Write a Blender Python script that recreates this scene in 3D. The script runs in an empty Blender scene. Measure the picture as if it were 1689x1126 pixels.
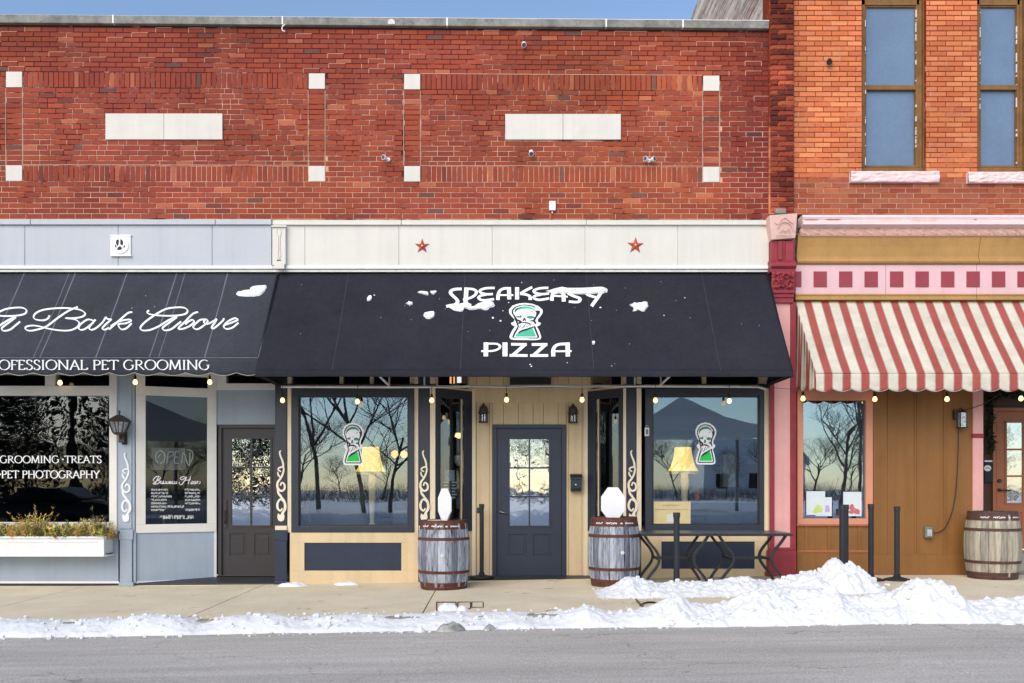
import bpy, math, random
from mathutils import Vector, noise, geometry
R = math.radians
rng = random.Random(7)
scene = bpy.context.scene
COL = scene.collection

# ------------------------------------------------------------------ camera, sky, sun, exposure
CAMY, CAMZ, FPX, CX, HY = -12.6, 1.383, 1512.0, 844.5, 800.0
cam_d = bpy.data.cameras.new('camera'); cam = bpy.data.objects.new('camera', cam_d); COL.objects.link(cam)
cam.location = (0, CAMY, CAMZ); cam.rotation_euler = (R(90), 0, 0)
cam_d.sensor_width = 36; cam_d.lens = 36*FPX/1689; cam_d.shift_y = 237/1689; cam_d.clip_start = .1; cam_d.clip_end = 2000
scene.camera = cam
SUN_EL, SUN_AZ = 32, 208          # azimuth clockwise from +Y
world = bpy.data.worlds.new('World'); scene.world = world; world.use_nodes = True
wn = world.node_tree.nodes; wl = world.node_tree.links
sky = wn.new('ShaderNodeTexSky'); sky.sky_type = 'NISHITA'; sky.sun_disc = False
sky.sun_elevation = R(SUN_EL); sky.sun_rotation = R(SUN_AZ); sky.altitude = 0
sky.air_density = 1.0; sky.dust_density = .2; sky.ozone_density = 1.6
wn['Background'].inputs[1].default_value = .15
wl.new(sky.outputs[0], wn['Background'].inputs[0])
sd = bpy.data.lights.new('sun', 'SUN'); sd.energy = 2.9; sd.angle = R(60); sd.color = (1, .89, .75)
sun = bpy.data.objects.new('sun', sd); COL.objects.link(sun)
a, e = R(SUN_AZ), R(SUN_EL)
sun.rotation_euler = Vector((math.sin(a)*math.cos(e), math.cos(a)*math.cos(e), math.sin(e))).to_track_quat('Z', 'Y').to_euler()
sun.location = (-4, -15, 12)
vs = scene.view_settings
scene.display_settings.display_device = 'sRGB'
vs.view_transform = 'Standard'; vs.look = 'None'; vs.gamma = 1; vs.use_curve_mapping = False; vs.exposure = .42
scene.render.engine = 'CYCLES'
scene.cycles.max_bounces = 6; scene.cycles.transparent_max_bounces = 12
scene.cycles.glossy_bounces = 3; scene.cycles.diffuse_bounces = 3

# ------------------------------------------------------------------ measuring helpers
def sc(Y): return FPX/(Y-CAMY)
def PX(px, Y=0): return (px-CX)/sc(Y)
def PZ(py, Y=0): return CAMZ-(py-HY)/sc(Y)
def P(px, py, Y=0): return Vector((PX(px, Y), Y, PZ(py, Y)))
def lin(v):
    v /= 255.; return v/12.92 if v <= .04045 else ((v+.055)/1.055)**2.4
def c(r, g, b, k=.92): return (min(lin(r)*k, .86), min(lin(g)*k, .86), min(lin(b)*k, .86))
def sstep(t): t = max(0, min(1, t)); return t*t*(3-2*t)
def gz(x): return .15*max(0, min(1, (x+4.5)/8.4))
ROADZ = -.09

# ------------------------------------------------------------------ materials
def nodes(m):
    m.use_nodes = True; return m.node_tree.nodes, m.node_tree.links
def math_n(N, L, op, a, b=None, clamp=False):
    n = N.new('ShaderNodeMath'); n.operation = op; n.use_clamp = clamp
    for i, v in enumerate((a, b)):
        if v is None: continue
        if isinstance(v, (int, float)): n.inputs[i].default_value = v
        else: L.new(v, n.inputs[i])
    return n.outputs[0]
def noise_n(N, L, vec, scale, detail=4, rough=.55, stretch=None):
    if stretch:
        mp = N.new('ShaderNodeVectorMath'); mp.operation = 'MULTIPLY'; L.new(vec, mp.inputs[0]); mp.inputs[1].default_value = stretch; vec = mp.outputs[0]
    n = N.new('ShaderNodeTexNoise'); n.inputs['Scale'].default_value = scale; n.inputs['Detail'].default_value = detail
    n.inputs['Roughness'].default_value = rough; L.new(vec, n.inputs['Vector']); return n.outputs['Fac']
def ramp_n(N, L, fac, lo, hi, a=0., b=1.):
    n = N.new('ShaderNodeMapRange'); L.new(fac, n.inputs[0]); n.inputs[1].default_value = lo; n.inputs[2].default_value = hi
    n.inputs[3].default_value = a; n.inputs[4].default_value = b; return n.outputs[0]
def mix_n(N, L, fac, ca, cb, blend='MIX'):
    n = N.new('ShaderNodeMix'); n.data_type = 'RGBA'; n.blend_type = blend
    for sock, v in ((n.inputs[0], fac), (n.inputs[6], ca), (n.inputs[7], cb)):
        if isinstance(v, (int, float)): sock.default_value = v
        elif isinstance(v, tuple): sock.default_value = (*v[:3], 1)
        else: L.new(v, sock)
    return n.outputs[2]
def scale_col(N, L, col, fac):
    n = N.new('ShaderNodeVectorMath'); n.operation = 'SCALE'
    if isinstance(col, tuple): n.inputs[0].default_value = col[:3]
    else: L.new(col, n.inputs[0])
    L.new(fac, n.inputs[3]); return n.outputs[0]
def paint(name, col, rough=.5, var=.10, scale=2.5, bump=.15, bscale=70, spec=.4, streak=0., speck=None, speck_lo=.66, speck_scale=9,
          metallic=0, stretch=None, source=None, mort=None, island=0.):
    m = bpy.data.materials.new(name); N, L = nodes(m); bs = N['Principled BSDF']
    g = N.new('ShaderNodeNewGeometry'); pos = g.outputs['Position']
    base = col
    if source == 'object': n = N.new('ShaderNodeObjectInfo'); base = n.outputs['Color']
    if source == 'attr': n = N.new('ShaderNodeAttribute'); n.attribute_name = 'tint'; base = n.outputs['Color']
    f = ramp_n(N, L, noise_n(N, L, pos, scale, 5, .6, stretch), .3, .7, 1-var, 1+var)
    cc = scale_col(N, L, base, f)
    f2 = ramp_n(N, L, noise_n(N, L, pos, scale*17, 3, .7, stretch), .3, .7, 1-var*.6, 1+var*.6)
    cc = scale_col(N, L, cc, f2)
    if island:
        f4 = ramp_n(N, L, g.outputs['Random Per Island'], 0, 1, 1-island, 1+island); cc = scale_col(N, L, cc, f4)
    if streak:
        f3 = ramp_n(N, L, noise_n(N, L, pos, 1., 4, .6, (9, 9, .5)), .45, .75, 1., 1-streak); cc = scale_col(N, L, cc, f3)
    if speck:
        s = ramp_n(N, L, noise_n(N, L, pos, speck_scale*(.16 if stretch else 1), 6, .75, stretch), speck_lo, speck_lo+.06); cc = mix_n(N, L, s, cc, speck)
    L.new(cc, bs.inputs['Base Color'])
    bs.inputs['Roughness'].default_value = rough; bs.inputs['Metallic'].default_value = metallic
    bs.inputs['Specular IOR Level'].default_value = spec
    if bump:
        b = N.new('ShaderNodeBump'); b.inputs['Strength'].default_value = bump; b.inputs['Distance'].default_value = .004
        L.new(noise_n(N, L, pos, bscale, 4, .7, stretch), b.inputs['Height']); L.new(b.outputs[0], bs.inputs['Normal'])
    return m
def glow(name, col, strength):
    m = bpy.data.materials.new(name); N, L = nodes(m); bs = N['Principled BSDF']
    bs.inputs['Base Color'].default_value = (*col, 1); bs.inputs['Emission Color'].default_value = (*col, 1); bs.inputs['Emission Strength'].default_value = strength
    return m
def glass(name, refl=.3, tint=(.75, .8, .8), wav=.02, wscale=1.6, rough=.0, gcol=(.93, .96, 1)):
    m = bpy.data.materials.new(name); N, L = nodes(m); N.remove(N['Principled BSDF'])
    out = N['Material Output']; t = N.new('ShaderNodeBsdfTransparent'); t.inputs[0].default_value = (*tint, 1)
    gl = N.new('ShaderNodeBsdfGlossy'); gl.inputs['Roughness'].default_value = rough; gl.inputs['Color'].default_value = (*gcol, 1)
    fr = N.new('ShaderNodeFresnel'); fr.inputs['IOR'].default_value = 1.5
    k = math_n(N, L, 'ADD', math_n(N, L, 'MULTIPLY', fr.outputs[0], .8), refl, True)
    b = N.new('ShaderNodeBump'); b.inputs['Strength'].default_value = 1; b.inputs['Distance'].default_value = wav
    g = N.new('ShaderNodeNewGeometry'); L.new(noise_n(N, L, g.outputs['Position'], wscale, 2, .5), b.inputs['Height']); L.new(b.outputs[0], gl.inputs['Normal'])
    mx = N.new('ShaderNodeMixShader'); L.new(k, mx.inputs[0]); L.new(t.outputs[0], mx.inputs[1]); L.new(gl.outputs[0], mx.inputs[2]); L.new(mx.outputs[0], out.inputs[0])
    return m
M = {}
M['brick_part'] = paint('red_brick_face', (1, 1, 1), .9, .13, 1.3, .8, 130, .12, source='object', speck=c(196, 138, 112), speck_lo=.66, speck_scale=30)
M['brick_field'] = paint('red_brick_field', (1, 1, 1), .9, .13, 1.3, .8, 130, .12, source='attr', speck=c(196, 138, 112), speck_lo=.66, speck_scale=30)
def mortar(name, light, dark, lo, hi, sca):
    m = paint(name, light, .95, .2, 8, .5, 200, .1); N, L = nodes(m); bs = N['Principled BSDF']
    g = N.new('ShaderNodeNewGeometry'); src = bs.inputs['Base Color'].links[0].from_socket
    sp = N.new('ShaderNodeSeparateXYZ'); L.new(g.outputs['Position'], sp.inputs[0])
    zz = ramp_n(N, L, sp.outputs['Z'], 5.1, 7.6, -.07, .16)      # mortar colour turns darker higher up the wall
    f = ramp_n(N, L, math_n(N, L, 'ADD', noise_n(N, L, g.outputs['Position'], sca, 5, .7), zz), lo, hi); L.new(mix_n(N, L, f, src, dark), bs.inputs['Base Color']); return m
M['mortar'] = mortar('old_mortar', c(204, 164, 144), c(74, 42, 36), .46, .60, 1.7)
M['mortar2'] = mortar('orange_wall_mortar', c(205, 130, 95), c(120, 50, 30), .4, .55, 2.2)
M['coping'] = paint('concrete_coping', c(132, 131, 126), .9, .36, 7, .6, 60, .2, speck=c(90, 88, 84), speck_lo=.6, speck_scale=16)
M['lime'] = paint('white_limestone', c(216, 211, 203), .7, .04, 3, .15, 90, .2, streak=.08)
M['fascia_blue'] = paint('pale_blue_panel_paint', c(184, 188, 196), .45, .03, 2, .05, 40, .35, streak=.06)
M['fascia_cream'] = paint('off_white_panel_paint', c(216, 212, 204), .45, .03, 2, .05, 40, .35, streak=.07)
M['white'] = paint('white_gloss_trim', c(236, 236, 236), .4, .04, 3, .08, 60, .4)
M['white_frame'] = paint('white_window_frame', c(232, 229, 222), .45, .05, 3, .1, 60, .4, speck=c(176, 170, 160), speck_lo=.72)
M['blue_grey'] = paint('blue_grey_wall_paint', c(166, 178, 192), .5, .05, 2, .12, 80, .35, streak=.1)
M['navy'] = paint('navy_trim_paint', c(43, 48, 61), .42, .10, 4, .12, 60, .45)
M['navy_base'] = paint('navy_base_paint', c(36, 47, 68), .4, .12, 4, .12, 60, .45, speck=c(150, 150, 150), speck_lo=.76, speck_scale=20)
M['cream'] = paint('cream_board_paint', c(220, 196, 156), .5, .06, 2, .12, 60, .35, streak=.14, speck=c(150, 128, 96), speck_lo=.74, speck_scale=14)
M['cream_trim'] = paint('cream_trim_paint', c(232, 216, 186), .5, .05, 2, .1, 60, .35, streak=.08)
M['door_grey'] = paint('charcoal_door_paint', c(55, 51, 54), .38, .07, 4, .08, 50, .45)
M['door_navy'] = paint('navy_door_paint', c(39, 47, 66), .35, .08, 3, .08, 50, .5)
M['awning_navy'] = paint('dark_navy_canvas', c(45, 46, 54), .92, .17, 1.1, .5, 26, .12, streak=.12, speck=c(84, 86, 94), speck_lo=.70, speck_scale=22)
M['awning_grey'] = paint('faded_charcoal_canvas', c(62, 64, 72), .92, .17, 1.1, .5, 26, .12, streak=.12, speck=c(96, 98, 106), speck_lo=.75, speck_scale=24)
M['seam'] = paint('canvas_seam', c(108, 110, 118), .9, .2, 6, .2, 200, .1)
M['seam_dark'] = paint('canvas_seam_dark', c(64, 66, 76), .9, .2, 6, .2, 200, .1)
M['print'] = paint('white_print', c(240, 240, 242), .6, .02, 3, .0, 60, .2)
M['black_print'] = paint('black_print', (.012, .012, .016), .6, .02, 3, 0)
M['teal_print'] = paint('teal_print', c(72, 186, 148), .6, .06, 9, 0)
M['teal_dark'] = paint('dark_teal_print', c(62, 140, 118), .6, .06, 9, 0)
M['green_print'] = paint('green_print', c(30, 200, 80), .6, .04, 9, 0)
M['pale_print'] = paint('pale_mint_print', c(222, 238, 232), .6, .03, 30, 0)
M['scroll'] = paint('cream_scroll_wood', c(238, 226, 200), .5, .04, 8, .1)
M['pink'] = paint('pink_paint', c(226, 168, 162), .5, .07, 3, .12, 60, .35, streak=.1, speck=c(160, 90, 80), speck_lo=.76, speck_scale=12)
M['pink_pale'] = paint('pale_pink_stone', c(232, 206, 206), .65, .07, 6, .7, 34, .25, streak=.08)
M['salmon'] = paint('salmon_frame_paint', c(214, 146, 118), .5, .06, 3, .1, 60, .35)
M['terracotta'] = paint('terracotta_door_paint', c(168, 104, 70), .45, .07, 3, .1, 60, .35)
M['maroon'] = paint('maroon_iron_paint', c(142, 48, 58), .5, .15, 6, .3, 50, .35, speck=c(200, 130, 120), speck_lo=.77, speck_scale=16)
M['ochre'] = paint('ochre_metal_paint', c(180, 139, 84), .5, .10, 2, .1, 60, .3, streak=.12)
M['brown'] = paint('brown_board_paint', c(140, 97, 52), .55, .08, 2, .15, 70, .3, streak=.18, speck=c(92, 58, 28), speck_lo=.72, speck_scale=8)
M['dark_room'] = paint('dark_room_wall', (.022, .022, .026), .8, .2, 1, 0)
M['room_grey'] = paint('grey_room_panel', (.10, .105, .12), .7, .1, 1, 0)
M['shelf'] = paint('window_ledge_paint', (.12, .12, .13), .6, .1, 3, 0)
M['black_metal'] = paint('black_powder_metal', (.018, .019, .022), .4, .2, 9, .15, 90, .5)
M['charcoal_metal'] = paint('charcoal_plastic_post', (.024, .025, .028), .5, .2, 6, .15, 60, .3, streak=.2)
M['lamp_bronze'] = paint('weathered_bronze', (.045, .035, .028), .5, .3, 20, .2, 90, .4)
M['steel_white'] = paint('white_pipe_paint', c(232, 230, 224), .4, .12, 9, .1)
M['rust'] = paint('rusty_hoop_iron', c(94, 56, 42), .75, .35, 14, .5, 120, .3, speck=c(150, 84, 48), speck_lo=.6, speck_scale=30)
M['rust2'] = paint('brown_hoop_iron', c(84, 60, 54), .7, .3, 14, .5, 120, .3, speck=c(120, 84, 60), speck_lo=.62, speck_scale=30)
M['stave_grey'] = paint('weathered_grey_oak', c(150, 155, 166), .85, .55, 3, .7, 90, .2, stretch=(14, 14, 1.2), speck=c(56, 58, 66), speck_lo=.56, speck_scale=16)
M['stave_tan'] = paint('weathered_tan_oak', c(166, 158, 142), .85, .42, 3, .7, 90, .2, stretch=(14, 14, 1.0), speck=c(92, 82, 68), speck_lo=.62, speck_scale=14)
M['barrel_top'] = paint('grey_barrel_head', c(150, 148, 148), .8, .2, 6, .3)
M['snow'] = paint('snow', (.755, .765, .78), .6, .03, 4, 1., 30, .25)
M['snow_dirty'] = paint('dirty_snow', (.75, .76, .775), .6, .05, 4, 1., 24, .25, speck=(.42, .41, .39), speck_lo=.675, speck_scale=8)
M['ice_dirty'] = paint('gritty_grey_ice', (.30, .29, .28), .6, .6, 9, .9, 40, .3)
M['slab'] = paint('sandy_concrete', c(226, 212, 184), .85, .10, 1.4, .5, 140, .25, speck=c(172, 140, 100), speck_lo=.62, speck_scale=2.4)
M['joint'] = paint('joint_dirt', (.05, .045, .04), .95, .3, 9, 0)
M['kerb'] = paint('kerb_concrete', c(150, 146, 138), .85, .15, 4, .5)
M['asphalt'] = None
M['black_step'] = paint('black_painted_step', (.022, .026, .034), .5, .3, 3, .3, 60, .5)
M['plinth'] = paint('dark_base_strip', (.06, .06, .065), .8, .3, 3, .3)
M['bulb'] = glow('lit_bulb', (1, .70, .30), 1.9)
M['socket'] = paint('bulb_socket', (.02, .02, .02), .5, .1, 9, 0)
M['lampshade'] = glow('yellow_lampshade', (.86, .60, .12), .8)
M['lampstand'] = paint('pale_lamp_stand', c(214, 194, 150), .5, .1, 9, .1)
M['star'] = paint('rusty_red_star', c(186, 84, 62), .6, .25, 30, .3)
M['upper_pane'] = paint('painted_blue_grey_pane', c(104, 124, 150), .16, .10, 1.5, .12, 5, .8, speck=c(206, 212, 220), speck_lo=.79, speck_scale=9)
M['wood_old'] = paint('weathered_brown_frame', c(126, 92, 56), .7, .25, 6, .5, 60, .25, speck=c(200, 190, 176), speck_lo=.69, speck_scale=16)
M['bark'] = paint('grey_brown_bark', (.15, .12, .095), .9, .3, 3, .5)
M['evergreen'] = paint('evergreen_needles', (.030, .046, .024), .8, .3, 2, 0)
M['glass'] = glass('shop_glass', .10, (.93, .95, .96), .0005, 1.3, gcol=(.72, .86, 1))
M['glass_dark'] = glass('dark_shop_glass', .0, (.88, .90, .92), .0004, 1.2)
M['glass_door'] = glass('rippled_door_glass', .50, (.5, .5, .52), .0008, 6, gcol=(.86, .93, 1))
M['glass_right'] = glass('bright_shop_glass', .22, (.94, .96, .97), .0005, 2, gcol=(.74, .88, 1))
M['lantern_glass'] = glass('lantern_glass', .3, (.8, .8, .78), .01, 20)
M['wicker'] = paint('dry_sprig', (1, 1, 1), .8, .2, 9, 0, source='attr')
M['garland'] = paint('garland_leaf', (.03, .032, .014), .7, .4, 30, 0, speck=(.3, .18, .04), speck_lo=.62, speck_scale=40)

M['car_dark'] = paint('dark_grey_car_paint', (.03, .034, .04), .25, .03, 1, 0, spec=.6)
M['car_silver'] = paint('silver_blue_car_paint', (.22, .25, .3), .3, .03, 1, 0, spec=.6)
def asphalt():
    m = bpy.data.materials.new('salt_bleached_asphalt'); N, L = nodes(m); bs = N['Principled BSDF']; g = N.new('ShaderNodeNewGeometry'); pos = g.outputs['Position']
    col = scale_col(N, L, (.50, .47, .43), ramp_n(N, L, noise_n(N, L, pos, .8, 6, .6, (.35, 1.6, 1)), .3, .7, .84, 1.13))
    col = scale_col(N, L, col, ramp_n(N, L, noise_n(N, L, pos, 60, 3, .85), .3, .7, .55, 1.42))
    col = scale_col(N, L, col, ramp_n(N, L, noise_n(N, L, pos, 1, 5, .7, (.22, 5, 1)), .35, .65, .88, 1.08))
    s = ramp_n(N, L, noise_n(N, L, pos, 2.6, 7, .72, (.3, 1.4, 1)), .62, .70); col = mix_n(N, L, math_n(N, L, 'MULTIPLY', s, .5), col, (.62, .61, .60))
    s = ramp_n(N, L, noise_n(N, L, pos, 3.2, 4, .6, (.25, 2.2, 1)), .70, .73); col = mix_n(N, L, math_n(N, L, 'MULTIPLY', s, .6), col, (.09, .085, .08))
    cr = N.new('ShaderNodeTexVoronoi'); cr.feature = 'DISTANCE_TO_EDGE'; cr.inputs['Scale'].default_value = .55
    wv = N.new('ShaderNodeVectorMath'); wv.operation = 'ADD'; nz = N.new('ShaderNodeTexNoise'); nz.inputs['Scale'].default_value = 2.2; nz.inputs['Detail'].default_value = 6; L.new(pos, nz.inputs['Vector']); L.new(pos, wv.inputs[0]); L.new(nz.outputs['Color'], wv.inputs[1]); L.new(wv.outputs[0], cr.inputs['Vector'])
    crk = ramp_n(N, L, cr.outputs['Distance'], .002, .009, .55, 0.); crk = math_n(N, L, 'MULTIPLY', crk, ramp_n(N, L, noise_n(N, L, pos, .9, 3, .5), .48, .60)); col = mix_n(N, L, crk, col, (.10, .095, .09))
    L.new(col, bs.inputs['Base Color']); bs.inputs['Roughness'].default_value = .85
    b = N.new('ShaderNodeBump'); b.inputs['Strength'].default_value = .8; b.inputs['Distance'].default_value = .006
    L.new(noise_n(N, L, pos, 110, 3, .8), b.inputs['Height']); L.new(b.outputs[0], bs.inputs['Normal']); return m
M['asphalt'] = asphalt()
def tent():
    m = bpy.data.materials.new('white_tent_canvas'); N, L = nodes(m); bs = N['Principled BSDF']; bs.inputs['Base Color'].default_value = (.82, .82, .80, 1); bs.inputs['Roughness'].default_value = .8
    t = N.new('ShaderNodeBsdfTranslucent'); t.inputs[0].default_value = (.80, .80, .78, 1); mx = N.new('ShaderNodeMixShader'); mx.inputs[0].default_value = .5
    L.new(bs.outputs[0], mx.inputs[1]); L.new(t.outputs[0], mx.inputs[2]); L.new(mx.outputs[0], N['Material Output'].inputs[0]); return m
M['tent'] = tent()
def striped():
    m = bpy.data.materials.new('red_and_cream_striped_canvas'); N, L = nodes(m); bs = N['Principled BSDF']; tc = N.new('ShaderNodeAttribute'); tc.attribute_name = 'stripe_u'
    g = N.new('ShaderNodeNewGeometry'); pos = g.outputs['Position']
    fr = math_n(N, L, 'FRACT', tc.outputs['Fac'])
    s = math_n(N, L, 'LESS_THAN', math_n(N, L, 'ABSOLUTE', math_n(N, L, 'SUBTRACT', fr, .5)), .205)
    edge = math_n(N, L, 'LESS_THAN', math_n(N, L, 'ABSOLUTE', math_n(N, L, 'SUBTRACT', math_n(N, L, 'ABSOLUTE', math_n(N, L, 'SUBTRACT', fr, .5)), .23)), .022)
    cream = scale_col(N, L, c(212, 206, 190), ramp_n(N, L, noise_n(N, L, pos, 2.2, 6, .65, (1, 1, 2)), .3, .7, .80, 1.08))
    grime = ramp_n(N, L, noise_n(N, L, pos, 5, 5, .7), .56, .74); cream = mix_n(N, L, math_n(N, L, 'MULTIPLY', grime, .55), cream, c(172, 164, 128))
    red = scale_col(N, L, c(164, 84, 78), ramp_n(N, L, noise_n(N, L, pos, 3, 5, .65), .3, .7, .85, 1.12))
    col = mix_n(N, L, s, cream, red); col = mix_n(N, L, math_n(N, L, 'MULTIPLY', edge, .7), col, c(150, 132, 112))
    L.new(col, bs.inputs['Base Color']); bs.inputs['Roughness'].default_value = .85; bs.inputs['Specular IOR Level'].default_value = .15
    b = N.new('ShaderNodeBump'); b.inputs['Strength'].default_value = .35; b.inputs['Distance'].default_value = .01
    L.new(noise_n(N, L, pos, 14, 4, .6), b.inputs['Height']); L.new(b.outputs[0], bs.inputs['Normal']); return m
M['striped'] = striped()

# ------------------------------------------------------------------ mesh builder
class MB:
    def __init__(s): s.v = []; s.f = []; s.t = []; s.smooth = False
    def add(s, vs, fs, tint=None):
        o = len(s.v); s.v += [tuple(v) for v in vs]; s.f += [tuple(i+o for i in f) for f in fs]
        s.t += [tint or (1, 1, 1)]*len(fs)
    def box(s, x0, x1, y0, y1, z0, z1, tint=None):
        v = [(x, y, z) for x in (x0, x1) for y in (y0, y1) for z in (z0, z1)]
        s.add(v, [(0, 1, 3, 2), (4, 6, 7, 5), (0, 4, 5, 1), (2, 3, 7, 6), (0, 2, 6, 4), (1, 5, 7, 3)], tint); return s
    def pbox(s, px0, px1, py0, py1, yf, yb, tint=None):      # front face seen at those picture columns and rows when it stands at depth yf
        return s.box(PX(px0, yf), PX(px1, yf), yf, yb, PZ(py1, yf), PZ(py0, yf), tint)
    def prism(s, poly, axis, a, b, tint=None):               # poly in the two other axes, order kept
        n = len(poly)
        def mk(p, q): return (q, *p) if axis == 'x' else ((p[0], q, p[1]) if axis == 'y' else (*p, q))
        v = [mk(p, a) for p in poly]+[mk(p, b) for p in poly]
        tr = geometry.tessellate_polygon([[Vector((p[0], p[1], 0)) for p in poly]])
        f = [tuple(t) for t in tr]+[tuple(i+n for i in reversed(t)) for t in tr]+[(i, (i+1) % n, n+(i+1) % n, n+i) for i in range(n)]
        s.add(v, f, tint); return s
    def slab(s, q, d):                                       # quad q extruded by vector d
        d = Vector(d); v = [Vector(p) for p in q]; v += [p+d for p in v]
        s.add(v, [(0, 1, 2, 3), (7, 6, 5, 4), (0, 4, 5, 1), (1, 5, 6, 2), (2, 6, 7, 3), (3, 7, 4, 0)]); return s
    def tube(s, pts, r, n=8, tint=None):
        pts = [Vector(p) for p in pts]; rs = r if isinstance(r, (list, tuple)) else [r]*len(pts)
        vs = []; prev = None
        for i, p in enumerate(pts):
            d = (pts[min(i+1, len(pts)-1)]-pts[max(i-1, 0)]).normalized()
            u = prev if prev else (Vector((0, 0, 1)) if abs(d.z) < .9 else Vector((1, 0, 0)))
            u = (u-d*u.dot(d)).normalized(); w = d.cross(u); prev = u
            for k in range(n): a = 2*math.pi*k/n; vs.append(p+(u*math.cos(a)+w*math.sin(a))*rs[i])
        fs = [(i*n+k, i*n+(k+1) % n, (i+1)*n+(k+1) % n, (i+1)*n+k) for i in range(len(pts)-1) for k in range(n)]
        fs += [tuple(range(n-1, -1, -1)), tuple((len(pts)-1)*n+k for k in range(n))]
        s.add(vs, fs, tint); return s
    def lathe(s, prof, cx, cy, n=24, cap=True, a0=0, a1=2*math.pi, sx=1, sy=1):
        full = abs(a1-a0-2*math.pi) < 1e-6; cols = n if full else n+1
        vs = [(cx+r*sx*math.cos(a0+(a1-a0)*k/n), cy+r*sy*math.sin(a0+(a1-a0)*k/n), z) for r, z in prof for k in range(cols)]
        fs = [(i*cols+k, i*cols+(k+1) % cols, (i+1)*cols+(k+1) % cols, (i+1)*cols+k) for i in range(len(prof)-1) for k in range(n)]
        if cap and full: fs += [tuple(range(cols-1, -1, -1)), tuple((len(prof)-1)*cols+k for k in range(cols))]
        s.add(vs, fs); return s
    def grid(s, fn, nu, nv):
        vs = [fn(i/nu, j/nv) for j in range(nv+1) for i in range(nu+1)]
        s.add(vs, [(j*(nu+1)+i, j*(nu+1)+i+1, (j+1)*(nu+1)+i+1, (j+1)*(nu+1)+i) for j in range(nv) for i in range(nu)]); return s
    def build(s, name, mat, parent=None, smooth=False, bevel=0, tint=False, solid=0, seg=2):
        o = Vector((0, 0, 0)); p = parent
        while p: o += p.location; p = p.parent
        me = bpy.data.meshes.new(name); me.from_pydata([tuple(Vector(v)-o) for v in s.v], [], s.f); me.update()
        if tint:
            at = me.color_attributes.new('tint', 'FLOAT_COLOR', 'CORNER'); i = 0; buf = []
            for f, t in zip(s.f, s.t): buf += [t[0], t[1], t[2], 1.]*len(f)
            at.data.foreach_set('color', buf)
        import bmesh
        if not tint:
            bm = bmesh.new(); bm.from_mesh(me); bmesh.ops.recalc_face_normals(bm, faces=bm.faces); bm.to_mesh(me); bm.free()
        if smooth: me.polygons.foreach_set('use_smooth', [True]*len(me.polygons))
        me.materials.append(mat); ob = bpy.data.objects.new(name, me); COL.objects.link(ob); ob.parent = parent
        if solid: md = ob.modifiers.new('thickness', 'SOLIDIFY'); md.thickness = solid; md.offset = 0
        if bevel: md = ob.modifiers.new('bevel', 'BEVEL'); md.width = bevel; md.segments = seg; md.limit_method = 'ANGLE'
        return ob
def tag(o, label, cat=None, group=None, kind=None):
    if label: o['label'] = label
    if cat: o['category'] = cat
    if group: o['group'] = group
    if kind: o['kind'] = kind
    return o
def thing(name, loc, label, cat, group=None):
    o = bpy.data.objects.new(name, None); COL.objects.link(o); o.location = loc; o.empty_display_size = .2; return tag(o, label, cat, group)
def struct(o, label=None): o['kind'] = 'structure'; (label and tag(o, label)); return o
def copy_tree(o, parent=None):
    n = o.copy(); COL.objects.link(n); n.parent = parent
    for ch in [k for k in bpy.data.objects if k.parent == o]: copy_tree(ch, n)
    return n
def ident(px, py, Y): return P(px, py, Y)

# ------------------------------------------------------------------ lettering and flat print (ribbons and filled outlines)
def smooth_pts(pts, n=6):
    if len(pts) < 3: return pts
    out = []; q = [pts[0]]+list(pts)+[pts[-1]]
    for i in range(1, len(q)-2):
        p0, p1, p2, p3 = q[i-1], q[i], q[i+1], q[i+2]
        for k in range(n):
            t = k/n; out.append(tuple(.5*(2*p1[j]+(p2[j]-p0[j])*t+(2*p0[j]-5*p1[j]+4*p2[j]-p3[j])*t*t+(3*p1[j]-p0[j]-3*p2[j]+p3[j])*t**3) for j in (0, 1)))
    out.append(pts[-1]); return out
LAY = [0]
def ribbon(mb, pts, wfn, mapper, sm=True, rnd=False):
    if sm: pts = smooth_pts(pts)
    LAY[0] = (LAY[0]+1) % 12; lay = LAY[0]*.00018
    n = len(pts); L_, R_ = [], []
    for i, p in enumerate(pts):
        a = pts[max(i-1, 0)]; b = pts[min(i+1, n-1)]; dx, dy = b[0]-a[0], b[1]-a[1]; l = math.hypot(dx, dy) or 1; dx /= l; dy /= l
        w = wfn(dx, dy, i/(n-1))/2
        L_.append((p[0]-dy*w, p[1]+dx*w)); R_.append((p[0]+dy*w, p[1]-dx*w))
    vs = []
    for i in range(n): o = lay+i*.000012; vs += [mapper(*L_[i], o), mapper(*R_[i], o)]
    mb.add(vs, [(2*i, 2*i+1, 2*i+3, 2*i+2) for i in range(n-1)])
def blob(mb, poly, mapper, off=0):
    tr = geometry.tessellate_polygon([[Vector((p[0], p[1], 0)) for p in poly]])
    mb.add([mapper(p[0], p[1], off) for p in poly], [tuple(t) for t in tr])
def nib(thick, thin, ang=25):
    a = R(ang)
    def f(dx, dy, t):
        th = math.atan2(-dy, dx); return thin+(thick-thin)*abs(math.sin(th+a))
    return f
def arc(cx, cy, rx, ry, a0, a1, n=14):
    return [(cx+rx*math.cos(R(a0+(a1-a0)*k/n)), cy+ry*math.sin(R(a0+(a1-a0)*k/n))) for k in range(n+1)]
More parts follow.
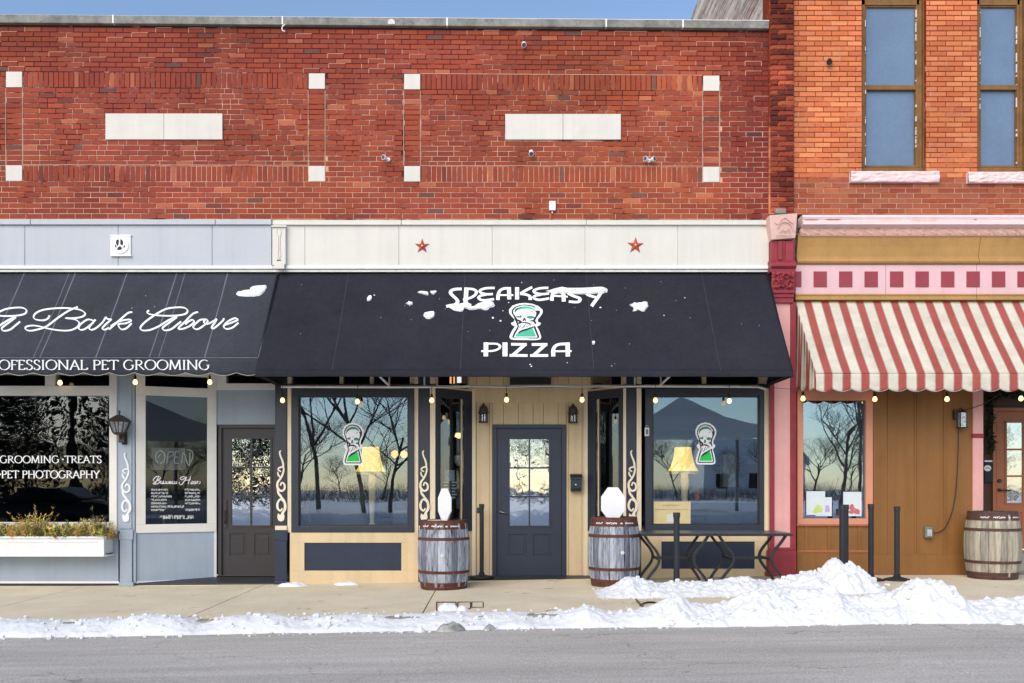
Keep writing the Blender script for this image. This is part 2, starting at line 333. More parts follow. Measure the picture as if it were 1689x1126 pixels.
# roman capitals with serifs: (advance, strokes, serif points); y up, cap height 1
G = {
 'A': (.80, [[(.06, 0), (.40, 1)], [(.38, 1), (.74, 0)], [(.18, .36), (.60, .36)]], [(.06, 0, .09), (.74, 0, .11)]),
 'C': (.82, [arc(.44, .5, .38, .5, 50, 310)], []),
 'E': (.60, [[(.12, 0), (.12, 1)], [(.12, .97), (.50, .97)], [(.12, .52), (.42, .52)], [(.12, .03), (.52, .03)], [(.5, .97), (.5, .84)], [(.52, .03), (.55, .18)]], [(.12, 0, .09), (.12, 1, .09)]),
 'F': (.56, [[(.12, 0), (.12, 1)], [(.12, .97), (.50, .97)], [(.12, .52), (.42, .52)], [(.5, .97), (.5, .84)]], [(.12, 0, .1), (.12, 1, .09)]),
 'G': (.88, [arc(.44, .5, .38, .5, 48, 318), [(.74, .16), (.74, .44)]], [(.72, .45, .12)]),
 'H': (.86, [[(.14, 0), (.14, 1)], [(.72, 0), (.72, 1)], [(.14, .52), (.72, .52)]], [(.14, 0, .1), (.14, 1, .1), (.72, 0, .1), (.72, 1, .1)]),
 'I': (.34, [[(.16, 0), (.16, 1)]], [(.16, 0, .1), (.16, 1, .1)]),
 'L': (.62, [[(.13, 0), (.13, 1)], [(.13, .03), (.54, .03)], [(.54, .03), (.57, .2)]], [(.13, 0, .09), (.13, 1, .1)]),
 'M': (1.02, [[(.12, 0), (.18, 1)], [(.18, 1), (.50, .08)], [(.50, .08), (.82, 1)], [(.82, 1), (.88, 0)]], [(.12, 0, .09), (.88, 0, .1), (.16, 1, .07), (.84, 1, .07)]),
 'N': (.92, [[(.14, 0), (.14, 1)], [(.12, 1), (.76, 0)], [(.76, 0), (.76, 1)]], [(.14, 0, .1), (.10, 1, .08), (.76, 1, .1)]),
 'O': (.92, [arc(.46, .5, .40, .5, 90, 450, 22)], []),
 'P': (.64, [[(.13, 0), (.13, 1)], [(.13, .97), (.34, .97)]+arc(.34, .73, .22, .24, 90, -90, 8)+[(.13, .48)]], [(.13, 0, .1), (.11, 1, .08)]),
 'R': (.74, [[(.13, 0), (.13, 1)], [(.13, .97), (.32, .97)]+arc(.32, .74, .22, .23, 90, -90, 8)+[(.13, .50)], [(.30, .5), (.70, .0)]], [(.13, 0, .1), (.11, 1, .08), (.70, 0, .06)]),
 'S': (.58, [[(.46, .80), (.42, .94), (.28, 1.0), (.13, .93), (.09, .76), (.17, .61), (.30, .52), (.43, .41), (.50, .25), (.44, .08), (.28, 0), (.12, .05), (.07, .2)]], []),
 'T': (.74, [[(.37, 0), (.37, 1)], [(.04, .97), (.70, .97)], [(.04, .97), (.03, .84)], [(.70, .97), (.71, .84)]], [(.37, 0, .1)]),
 'Y': (.78, [[(.08, 1), (.38, .48)], [(.68, 1), (.38, .48)], [(.38, .48), (.38, 0)]], [(.38, 0, .1), (.08, 1, .08), (.68, 1, .08)]),
 '.': (.36, [[(.18, .42), (.18, .60)]], []), ' ': (.34, [], [])}
def roman(mb, text, x0, x1, ytop, ybase, mapper, thick=.15, thin=.055, bullet=.2):
    tot = sum(G[ch][0] for ch in text); h = ybase-ytop; k = (x1-x0)/tot; x = x0; W = nib(thick*h, thin*h, 12)
    for ch in text:
        adv, strokes, serifs = G[ch]
        for s in strokes:
            pts = [(x+p[0]*k, ybase-p[1]*h) for p in s]
            ribbon(mb, pts, (lambda *a: bullet*h) if ch == '.' else W, mapper, sm=len(s) > 4 and ch == 'S')
        for sx, sy, sw in serifs:
            yy = ybase-sy*h+(thin*h*.5 if sy > .5 else -thin*h*.5)
            ribbon(mb, [(x+(sx-sw)*k, yy), (x+(sx+sw)*k, yy)], lambda *a: thin*h*1.1, mapper, sm=False)
        x += adv*k
def ticks(mb, x0, x1, y0, y1, mapper, seed=1, w=.7, dens=.55):
    r = random.Random(seed); x = x0
    while x < x1:
        hh = (y1-y0); t = r.random()
        if t < dens: ribbon(mb, [(x, y0+r.uniform(0, .2)*hh), (x+r.uniform(-.5, .5), y1-r.uniform(0, .2)*hh)], lambda *a: w, mapper, sm=False)
        elif t < dens+.3: ribbon(mb, [(x-.6, y0+hh*r.choice((.1, .5, .9))), (x+1.4, y0+hh*r.choice((.1, .5, .9)))], lambda *a: w, mapper, sm=False)
        x += r.uniform(1.2, 2.0)
# keyhole emblem: a bearded skull inside a keyhole (drawn on a 0..1000 square)
E_OUT = [(490, 90), (590, 110), (680, 170), (735, 260), (735, 340), (700, 430), (668, 500), (668, 560), (712, 590), (700, 640), (655, 680), (690, 790), (718, 950), (700, 1005), (640, 1022), (340, 1022), (285, 1005), (266, 940), (300, 800), (345, 680), (300, 640), (290, 590), (335, 560), (340, 500), (300, 430), (265, 350), (262, 260), (310, 160), (400, 105)]
E_BLK = [(490, 128), (590, 150), (660, 210), (700, 285), (695, 350), (655, 440), (632, 530), (628, 650), (658, 790), (692, 950), (665, 984), (335, 984), (306, 950), (335, 820), (385, 680), (370, 530), (330, 440), (300, 350), (300, 270), (345, 190), (420, 140)]
E_RING = [(490, 152), (590, 180), (645, 240), (668, 300), (662, 350), (625, 430), (600, 530), (600, 650), (630, 800), (665, 950), (650, 962), (345, 962), (330, 950), (362, 830), (415, 690), (395, 530), (355, 430), (322, 350), (322, 280), (365, 205), (430, 160)]
E_CRES = [(345, 320), (370, 240), (430, 190), (490, 175), (560, 190), (615, 235), (640, 290), (600, 262), (540, 236), (450, 240), (390, 270)]
E_SKULL = [(350, 330), (390, 268), (450, 238), (545, 235), (610, 268), (650, 330), (645, 400), (622, 450), (600, 505), (560, 520), (540, 560), (470, 570), (420, 540), (400, 500), (365, 470), (360, 400)]
E_BEARD = [(330, 560), (400, 545), (470, 575), (560, 545), (640, 560), (680, 590), (640, 655), (600, 690), (520, 740), (440, 790), (395, 835), (375, 790), (400, 720), (380, 660), (330, 640), (310, 600)]
E_GRN = [(585, 715), (612, 800), (642, 935), (355, 935), (372, 865), (440, 808), (520, 762)]
E_GEDGE = [(400, 850), (440, 800), (520, 752), (600, 700)]
def emblem(parent, mapper, squash=False, name='keyhole_emblem'):
    o = []
    def part(polys, mat, off, nm):
        mb = MB()
        for p in polys: blob(mb, p, mapper, off)
        return mb.build(nm, mat, parent)
    part([E_OUT], M['print'], .0012, name)
    k = MB(); blob(k, E_BLK, mapper, .0020)
    if not squash: k.build('emblem_black', M['black_print'], parent)
    if squash:
        part([[( (p[0]-490)*1.0+490, (p[1]-560)*1.0+560) for p in E_BLK]], M['black_print'], .0020, 'emblem_black')
    part([E_RING], M['pale_print'], .0028, 'emblem_ring')
    part([E_CRES], M['teal_print'] if squash else M['teal_dark'], .0036, 'emblem_crescent')
    part([E_SKULL, E_BEARD], M['print'], .0044, 'emblem_skull')
    part([E_GRN], M['teal_print'] if squash else M['green_print'], .0052, 'emblem_green')
    d = MB()
    for pts, w in (([(345, 330), (370, 250), (440, 205)], 12), ([(640, 290), (668, 340), (650, 420)], 26), ([(395, 850), (440, 800), (520, 752), (605, 696)], 24), ([(395, 700), (370, 560), (340, 470)], 16),
                   ([(480, 470), (462, 545)], 26), ([(480, 470), (500, 545)], 18), ([(420, 600), (470, 585), (540, 605), (560, 640)], 20), ([(380, 520), (420, 560), (400, 620)], 26), ([(560, 545), (610, 545), (640, 620)], 22),
                   ([(500, 620), (470, 690), (440, 740)], 9), ([(545, 640), (500, 700)], 9), ([(430, 650), (410, 720)], 9), ([(590, 610), (560, 670)], 9), ([(560, 330), (605, 290)], 9), ([(430, 395), (430, 460)], 16), ([(480, 400), (520, 400)], 8)):
        ribbon(d, pts, lambda a, b, t, w=w: w*1.75*(1-.5*abs(2*t-1)), lambda x, y, z: mapper(x, y, z+.006))
    d.build('emblem_lines', M['black_print'], parent)
    y = MB()
    blob(y, arc(398, 440, 36, 24, 0, 330, 10), mapper, .0056); blob(y, arc(565, 450, 56, 36, 0, 340, 12), mapper, .0056); y.build('emblem_eye', M['teal_dark'], parent)
# ------------------------------------------------------------------ ground
def road_surface():
    mb = MB()
    mb.grid(lambda u, v: (-80+160*u, -3.46-14.5*v, ROADZ+gz(-80+160*u)-.02*v), 320, 12)
    struct(mb.build('road', M['asphalt']))
road_surface()
SX = [-10.8, -8.3, -5.85, -3.4, -.98, 1.45, 3.9, 6.35, 8.8, 11.2]
def sidewalk():
    mb = MB(); mb.grid(lambda u, v: (-80+160*u, .9-4.35*v, gz(-80+160*u)-.012), 320, 2)
    o = struct(mb.build('sidewalk', M['joint']))
    for i in range(len(SX)-1):
        for (y0, y1) in ((-.012, -3.28),):
            x0, x1 = SX[i]+.006, SX[i+1]-.006; k = .06
            s = MB(); n = 6
            top = lambda u, v: (x0+(x1-x0)*u+k*v, y0+(y1-y0)*v, gz(x0+(x1-x0)*u)+.0)
            s.grid(top, n, 2); z = lambda x: gz(x)-.012
            for a, b in (((x0, y0), (x0+k, y1)), ((x1, y0), (x1+k, y1)), ((x0, y0), (x1, y0)), ((x0+k, y1), (x1+k, y1))):
                s.add([(a[0], a[1], gz(a[0])), (b[0], b[1], gz(b[0])), (b[0], b[1], gz(b[0])-.03), (a[0], a[1], gz(a[0])-.03)], [(0, 1, 2, 3)])
            s.build('paving_slab', M['slab'], o)
    kb = MB()
    for i in range(8):
        a, b = -10+i*2.5+.006, -10+(i+1)*2.5-.006
        s = MB(); s.slab([(a, -3.29, gz(a)-.14), (b, -3.29, gz(b)-.14), (b, -3.29, gz(b)+.002), (a, -3.29, gz(a)+.002)], (0, -.17, 0)); s.build('kerb_stone', M['kerb'], o, bevel=.012)
sidewalk()
def across():
    mb = MB()
    def f(u, v):
        x = -70+140*u; y = -17.3-110*v*v-8*v
        h = .32*noise.noise(Vector((x*.35, y*.35, 0)))+.10*noise.noise(Vector((x*1.3, y*1.3, 3)))
        return (x, y, -.05+gz(x)*.3+max(-.04, h*min(1, v*14))+v*.5)
    mb.grid(f, 230, 60); struct(mb.build('snow_field', M['snow'], smooth=True))
across()

# ------------------------------------------------------------------ brick laying
def brick_shape(w, h, jit, r):
    j = lambda s=1.: r.uniform(-jit, jit)*s
    w /= 2; h /= 2; b = .003
    back = [(-w, .012, -h), (w, .012, -h), (w, .012, h), (-w, .012, h)]
    mid = [(x, -.006+j(.6), z) for x, z in ((-w+j(), -h+j(.7)), (w+j(), -h+j(.7)), (w+j(), h+j(.7)), (-w+j(), h+j(.7)))]
    fr = [(m[0]*(1-b/w), -.0092+j(.7), m[2]*(1-b/h)) for m in mid]
    return back+mid+fr, [(11, 10, 9, 8)]+[(k, (k+1) % 4, 4+(k+1) % 4, 4+k) for k in range(4)]+[(4+k, 4+(k+1) % 4, 8+(k+1) % 4, 8+k) for k in range(4)]
def tint_red(px, py, r):
    pal = [(150, 71, 55), (156, 75, 55), (145, 69, 54), (159, 79, 58), (142, 67, 54), (152, 72, 53), (149, 75, 60)]
    t = list(r.choice(pal)); q = r.random()
    if q < .02: t = [124, 66, 58]
    elif q < .036: t = [114, 76, 68]
    elif q < .07: t = [176, 100, 74]
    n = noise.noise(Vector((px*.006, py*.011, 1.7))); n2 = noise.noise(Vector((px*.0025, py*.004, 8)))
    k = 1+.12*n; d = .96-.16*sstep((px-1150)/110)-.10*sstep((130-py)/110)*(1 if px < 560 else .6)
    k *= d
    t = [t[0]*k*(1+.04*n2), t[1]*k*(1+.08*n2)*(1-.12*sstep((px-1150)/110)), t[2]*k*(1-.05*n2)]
    return c(*t, k=.99)
def tint_orange(px, py, r):
    pal = [(205, 120, 80), (210, 126, 84), (198, 111, 74), (214, 134, 92), (193, 108, 74), (203, 122, 88)]
    t = list(r.choice(pal))
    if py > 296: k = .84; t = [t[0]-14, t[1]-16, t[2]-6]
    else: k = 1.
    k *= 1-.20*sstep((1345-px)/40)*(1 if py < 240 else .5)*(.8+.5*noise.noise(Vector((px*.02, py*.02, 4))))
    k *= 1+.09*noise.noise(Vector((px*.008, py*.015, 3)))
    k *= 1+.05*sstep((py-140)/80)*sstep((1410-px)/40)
    return c(t[0]*k, t[1]*k, t[2]*k, k=.90)
def tint_pier(px, py, r):
    t = list(r.choice([(150, 72, 54), (128, 58, 48), (168, 84, 58), (112, 52, 46), (96, 48, 44)])); k = 1+.25*noise.noise(Vector((px*.03, py*.012, 6)))-.25*sstep((140-py)/140)
    return c(t[0]*k, t[1]*k, t[2]*k)
def warp(px, py): return py+max(0, px)/1265*10*(361-py)/331
def lay(parent, bricks, parts_max, tint_fn, tag_field, jit=.0016, mat_part='brick_part', mat_field='brick_field', wf=warp, y0=0):
    """bricks: list of (px0,px1,py0,py1); the ones nearest the camera become objects, the rest one mesh"""
    r = random.Random(11)
    key = lambda b: ((b[0]+b[1])/2-844)**2+((b[2]+b[3])/2-800)**2 - (0 if (b[1]-b[0]) > 18 else -1e7)
    order = sorted(bricks, key=key); field = MB(); protos = {}
    for i, (a, b, t, u) in enumerate(order):
        cxp, cyp = (a+b)/2, (t+u)/2; pos = P(cxp, wf(cxp, cyp), 0); pos.y = y0; w = (b-a)/120-.0095; h = (u-t)/120-.0105
        col = tint_fn(cxp, cyp, r)
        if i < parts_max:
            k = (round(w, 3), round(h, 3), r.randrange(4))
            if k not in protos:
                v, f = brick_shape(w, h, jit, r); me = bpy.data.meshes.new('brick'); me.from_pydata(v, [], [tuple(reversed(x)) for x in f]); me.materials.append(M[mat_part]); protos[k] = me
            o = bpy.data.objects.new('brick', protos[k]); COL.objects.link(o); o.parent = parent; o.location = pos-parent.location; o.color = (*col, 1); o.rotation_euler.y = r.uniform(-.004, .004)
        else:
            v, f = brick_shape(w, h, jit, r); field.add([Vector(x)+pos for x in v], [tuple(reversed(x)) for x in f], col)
    o = field.build(tag_field, M[mat_field], parent, tint=True); o['kind'] = 'stuff'
def rows(y_top, y_bot, n): h = (y_bot-y_top)/n; return [(y_top+i*h, y_top+(i+1)*h) for i in range(n)]

def central_brick_building():
    B = thing('brick_building', P(590, 361, 0), 'long red brick upper storey with white stone plaques above the two dark awnings', 'building')
    # backing wall: outline follows the slightly sloping coping
    z0 = PZ(362); mb = MB(); xl, xr = PX(-110), PX(1268)-.002
    zt = lambda px: PZ(warp(px, 31))-.0
    mb.prism([(xl, z0), (xr, z0), (xr, PZ(warp(1268, 36)-0)), (xl, PZ(36))], 'y', -.0035, .32); mb.build('wall', M['mortar'], B)
    bm = MB(); bm.box(xl, xr, .33, 9, 3.26, 5.6); bm.build('building_body', M['plinth'], B)
    # coping stones
    edges = [(-110, -8), (-8, 190), (190, 468), (468, 738), (738, 999), (999, 1125), (1125, 1267)]
    for a, b in edges:
        a2, b2 = a+.8, b-.8; s = MB(); q = [(PX(a2), -.07, PZ(warp(a2, 41))+.0), (PX(b2), -.07, PZ(warp(b2, 41))), (PX(b2), -.07, PZ(warp(b2, 27.5))), (PX(a2), -.07, PZ(warp(a2, 27.5)))]
        s.slab(q, (0, .42, 0)); s.build('coping_stone', M['coping'], B, bevel=.008)
    for x in (190, 468, 738, 999, 1125):
        s = MB(); s.box(PX(x-1.1), PX(x+1.1), -.074, .2, PZ(warp(x, 40.5)), PZ(warp(x, 27.2))); s.build('joint_caulk', M['white'], B)
    cap = MB(); q = [(PX(-110), -.045, PZ(27)), (PX(1267), -.045, PZ(warp(1267, 27))), (PX(1267), -.045, PZ(warp(1267, 25.5))), (PX(-110), -.045, PZ(25.5))]
    cap.slab(q, (0, .38, 0)); cap.build('coping_flashing', M['steel_white'], B)
    ft = MB(); q = [(PX(-110), -.06, PZ(44)), (PX(1267), -.06, PZ(warp(1267, 44))), (PX(1267), -.06, PZ(warp(1267, 41.4))), (PX(-110), -.06, PZ(41.4))]
    bricks = []; r = random.Random(3)
    panels = [(10, 537, 118, 299, 175, 368, 187, 230), (666, 1187, 118, 299, 833, 1024, 185, 228)]
    allrows = rows(44, 118, 9)+rows(118, 144, 3)+rows(144, 273, 15)+rows(273, 299, 3)+rows(299, 361, 7)
    for k, (t, u) in enumerate(allrows):
        inpan = 118 <= (t+u)/2 <= 299
        ivs = [(-100, 1268)] if not inpan else [(-100, 9.5), (536.5, 666), (1187, 1268)]
        off = (k % 2)*13.5+r.uniform(-1.5, 1.5)
        for (L0, L1) in ivs:
            x = -120+off
            while x < L1:
                a, b = max(x, L0), min(x+27, L1)
                if b-a > 5: bricks.append((a, b, t, u))
                x += 27
    for (pa, pb, pt, pu, sa, sb, st, su) in panels:
        w = 26.5
        # white corner blocks
        for xa in (pa+.8, pb-w-.8):
            for ya in (pt+.4, pu-26.2):
                cxx = xa+13; s = MB(); s.box(PX(xa), PX(xa+w), -.016, .02, PZ(warp(cxx, ya+25.8)), PZ(warp(cxx, ya))); s.build('corner_block', M['lime'], B, bevel=.003)
        for y0, y1 in ((pt, pt+26), (pu-26, pu)):                  # soldier courses
            x = pa+w+2
            n = round((pb-pa-2*w-4)/8.45); pw = (pb-pa-2*w-4)/n
            for i in range(n): bricks.append((x+i*pw, x+(i+1)*pw, y0, y1))
        for xa in (pa+1, pb-w-1):                                  # stacked header columns
            for (t, u) in rows(pt+26, pu-26, 15): bricks.append((xa, xa+w, t, u))
        for k, (t, u) in enumerate(rows(pt+26, pu-26, 15)):        # inner field of mixed lengths
            x = pa+w+2; end = pb-w-2; mid = (t+u)/2
            while x < end-3:
                l = r.choice((27, 27, 27, 18, 13.5, 22)); l = min(l, end-x)
                if end-x-l < 6: l = end-x
                segs = [(x, x+l)]
                if st-2 < mid < su+2:
                    segs = []
                    if x < sa: segs.append((x, min(x+l, sa)))
                    if x+l > sb: segs.append((max(x, sb), x+l))
                for a, b in segs:
                    if b-a > 4: bricks.append((a, b, t, u))
                x += l
        m2 = (sa+sb)/2
        for a, b in ((sa+.3, m2-.3), (m2+.3, sb-.3)):
            s = MB(); s.box(PX(a), PX(b), -.028, .0, PZ(warp(m2, su)), PZ(warp(m2, st))); s.build('stone_plaque', M['lime'], B, bevel=.003)
    # light repointed joints beside the stacked columns
    jm = MB()
    for x in (10, 37.5, 508.5, 536.4, 666, 693.4, 1158.5, 1186.8): jm.box(PX(x-.5), PX(x+.5), -.0105, .005, PZ(warp(x, 272)), PZ(warp(x, 146)))
    for x0, x1, y in ((38, 508, 271.6), (694, 1158, 271.6), (694, 1158, 117.6)): 
        q = [(PX(x0), -.0108, PZ(warp(x0, y+.5))), (PX(x1), -.0108, PZ(warp(x1, y+.5))), (PX(x1), -.0108, PZ(warp(x1, y-.5))), (PX(x0), -.0108, PZ(warp(x0, y-.5)))]; jm.slab(q, (0, .012, 0))
    jm.build('mortar_line', M['point'], B)
    # light pointing lines between some bricks (random, the wall was patched)
    pm = MB(); rr = random.Random(5)
    for (a, b, t, u) in bricks:
        if rr.random() < .10+.35*max(0, noise.noise(Vector((a*.006, t*.012, 9)))) + (.22 if t > 300 else 0):
            if b-a > 12: pm.box(PX(a-.45), PX(a+.5), -.0085-rr.random()*.001, .0, PZ(warp(a, u-.3)), PZ(warp(a, t+.3)))
            if rr.random() < .4: pm.box(PX(a), PX(b), -.0085-rr.random()*.001, .0, PZ(warp(a, t+.4)), PZ(warp(a, t-.4)))
    pm.build('pointing', M['point'], B)['kind'] = 'stuff'
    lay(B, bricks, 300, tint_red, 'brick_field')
    return B
M['point'] = paint('pale_pointing', c(192, 152, 132), .9, .2, 6, .3)
central_brick_building()

def fascia():
    # pale blue sign band
    F = thing('fascia', P(225, 443, 0), 'pale blue metal sign band above the pet groomer awning', 'fascia')
    s = MB(); s.pbox(-110, 448, 364, 441, -.040, .02); s.build('backing', M['fascia_blue'], F)
    for a, b in ((-110, 41), (41, 195), (195, 350), (350, 448)):
        s = MB(); s.pbox(a+.5, b-.5, 370, 438, -.05, .02); s.build('panel', M['fascia_blue'], F, bevel=.003)
    for a, b in ((-110, 50), (50, 355), (355, 448)):
        s = MB(); s.pbox(a+.4, b-.4, 361.5, 370, -.085, .02); s.build('top_trim', M['fascia_blue'], F, bevel=.006)
    s = MB(); s.pbox(-110, 449, 437.6, 443, -.075, .02); s.build('bottom_trim', M['white'], F, bevel=.004)
    s = MB(); s.pbox(-110, 460, 444.5, 448, -.05, .02); s.build('awning_rail', M['steel_white'], F)
    F = thing('fascia', P(860, 443, 0), 'off white metal sign band above the pizza awning', 'fascia')
    s = MB(); s.pbox(450, 1268.4, 364, 441, -.040, .02); s.build('backing', M['fascia_cream'], F)
    for a, b in ((471, 503), (503, 658), (658, 812), (812, 965), (965, 1118), (1118, 1268.5)):
        s = MB(); s.pbox(a+.4, b-.4, 370, 438, -.05, .02); s.build('panel', M['fascia_cream'], F, bevel=.003)
    for a, b in ((449, 662), (662, 967), (967, 1268.5)):
        s = MB(); s.pbox(a+.4, b-.4, 362.5, 370.5, -.085, .02); s.build('top_trim', M['fascia_cream'], F, bevel=.006)
    s = MB(); s.pbox(449.5, 1268.5, 437.6, 443, -.075, .02); s.build('bottom_trim', M['white'], F, bevel=.004)
    s = MB(); s.pbox(460, 1268.5, 444.5, 448, -.05, .02); s.build('awning_rail', M['steel_white'], F)
    s = MB(); s.pbox(449, 471, 371, 437, -.11, .02); s.pbox(447.5, 472.5, 371, 374, -.135, -.11); s.pbox(452, 469, 434, 443, -.14, -.11); br = s.build('end_bracket', M['fascia_cream'], F, bevel=.004)
    s = MB(); s.tube([P(457, 377, -.115), P(456, 384, -.115), P(459, 390, -.115), P(459, 412, -.115), P(458.5, 424, -.115), P(461, 426, -.115), P(463, 422, -.115), P(461.5, 410, -.115), P(462, 390, -.115), P(464, 382, -.115), P(461, 376, -.115)], .0045, 5); s.build('bracket_scroll', M['lime'], br)
    s = MB(); s.pbox(456.5, 463, 428, 429.6, -.115, -.11); s.build('bracket_slot', M['black_print'], br)
fascia()

# ------------------------------------------------------------------ shop fronts
def seg(mb, A, B, u0, u1, z0, z1, d0, d1):
    """box along the plan segment A->B; d measured outwards (towards the street)"""
    A = Vector((A[0], A[1], 0)); B = Vector((B[0], B[1], 0)); L = (B-A).length; t = (B-A)/L; n = Vector((t.y, -t.x, 0))
    if n.y > 0: n = -n
    q = [A+t*u0+n*d1+Vector((0, 0, z)) for z in (0, 0)]
    p = lambda u, d, z: A+t*u+n*d+Vector((0, 0, z))
    mb.slab([p(u0, d1, z0), p(u1, d1, z0), p(u1, d1, z1), p(u0, d1, z1)], n*(d0-d1)); return mb
def frame_box(parent, name, o, i, yf, yb, mat, bevel=.004):
    (a, b, t, u), (c0, d0, e0, f0) = o, i; mb = MB()
    mb.pbox(a, b, t, e0, yf, yb); mb.pbox(a, b, f0, u, yf, yb); mb.pbox(a, c0, e0, f0, yf+.0008, yb); mb.pbox(d0, b, e0, f0, yf+.0008, yb)
    return mb.build(name, mat, parent, bevel=bevel)
def pane(parent, a, b, t, u, y, mat='glass'):
    mb = MB(); mb.pbox(a, b, t, u, y, y+.006); return mb.build('pane', M[mat], parent)
def room(parent, x0, x1, y0, y1, z0, z1, mat='dark_room'):
    mb = MB(); v = [(x, y, z) for x in (x0, x1) for y in (y0, y1) for z in (z0, z1)]
    mb.add(v, [(2, 3, 7, 6), (0, 2, 6, 4), (1, 5, 7, 3), (0, 1, 3, 2), (4, 6, 7, 5)]); return mb.build('room_shell', M[mat], parent)
def scroll(parent, px, y0, y1, yy, mat='scroll', w=1.):
    """climbing vine scroll cut from wood"""
    k = (y1-y0)/110.; mp = lambda x, y: P(px+x*w*1.12, y0+y*k, yy)
    mb = MB()
    paths = [([(0, 0), (-2, 2), (-1, 8), (2, 16), (3, 24), (-3, 27), (-4, 30), (0, 33)], 2.2), ([(3, 24), (4, 30), (2, 38), (-1, 44), (-5, 50), (-5, 58), (0, 63), (5, 60), (5, 53), (1, 50), (-1, 55)], 2.7),
             ([(-5, 58), (-4, 66), (0, 72), (4, 80)], 2.8), ([(4, 80), (-1, 76), (-5, 82), (-5, 90), (-1, 94), (2, 90)], 2.7), ([(0, 72), (5, 80), (6, 90), (2, 98), (-1, 104)], 3.2), ([(-1, 42), (-4, 38), (-5, 33)], 2)]
    for pts, wd in paths:
        sp = smooth_pts(pts, 5); n = len(sp); lay_ = random.random()*.0015
        L_, R_ = [], []
        for i, p in enumerate(sp):
            a = sp[max(i-1, 0)]; b = sp[min(i+1, n-1)]; dx, dy = b[0]-a[0], b[1]-a[1]; l = math.hypot(dx, dy) or 1; ww = wd*.63*(1-.35*abs(2*i/(n-1)-1))
            L_.append((p[0]-dy/l*ww, p[1]+dx/l*ww)); R_.append((p[0]+dy/l*ww, p[1]-dx/l*ww))
        vs = [mp(*q)+Vector((0, -lay_, 0)) for pr in zip(L_, R_) for q in pr]; back = [v+Vector((0, .012+lay_, 0)) for v in vs]; m = len(vs)
        fs = [(2*i, 2*i+1, 2*i+3, 2*i+2) for i in range(n-1)]+[(2*i, 2*i+2, m+2*i+2, m+2*i) for i in range(n-1)]+[(2*i+3, 2*i+1, m+2*i+1, m+2*i+3) for i in range(n-1)]
        mb.add(vs+back, fs)
    o = [(-4.5, 98), (-5.5, 104), (-4, 109), (0, 111), (4, 109), (5.2, 104), (4, 97), (2, 95), (1.5, 100), (-1, 101)]
    mb.prism([(mp(*q).x, mp(*q).z) for q in o], 'y', yy-.002, yy+.012)
    return mb.build('scroll_ornament', M[mat], parent)
def panel_door(parent, name, fr, slab, glassr, cols, rws, y, low, mat, gmat, munt=2.6):
    """frame outer px rect, slab px rect, glazed px rect, lower raised panels; returns the door (a part)"""
    frame_box(parent, 'door_frame', fr, slab, y, y+.12, mat)
    a, b, t, u = slab; ga, gb, gt, gu = glassr; ys = y+.035
    mb = MB(); mb.pbox(a+.4, b-.4, t+.4, gt, ys, ys+.045); mb.pbox(a+.4, ga, gt, gu, ys, ys+.045); mb.pbox(gb, b-.4, gt, gu, ys, ys+.045)
    # below the glass: stiles and rails round the sunk panels
    lt, lu = low[0][2], low[0][3]
    mb.pbox(a+.4, b-.4, gu, lt, ys, ys+.045); mb.pbox(a+.4, b-.4, lu, u, ys, ys+.045)
    xs = [a+.4]+[v for p in low for v in (p[0], p[1])]+[b-.4]
    for i in range(0, len(xs), 2): mb.pbox(xs[i], xs[i+1], lt, lu, ys, ys+.045)
    d = mb.build(name, mat, parent, bevel=.002)
    for p in low:
        s = MB(); s.pbox(p[0], p[1], p[2], p[3], ys+.012, ys+.04); q = 4
        s.pbox(p[0]+q, p[1]-q, p[2]+q, p[3]-q, ys+.003, ys+.012); s.build('door_panel', mat, d, bevel=.003)
    bead = MB(); e = 3
    bead.pbox(ga-e, gb+e, gt-e, gt, ys-.012, ys+.0); bead.pbox(ga-e, gb+e, gu, gu+e, ys-.012, ys); bead.pbox(ga-e, ga, gt, gu, ys-.0115, ys); bead.pbox(gb, gb+e, gt, gu, ys-.0115, ys)
    for i in range(1, cols): x = ga+(gb-ga)*i/cols; bead.pbox(x-munt/2, x+munt/2, gt, gu, ys-.010, ys+.02)
    for j in range(1, rws): z = gt+(gu-gt)*j/rws; bead.pbox(ga, gb, z-munt/2, z+munt/2, ys-.009, ys+.02)
    bead.build('glazing_bars', mat, d, bevel=.001)
    for i in range(cols):
        for j in range(rws):
            s = MB(); x0 = ga+(gb-ga)*i/cols; x1 = ga+(gb-ga)*(i+1)/cols; z0 = gt+(gu-gt)*j/rws; z1 = gt+(gu-gt)*(j+1)/rws
            s.pbox(x0, x1, z0, z1, ys+.006, ys+.012); s.build('pane', M[gmat], d)
    return d

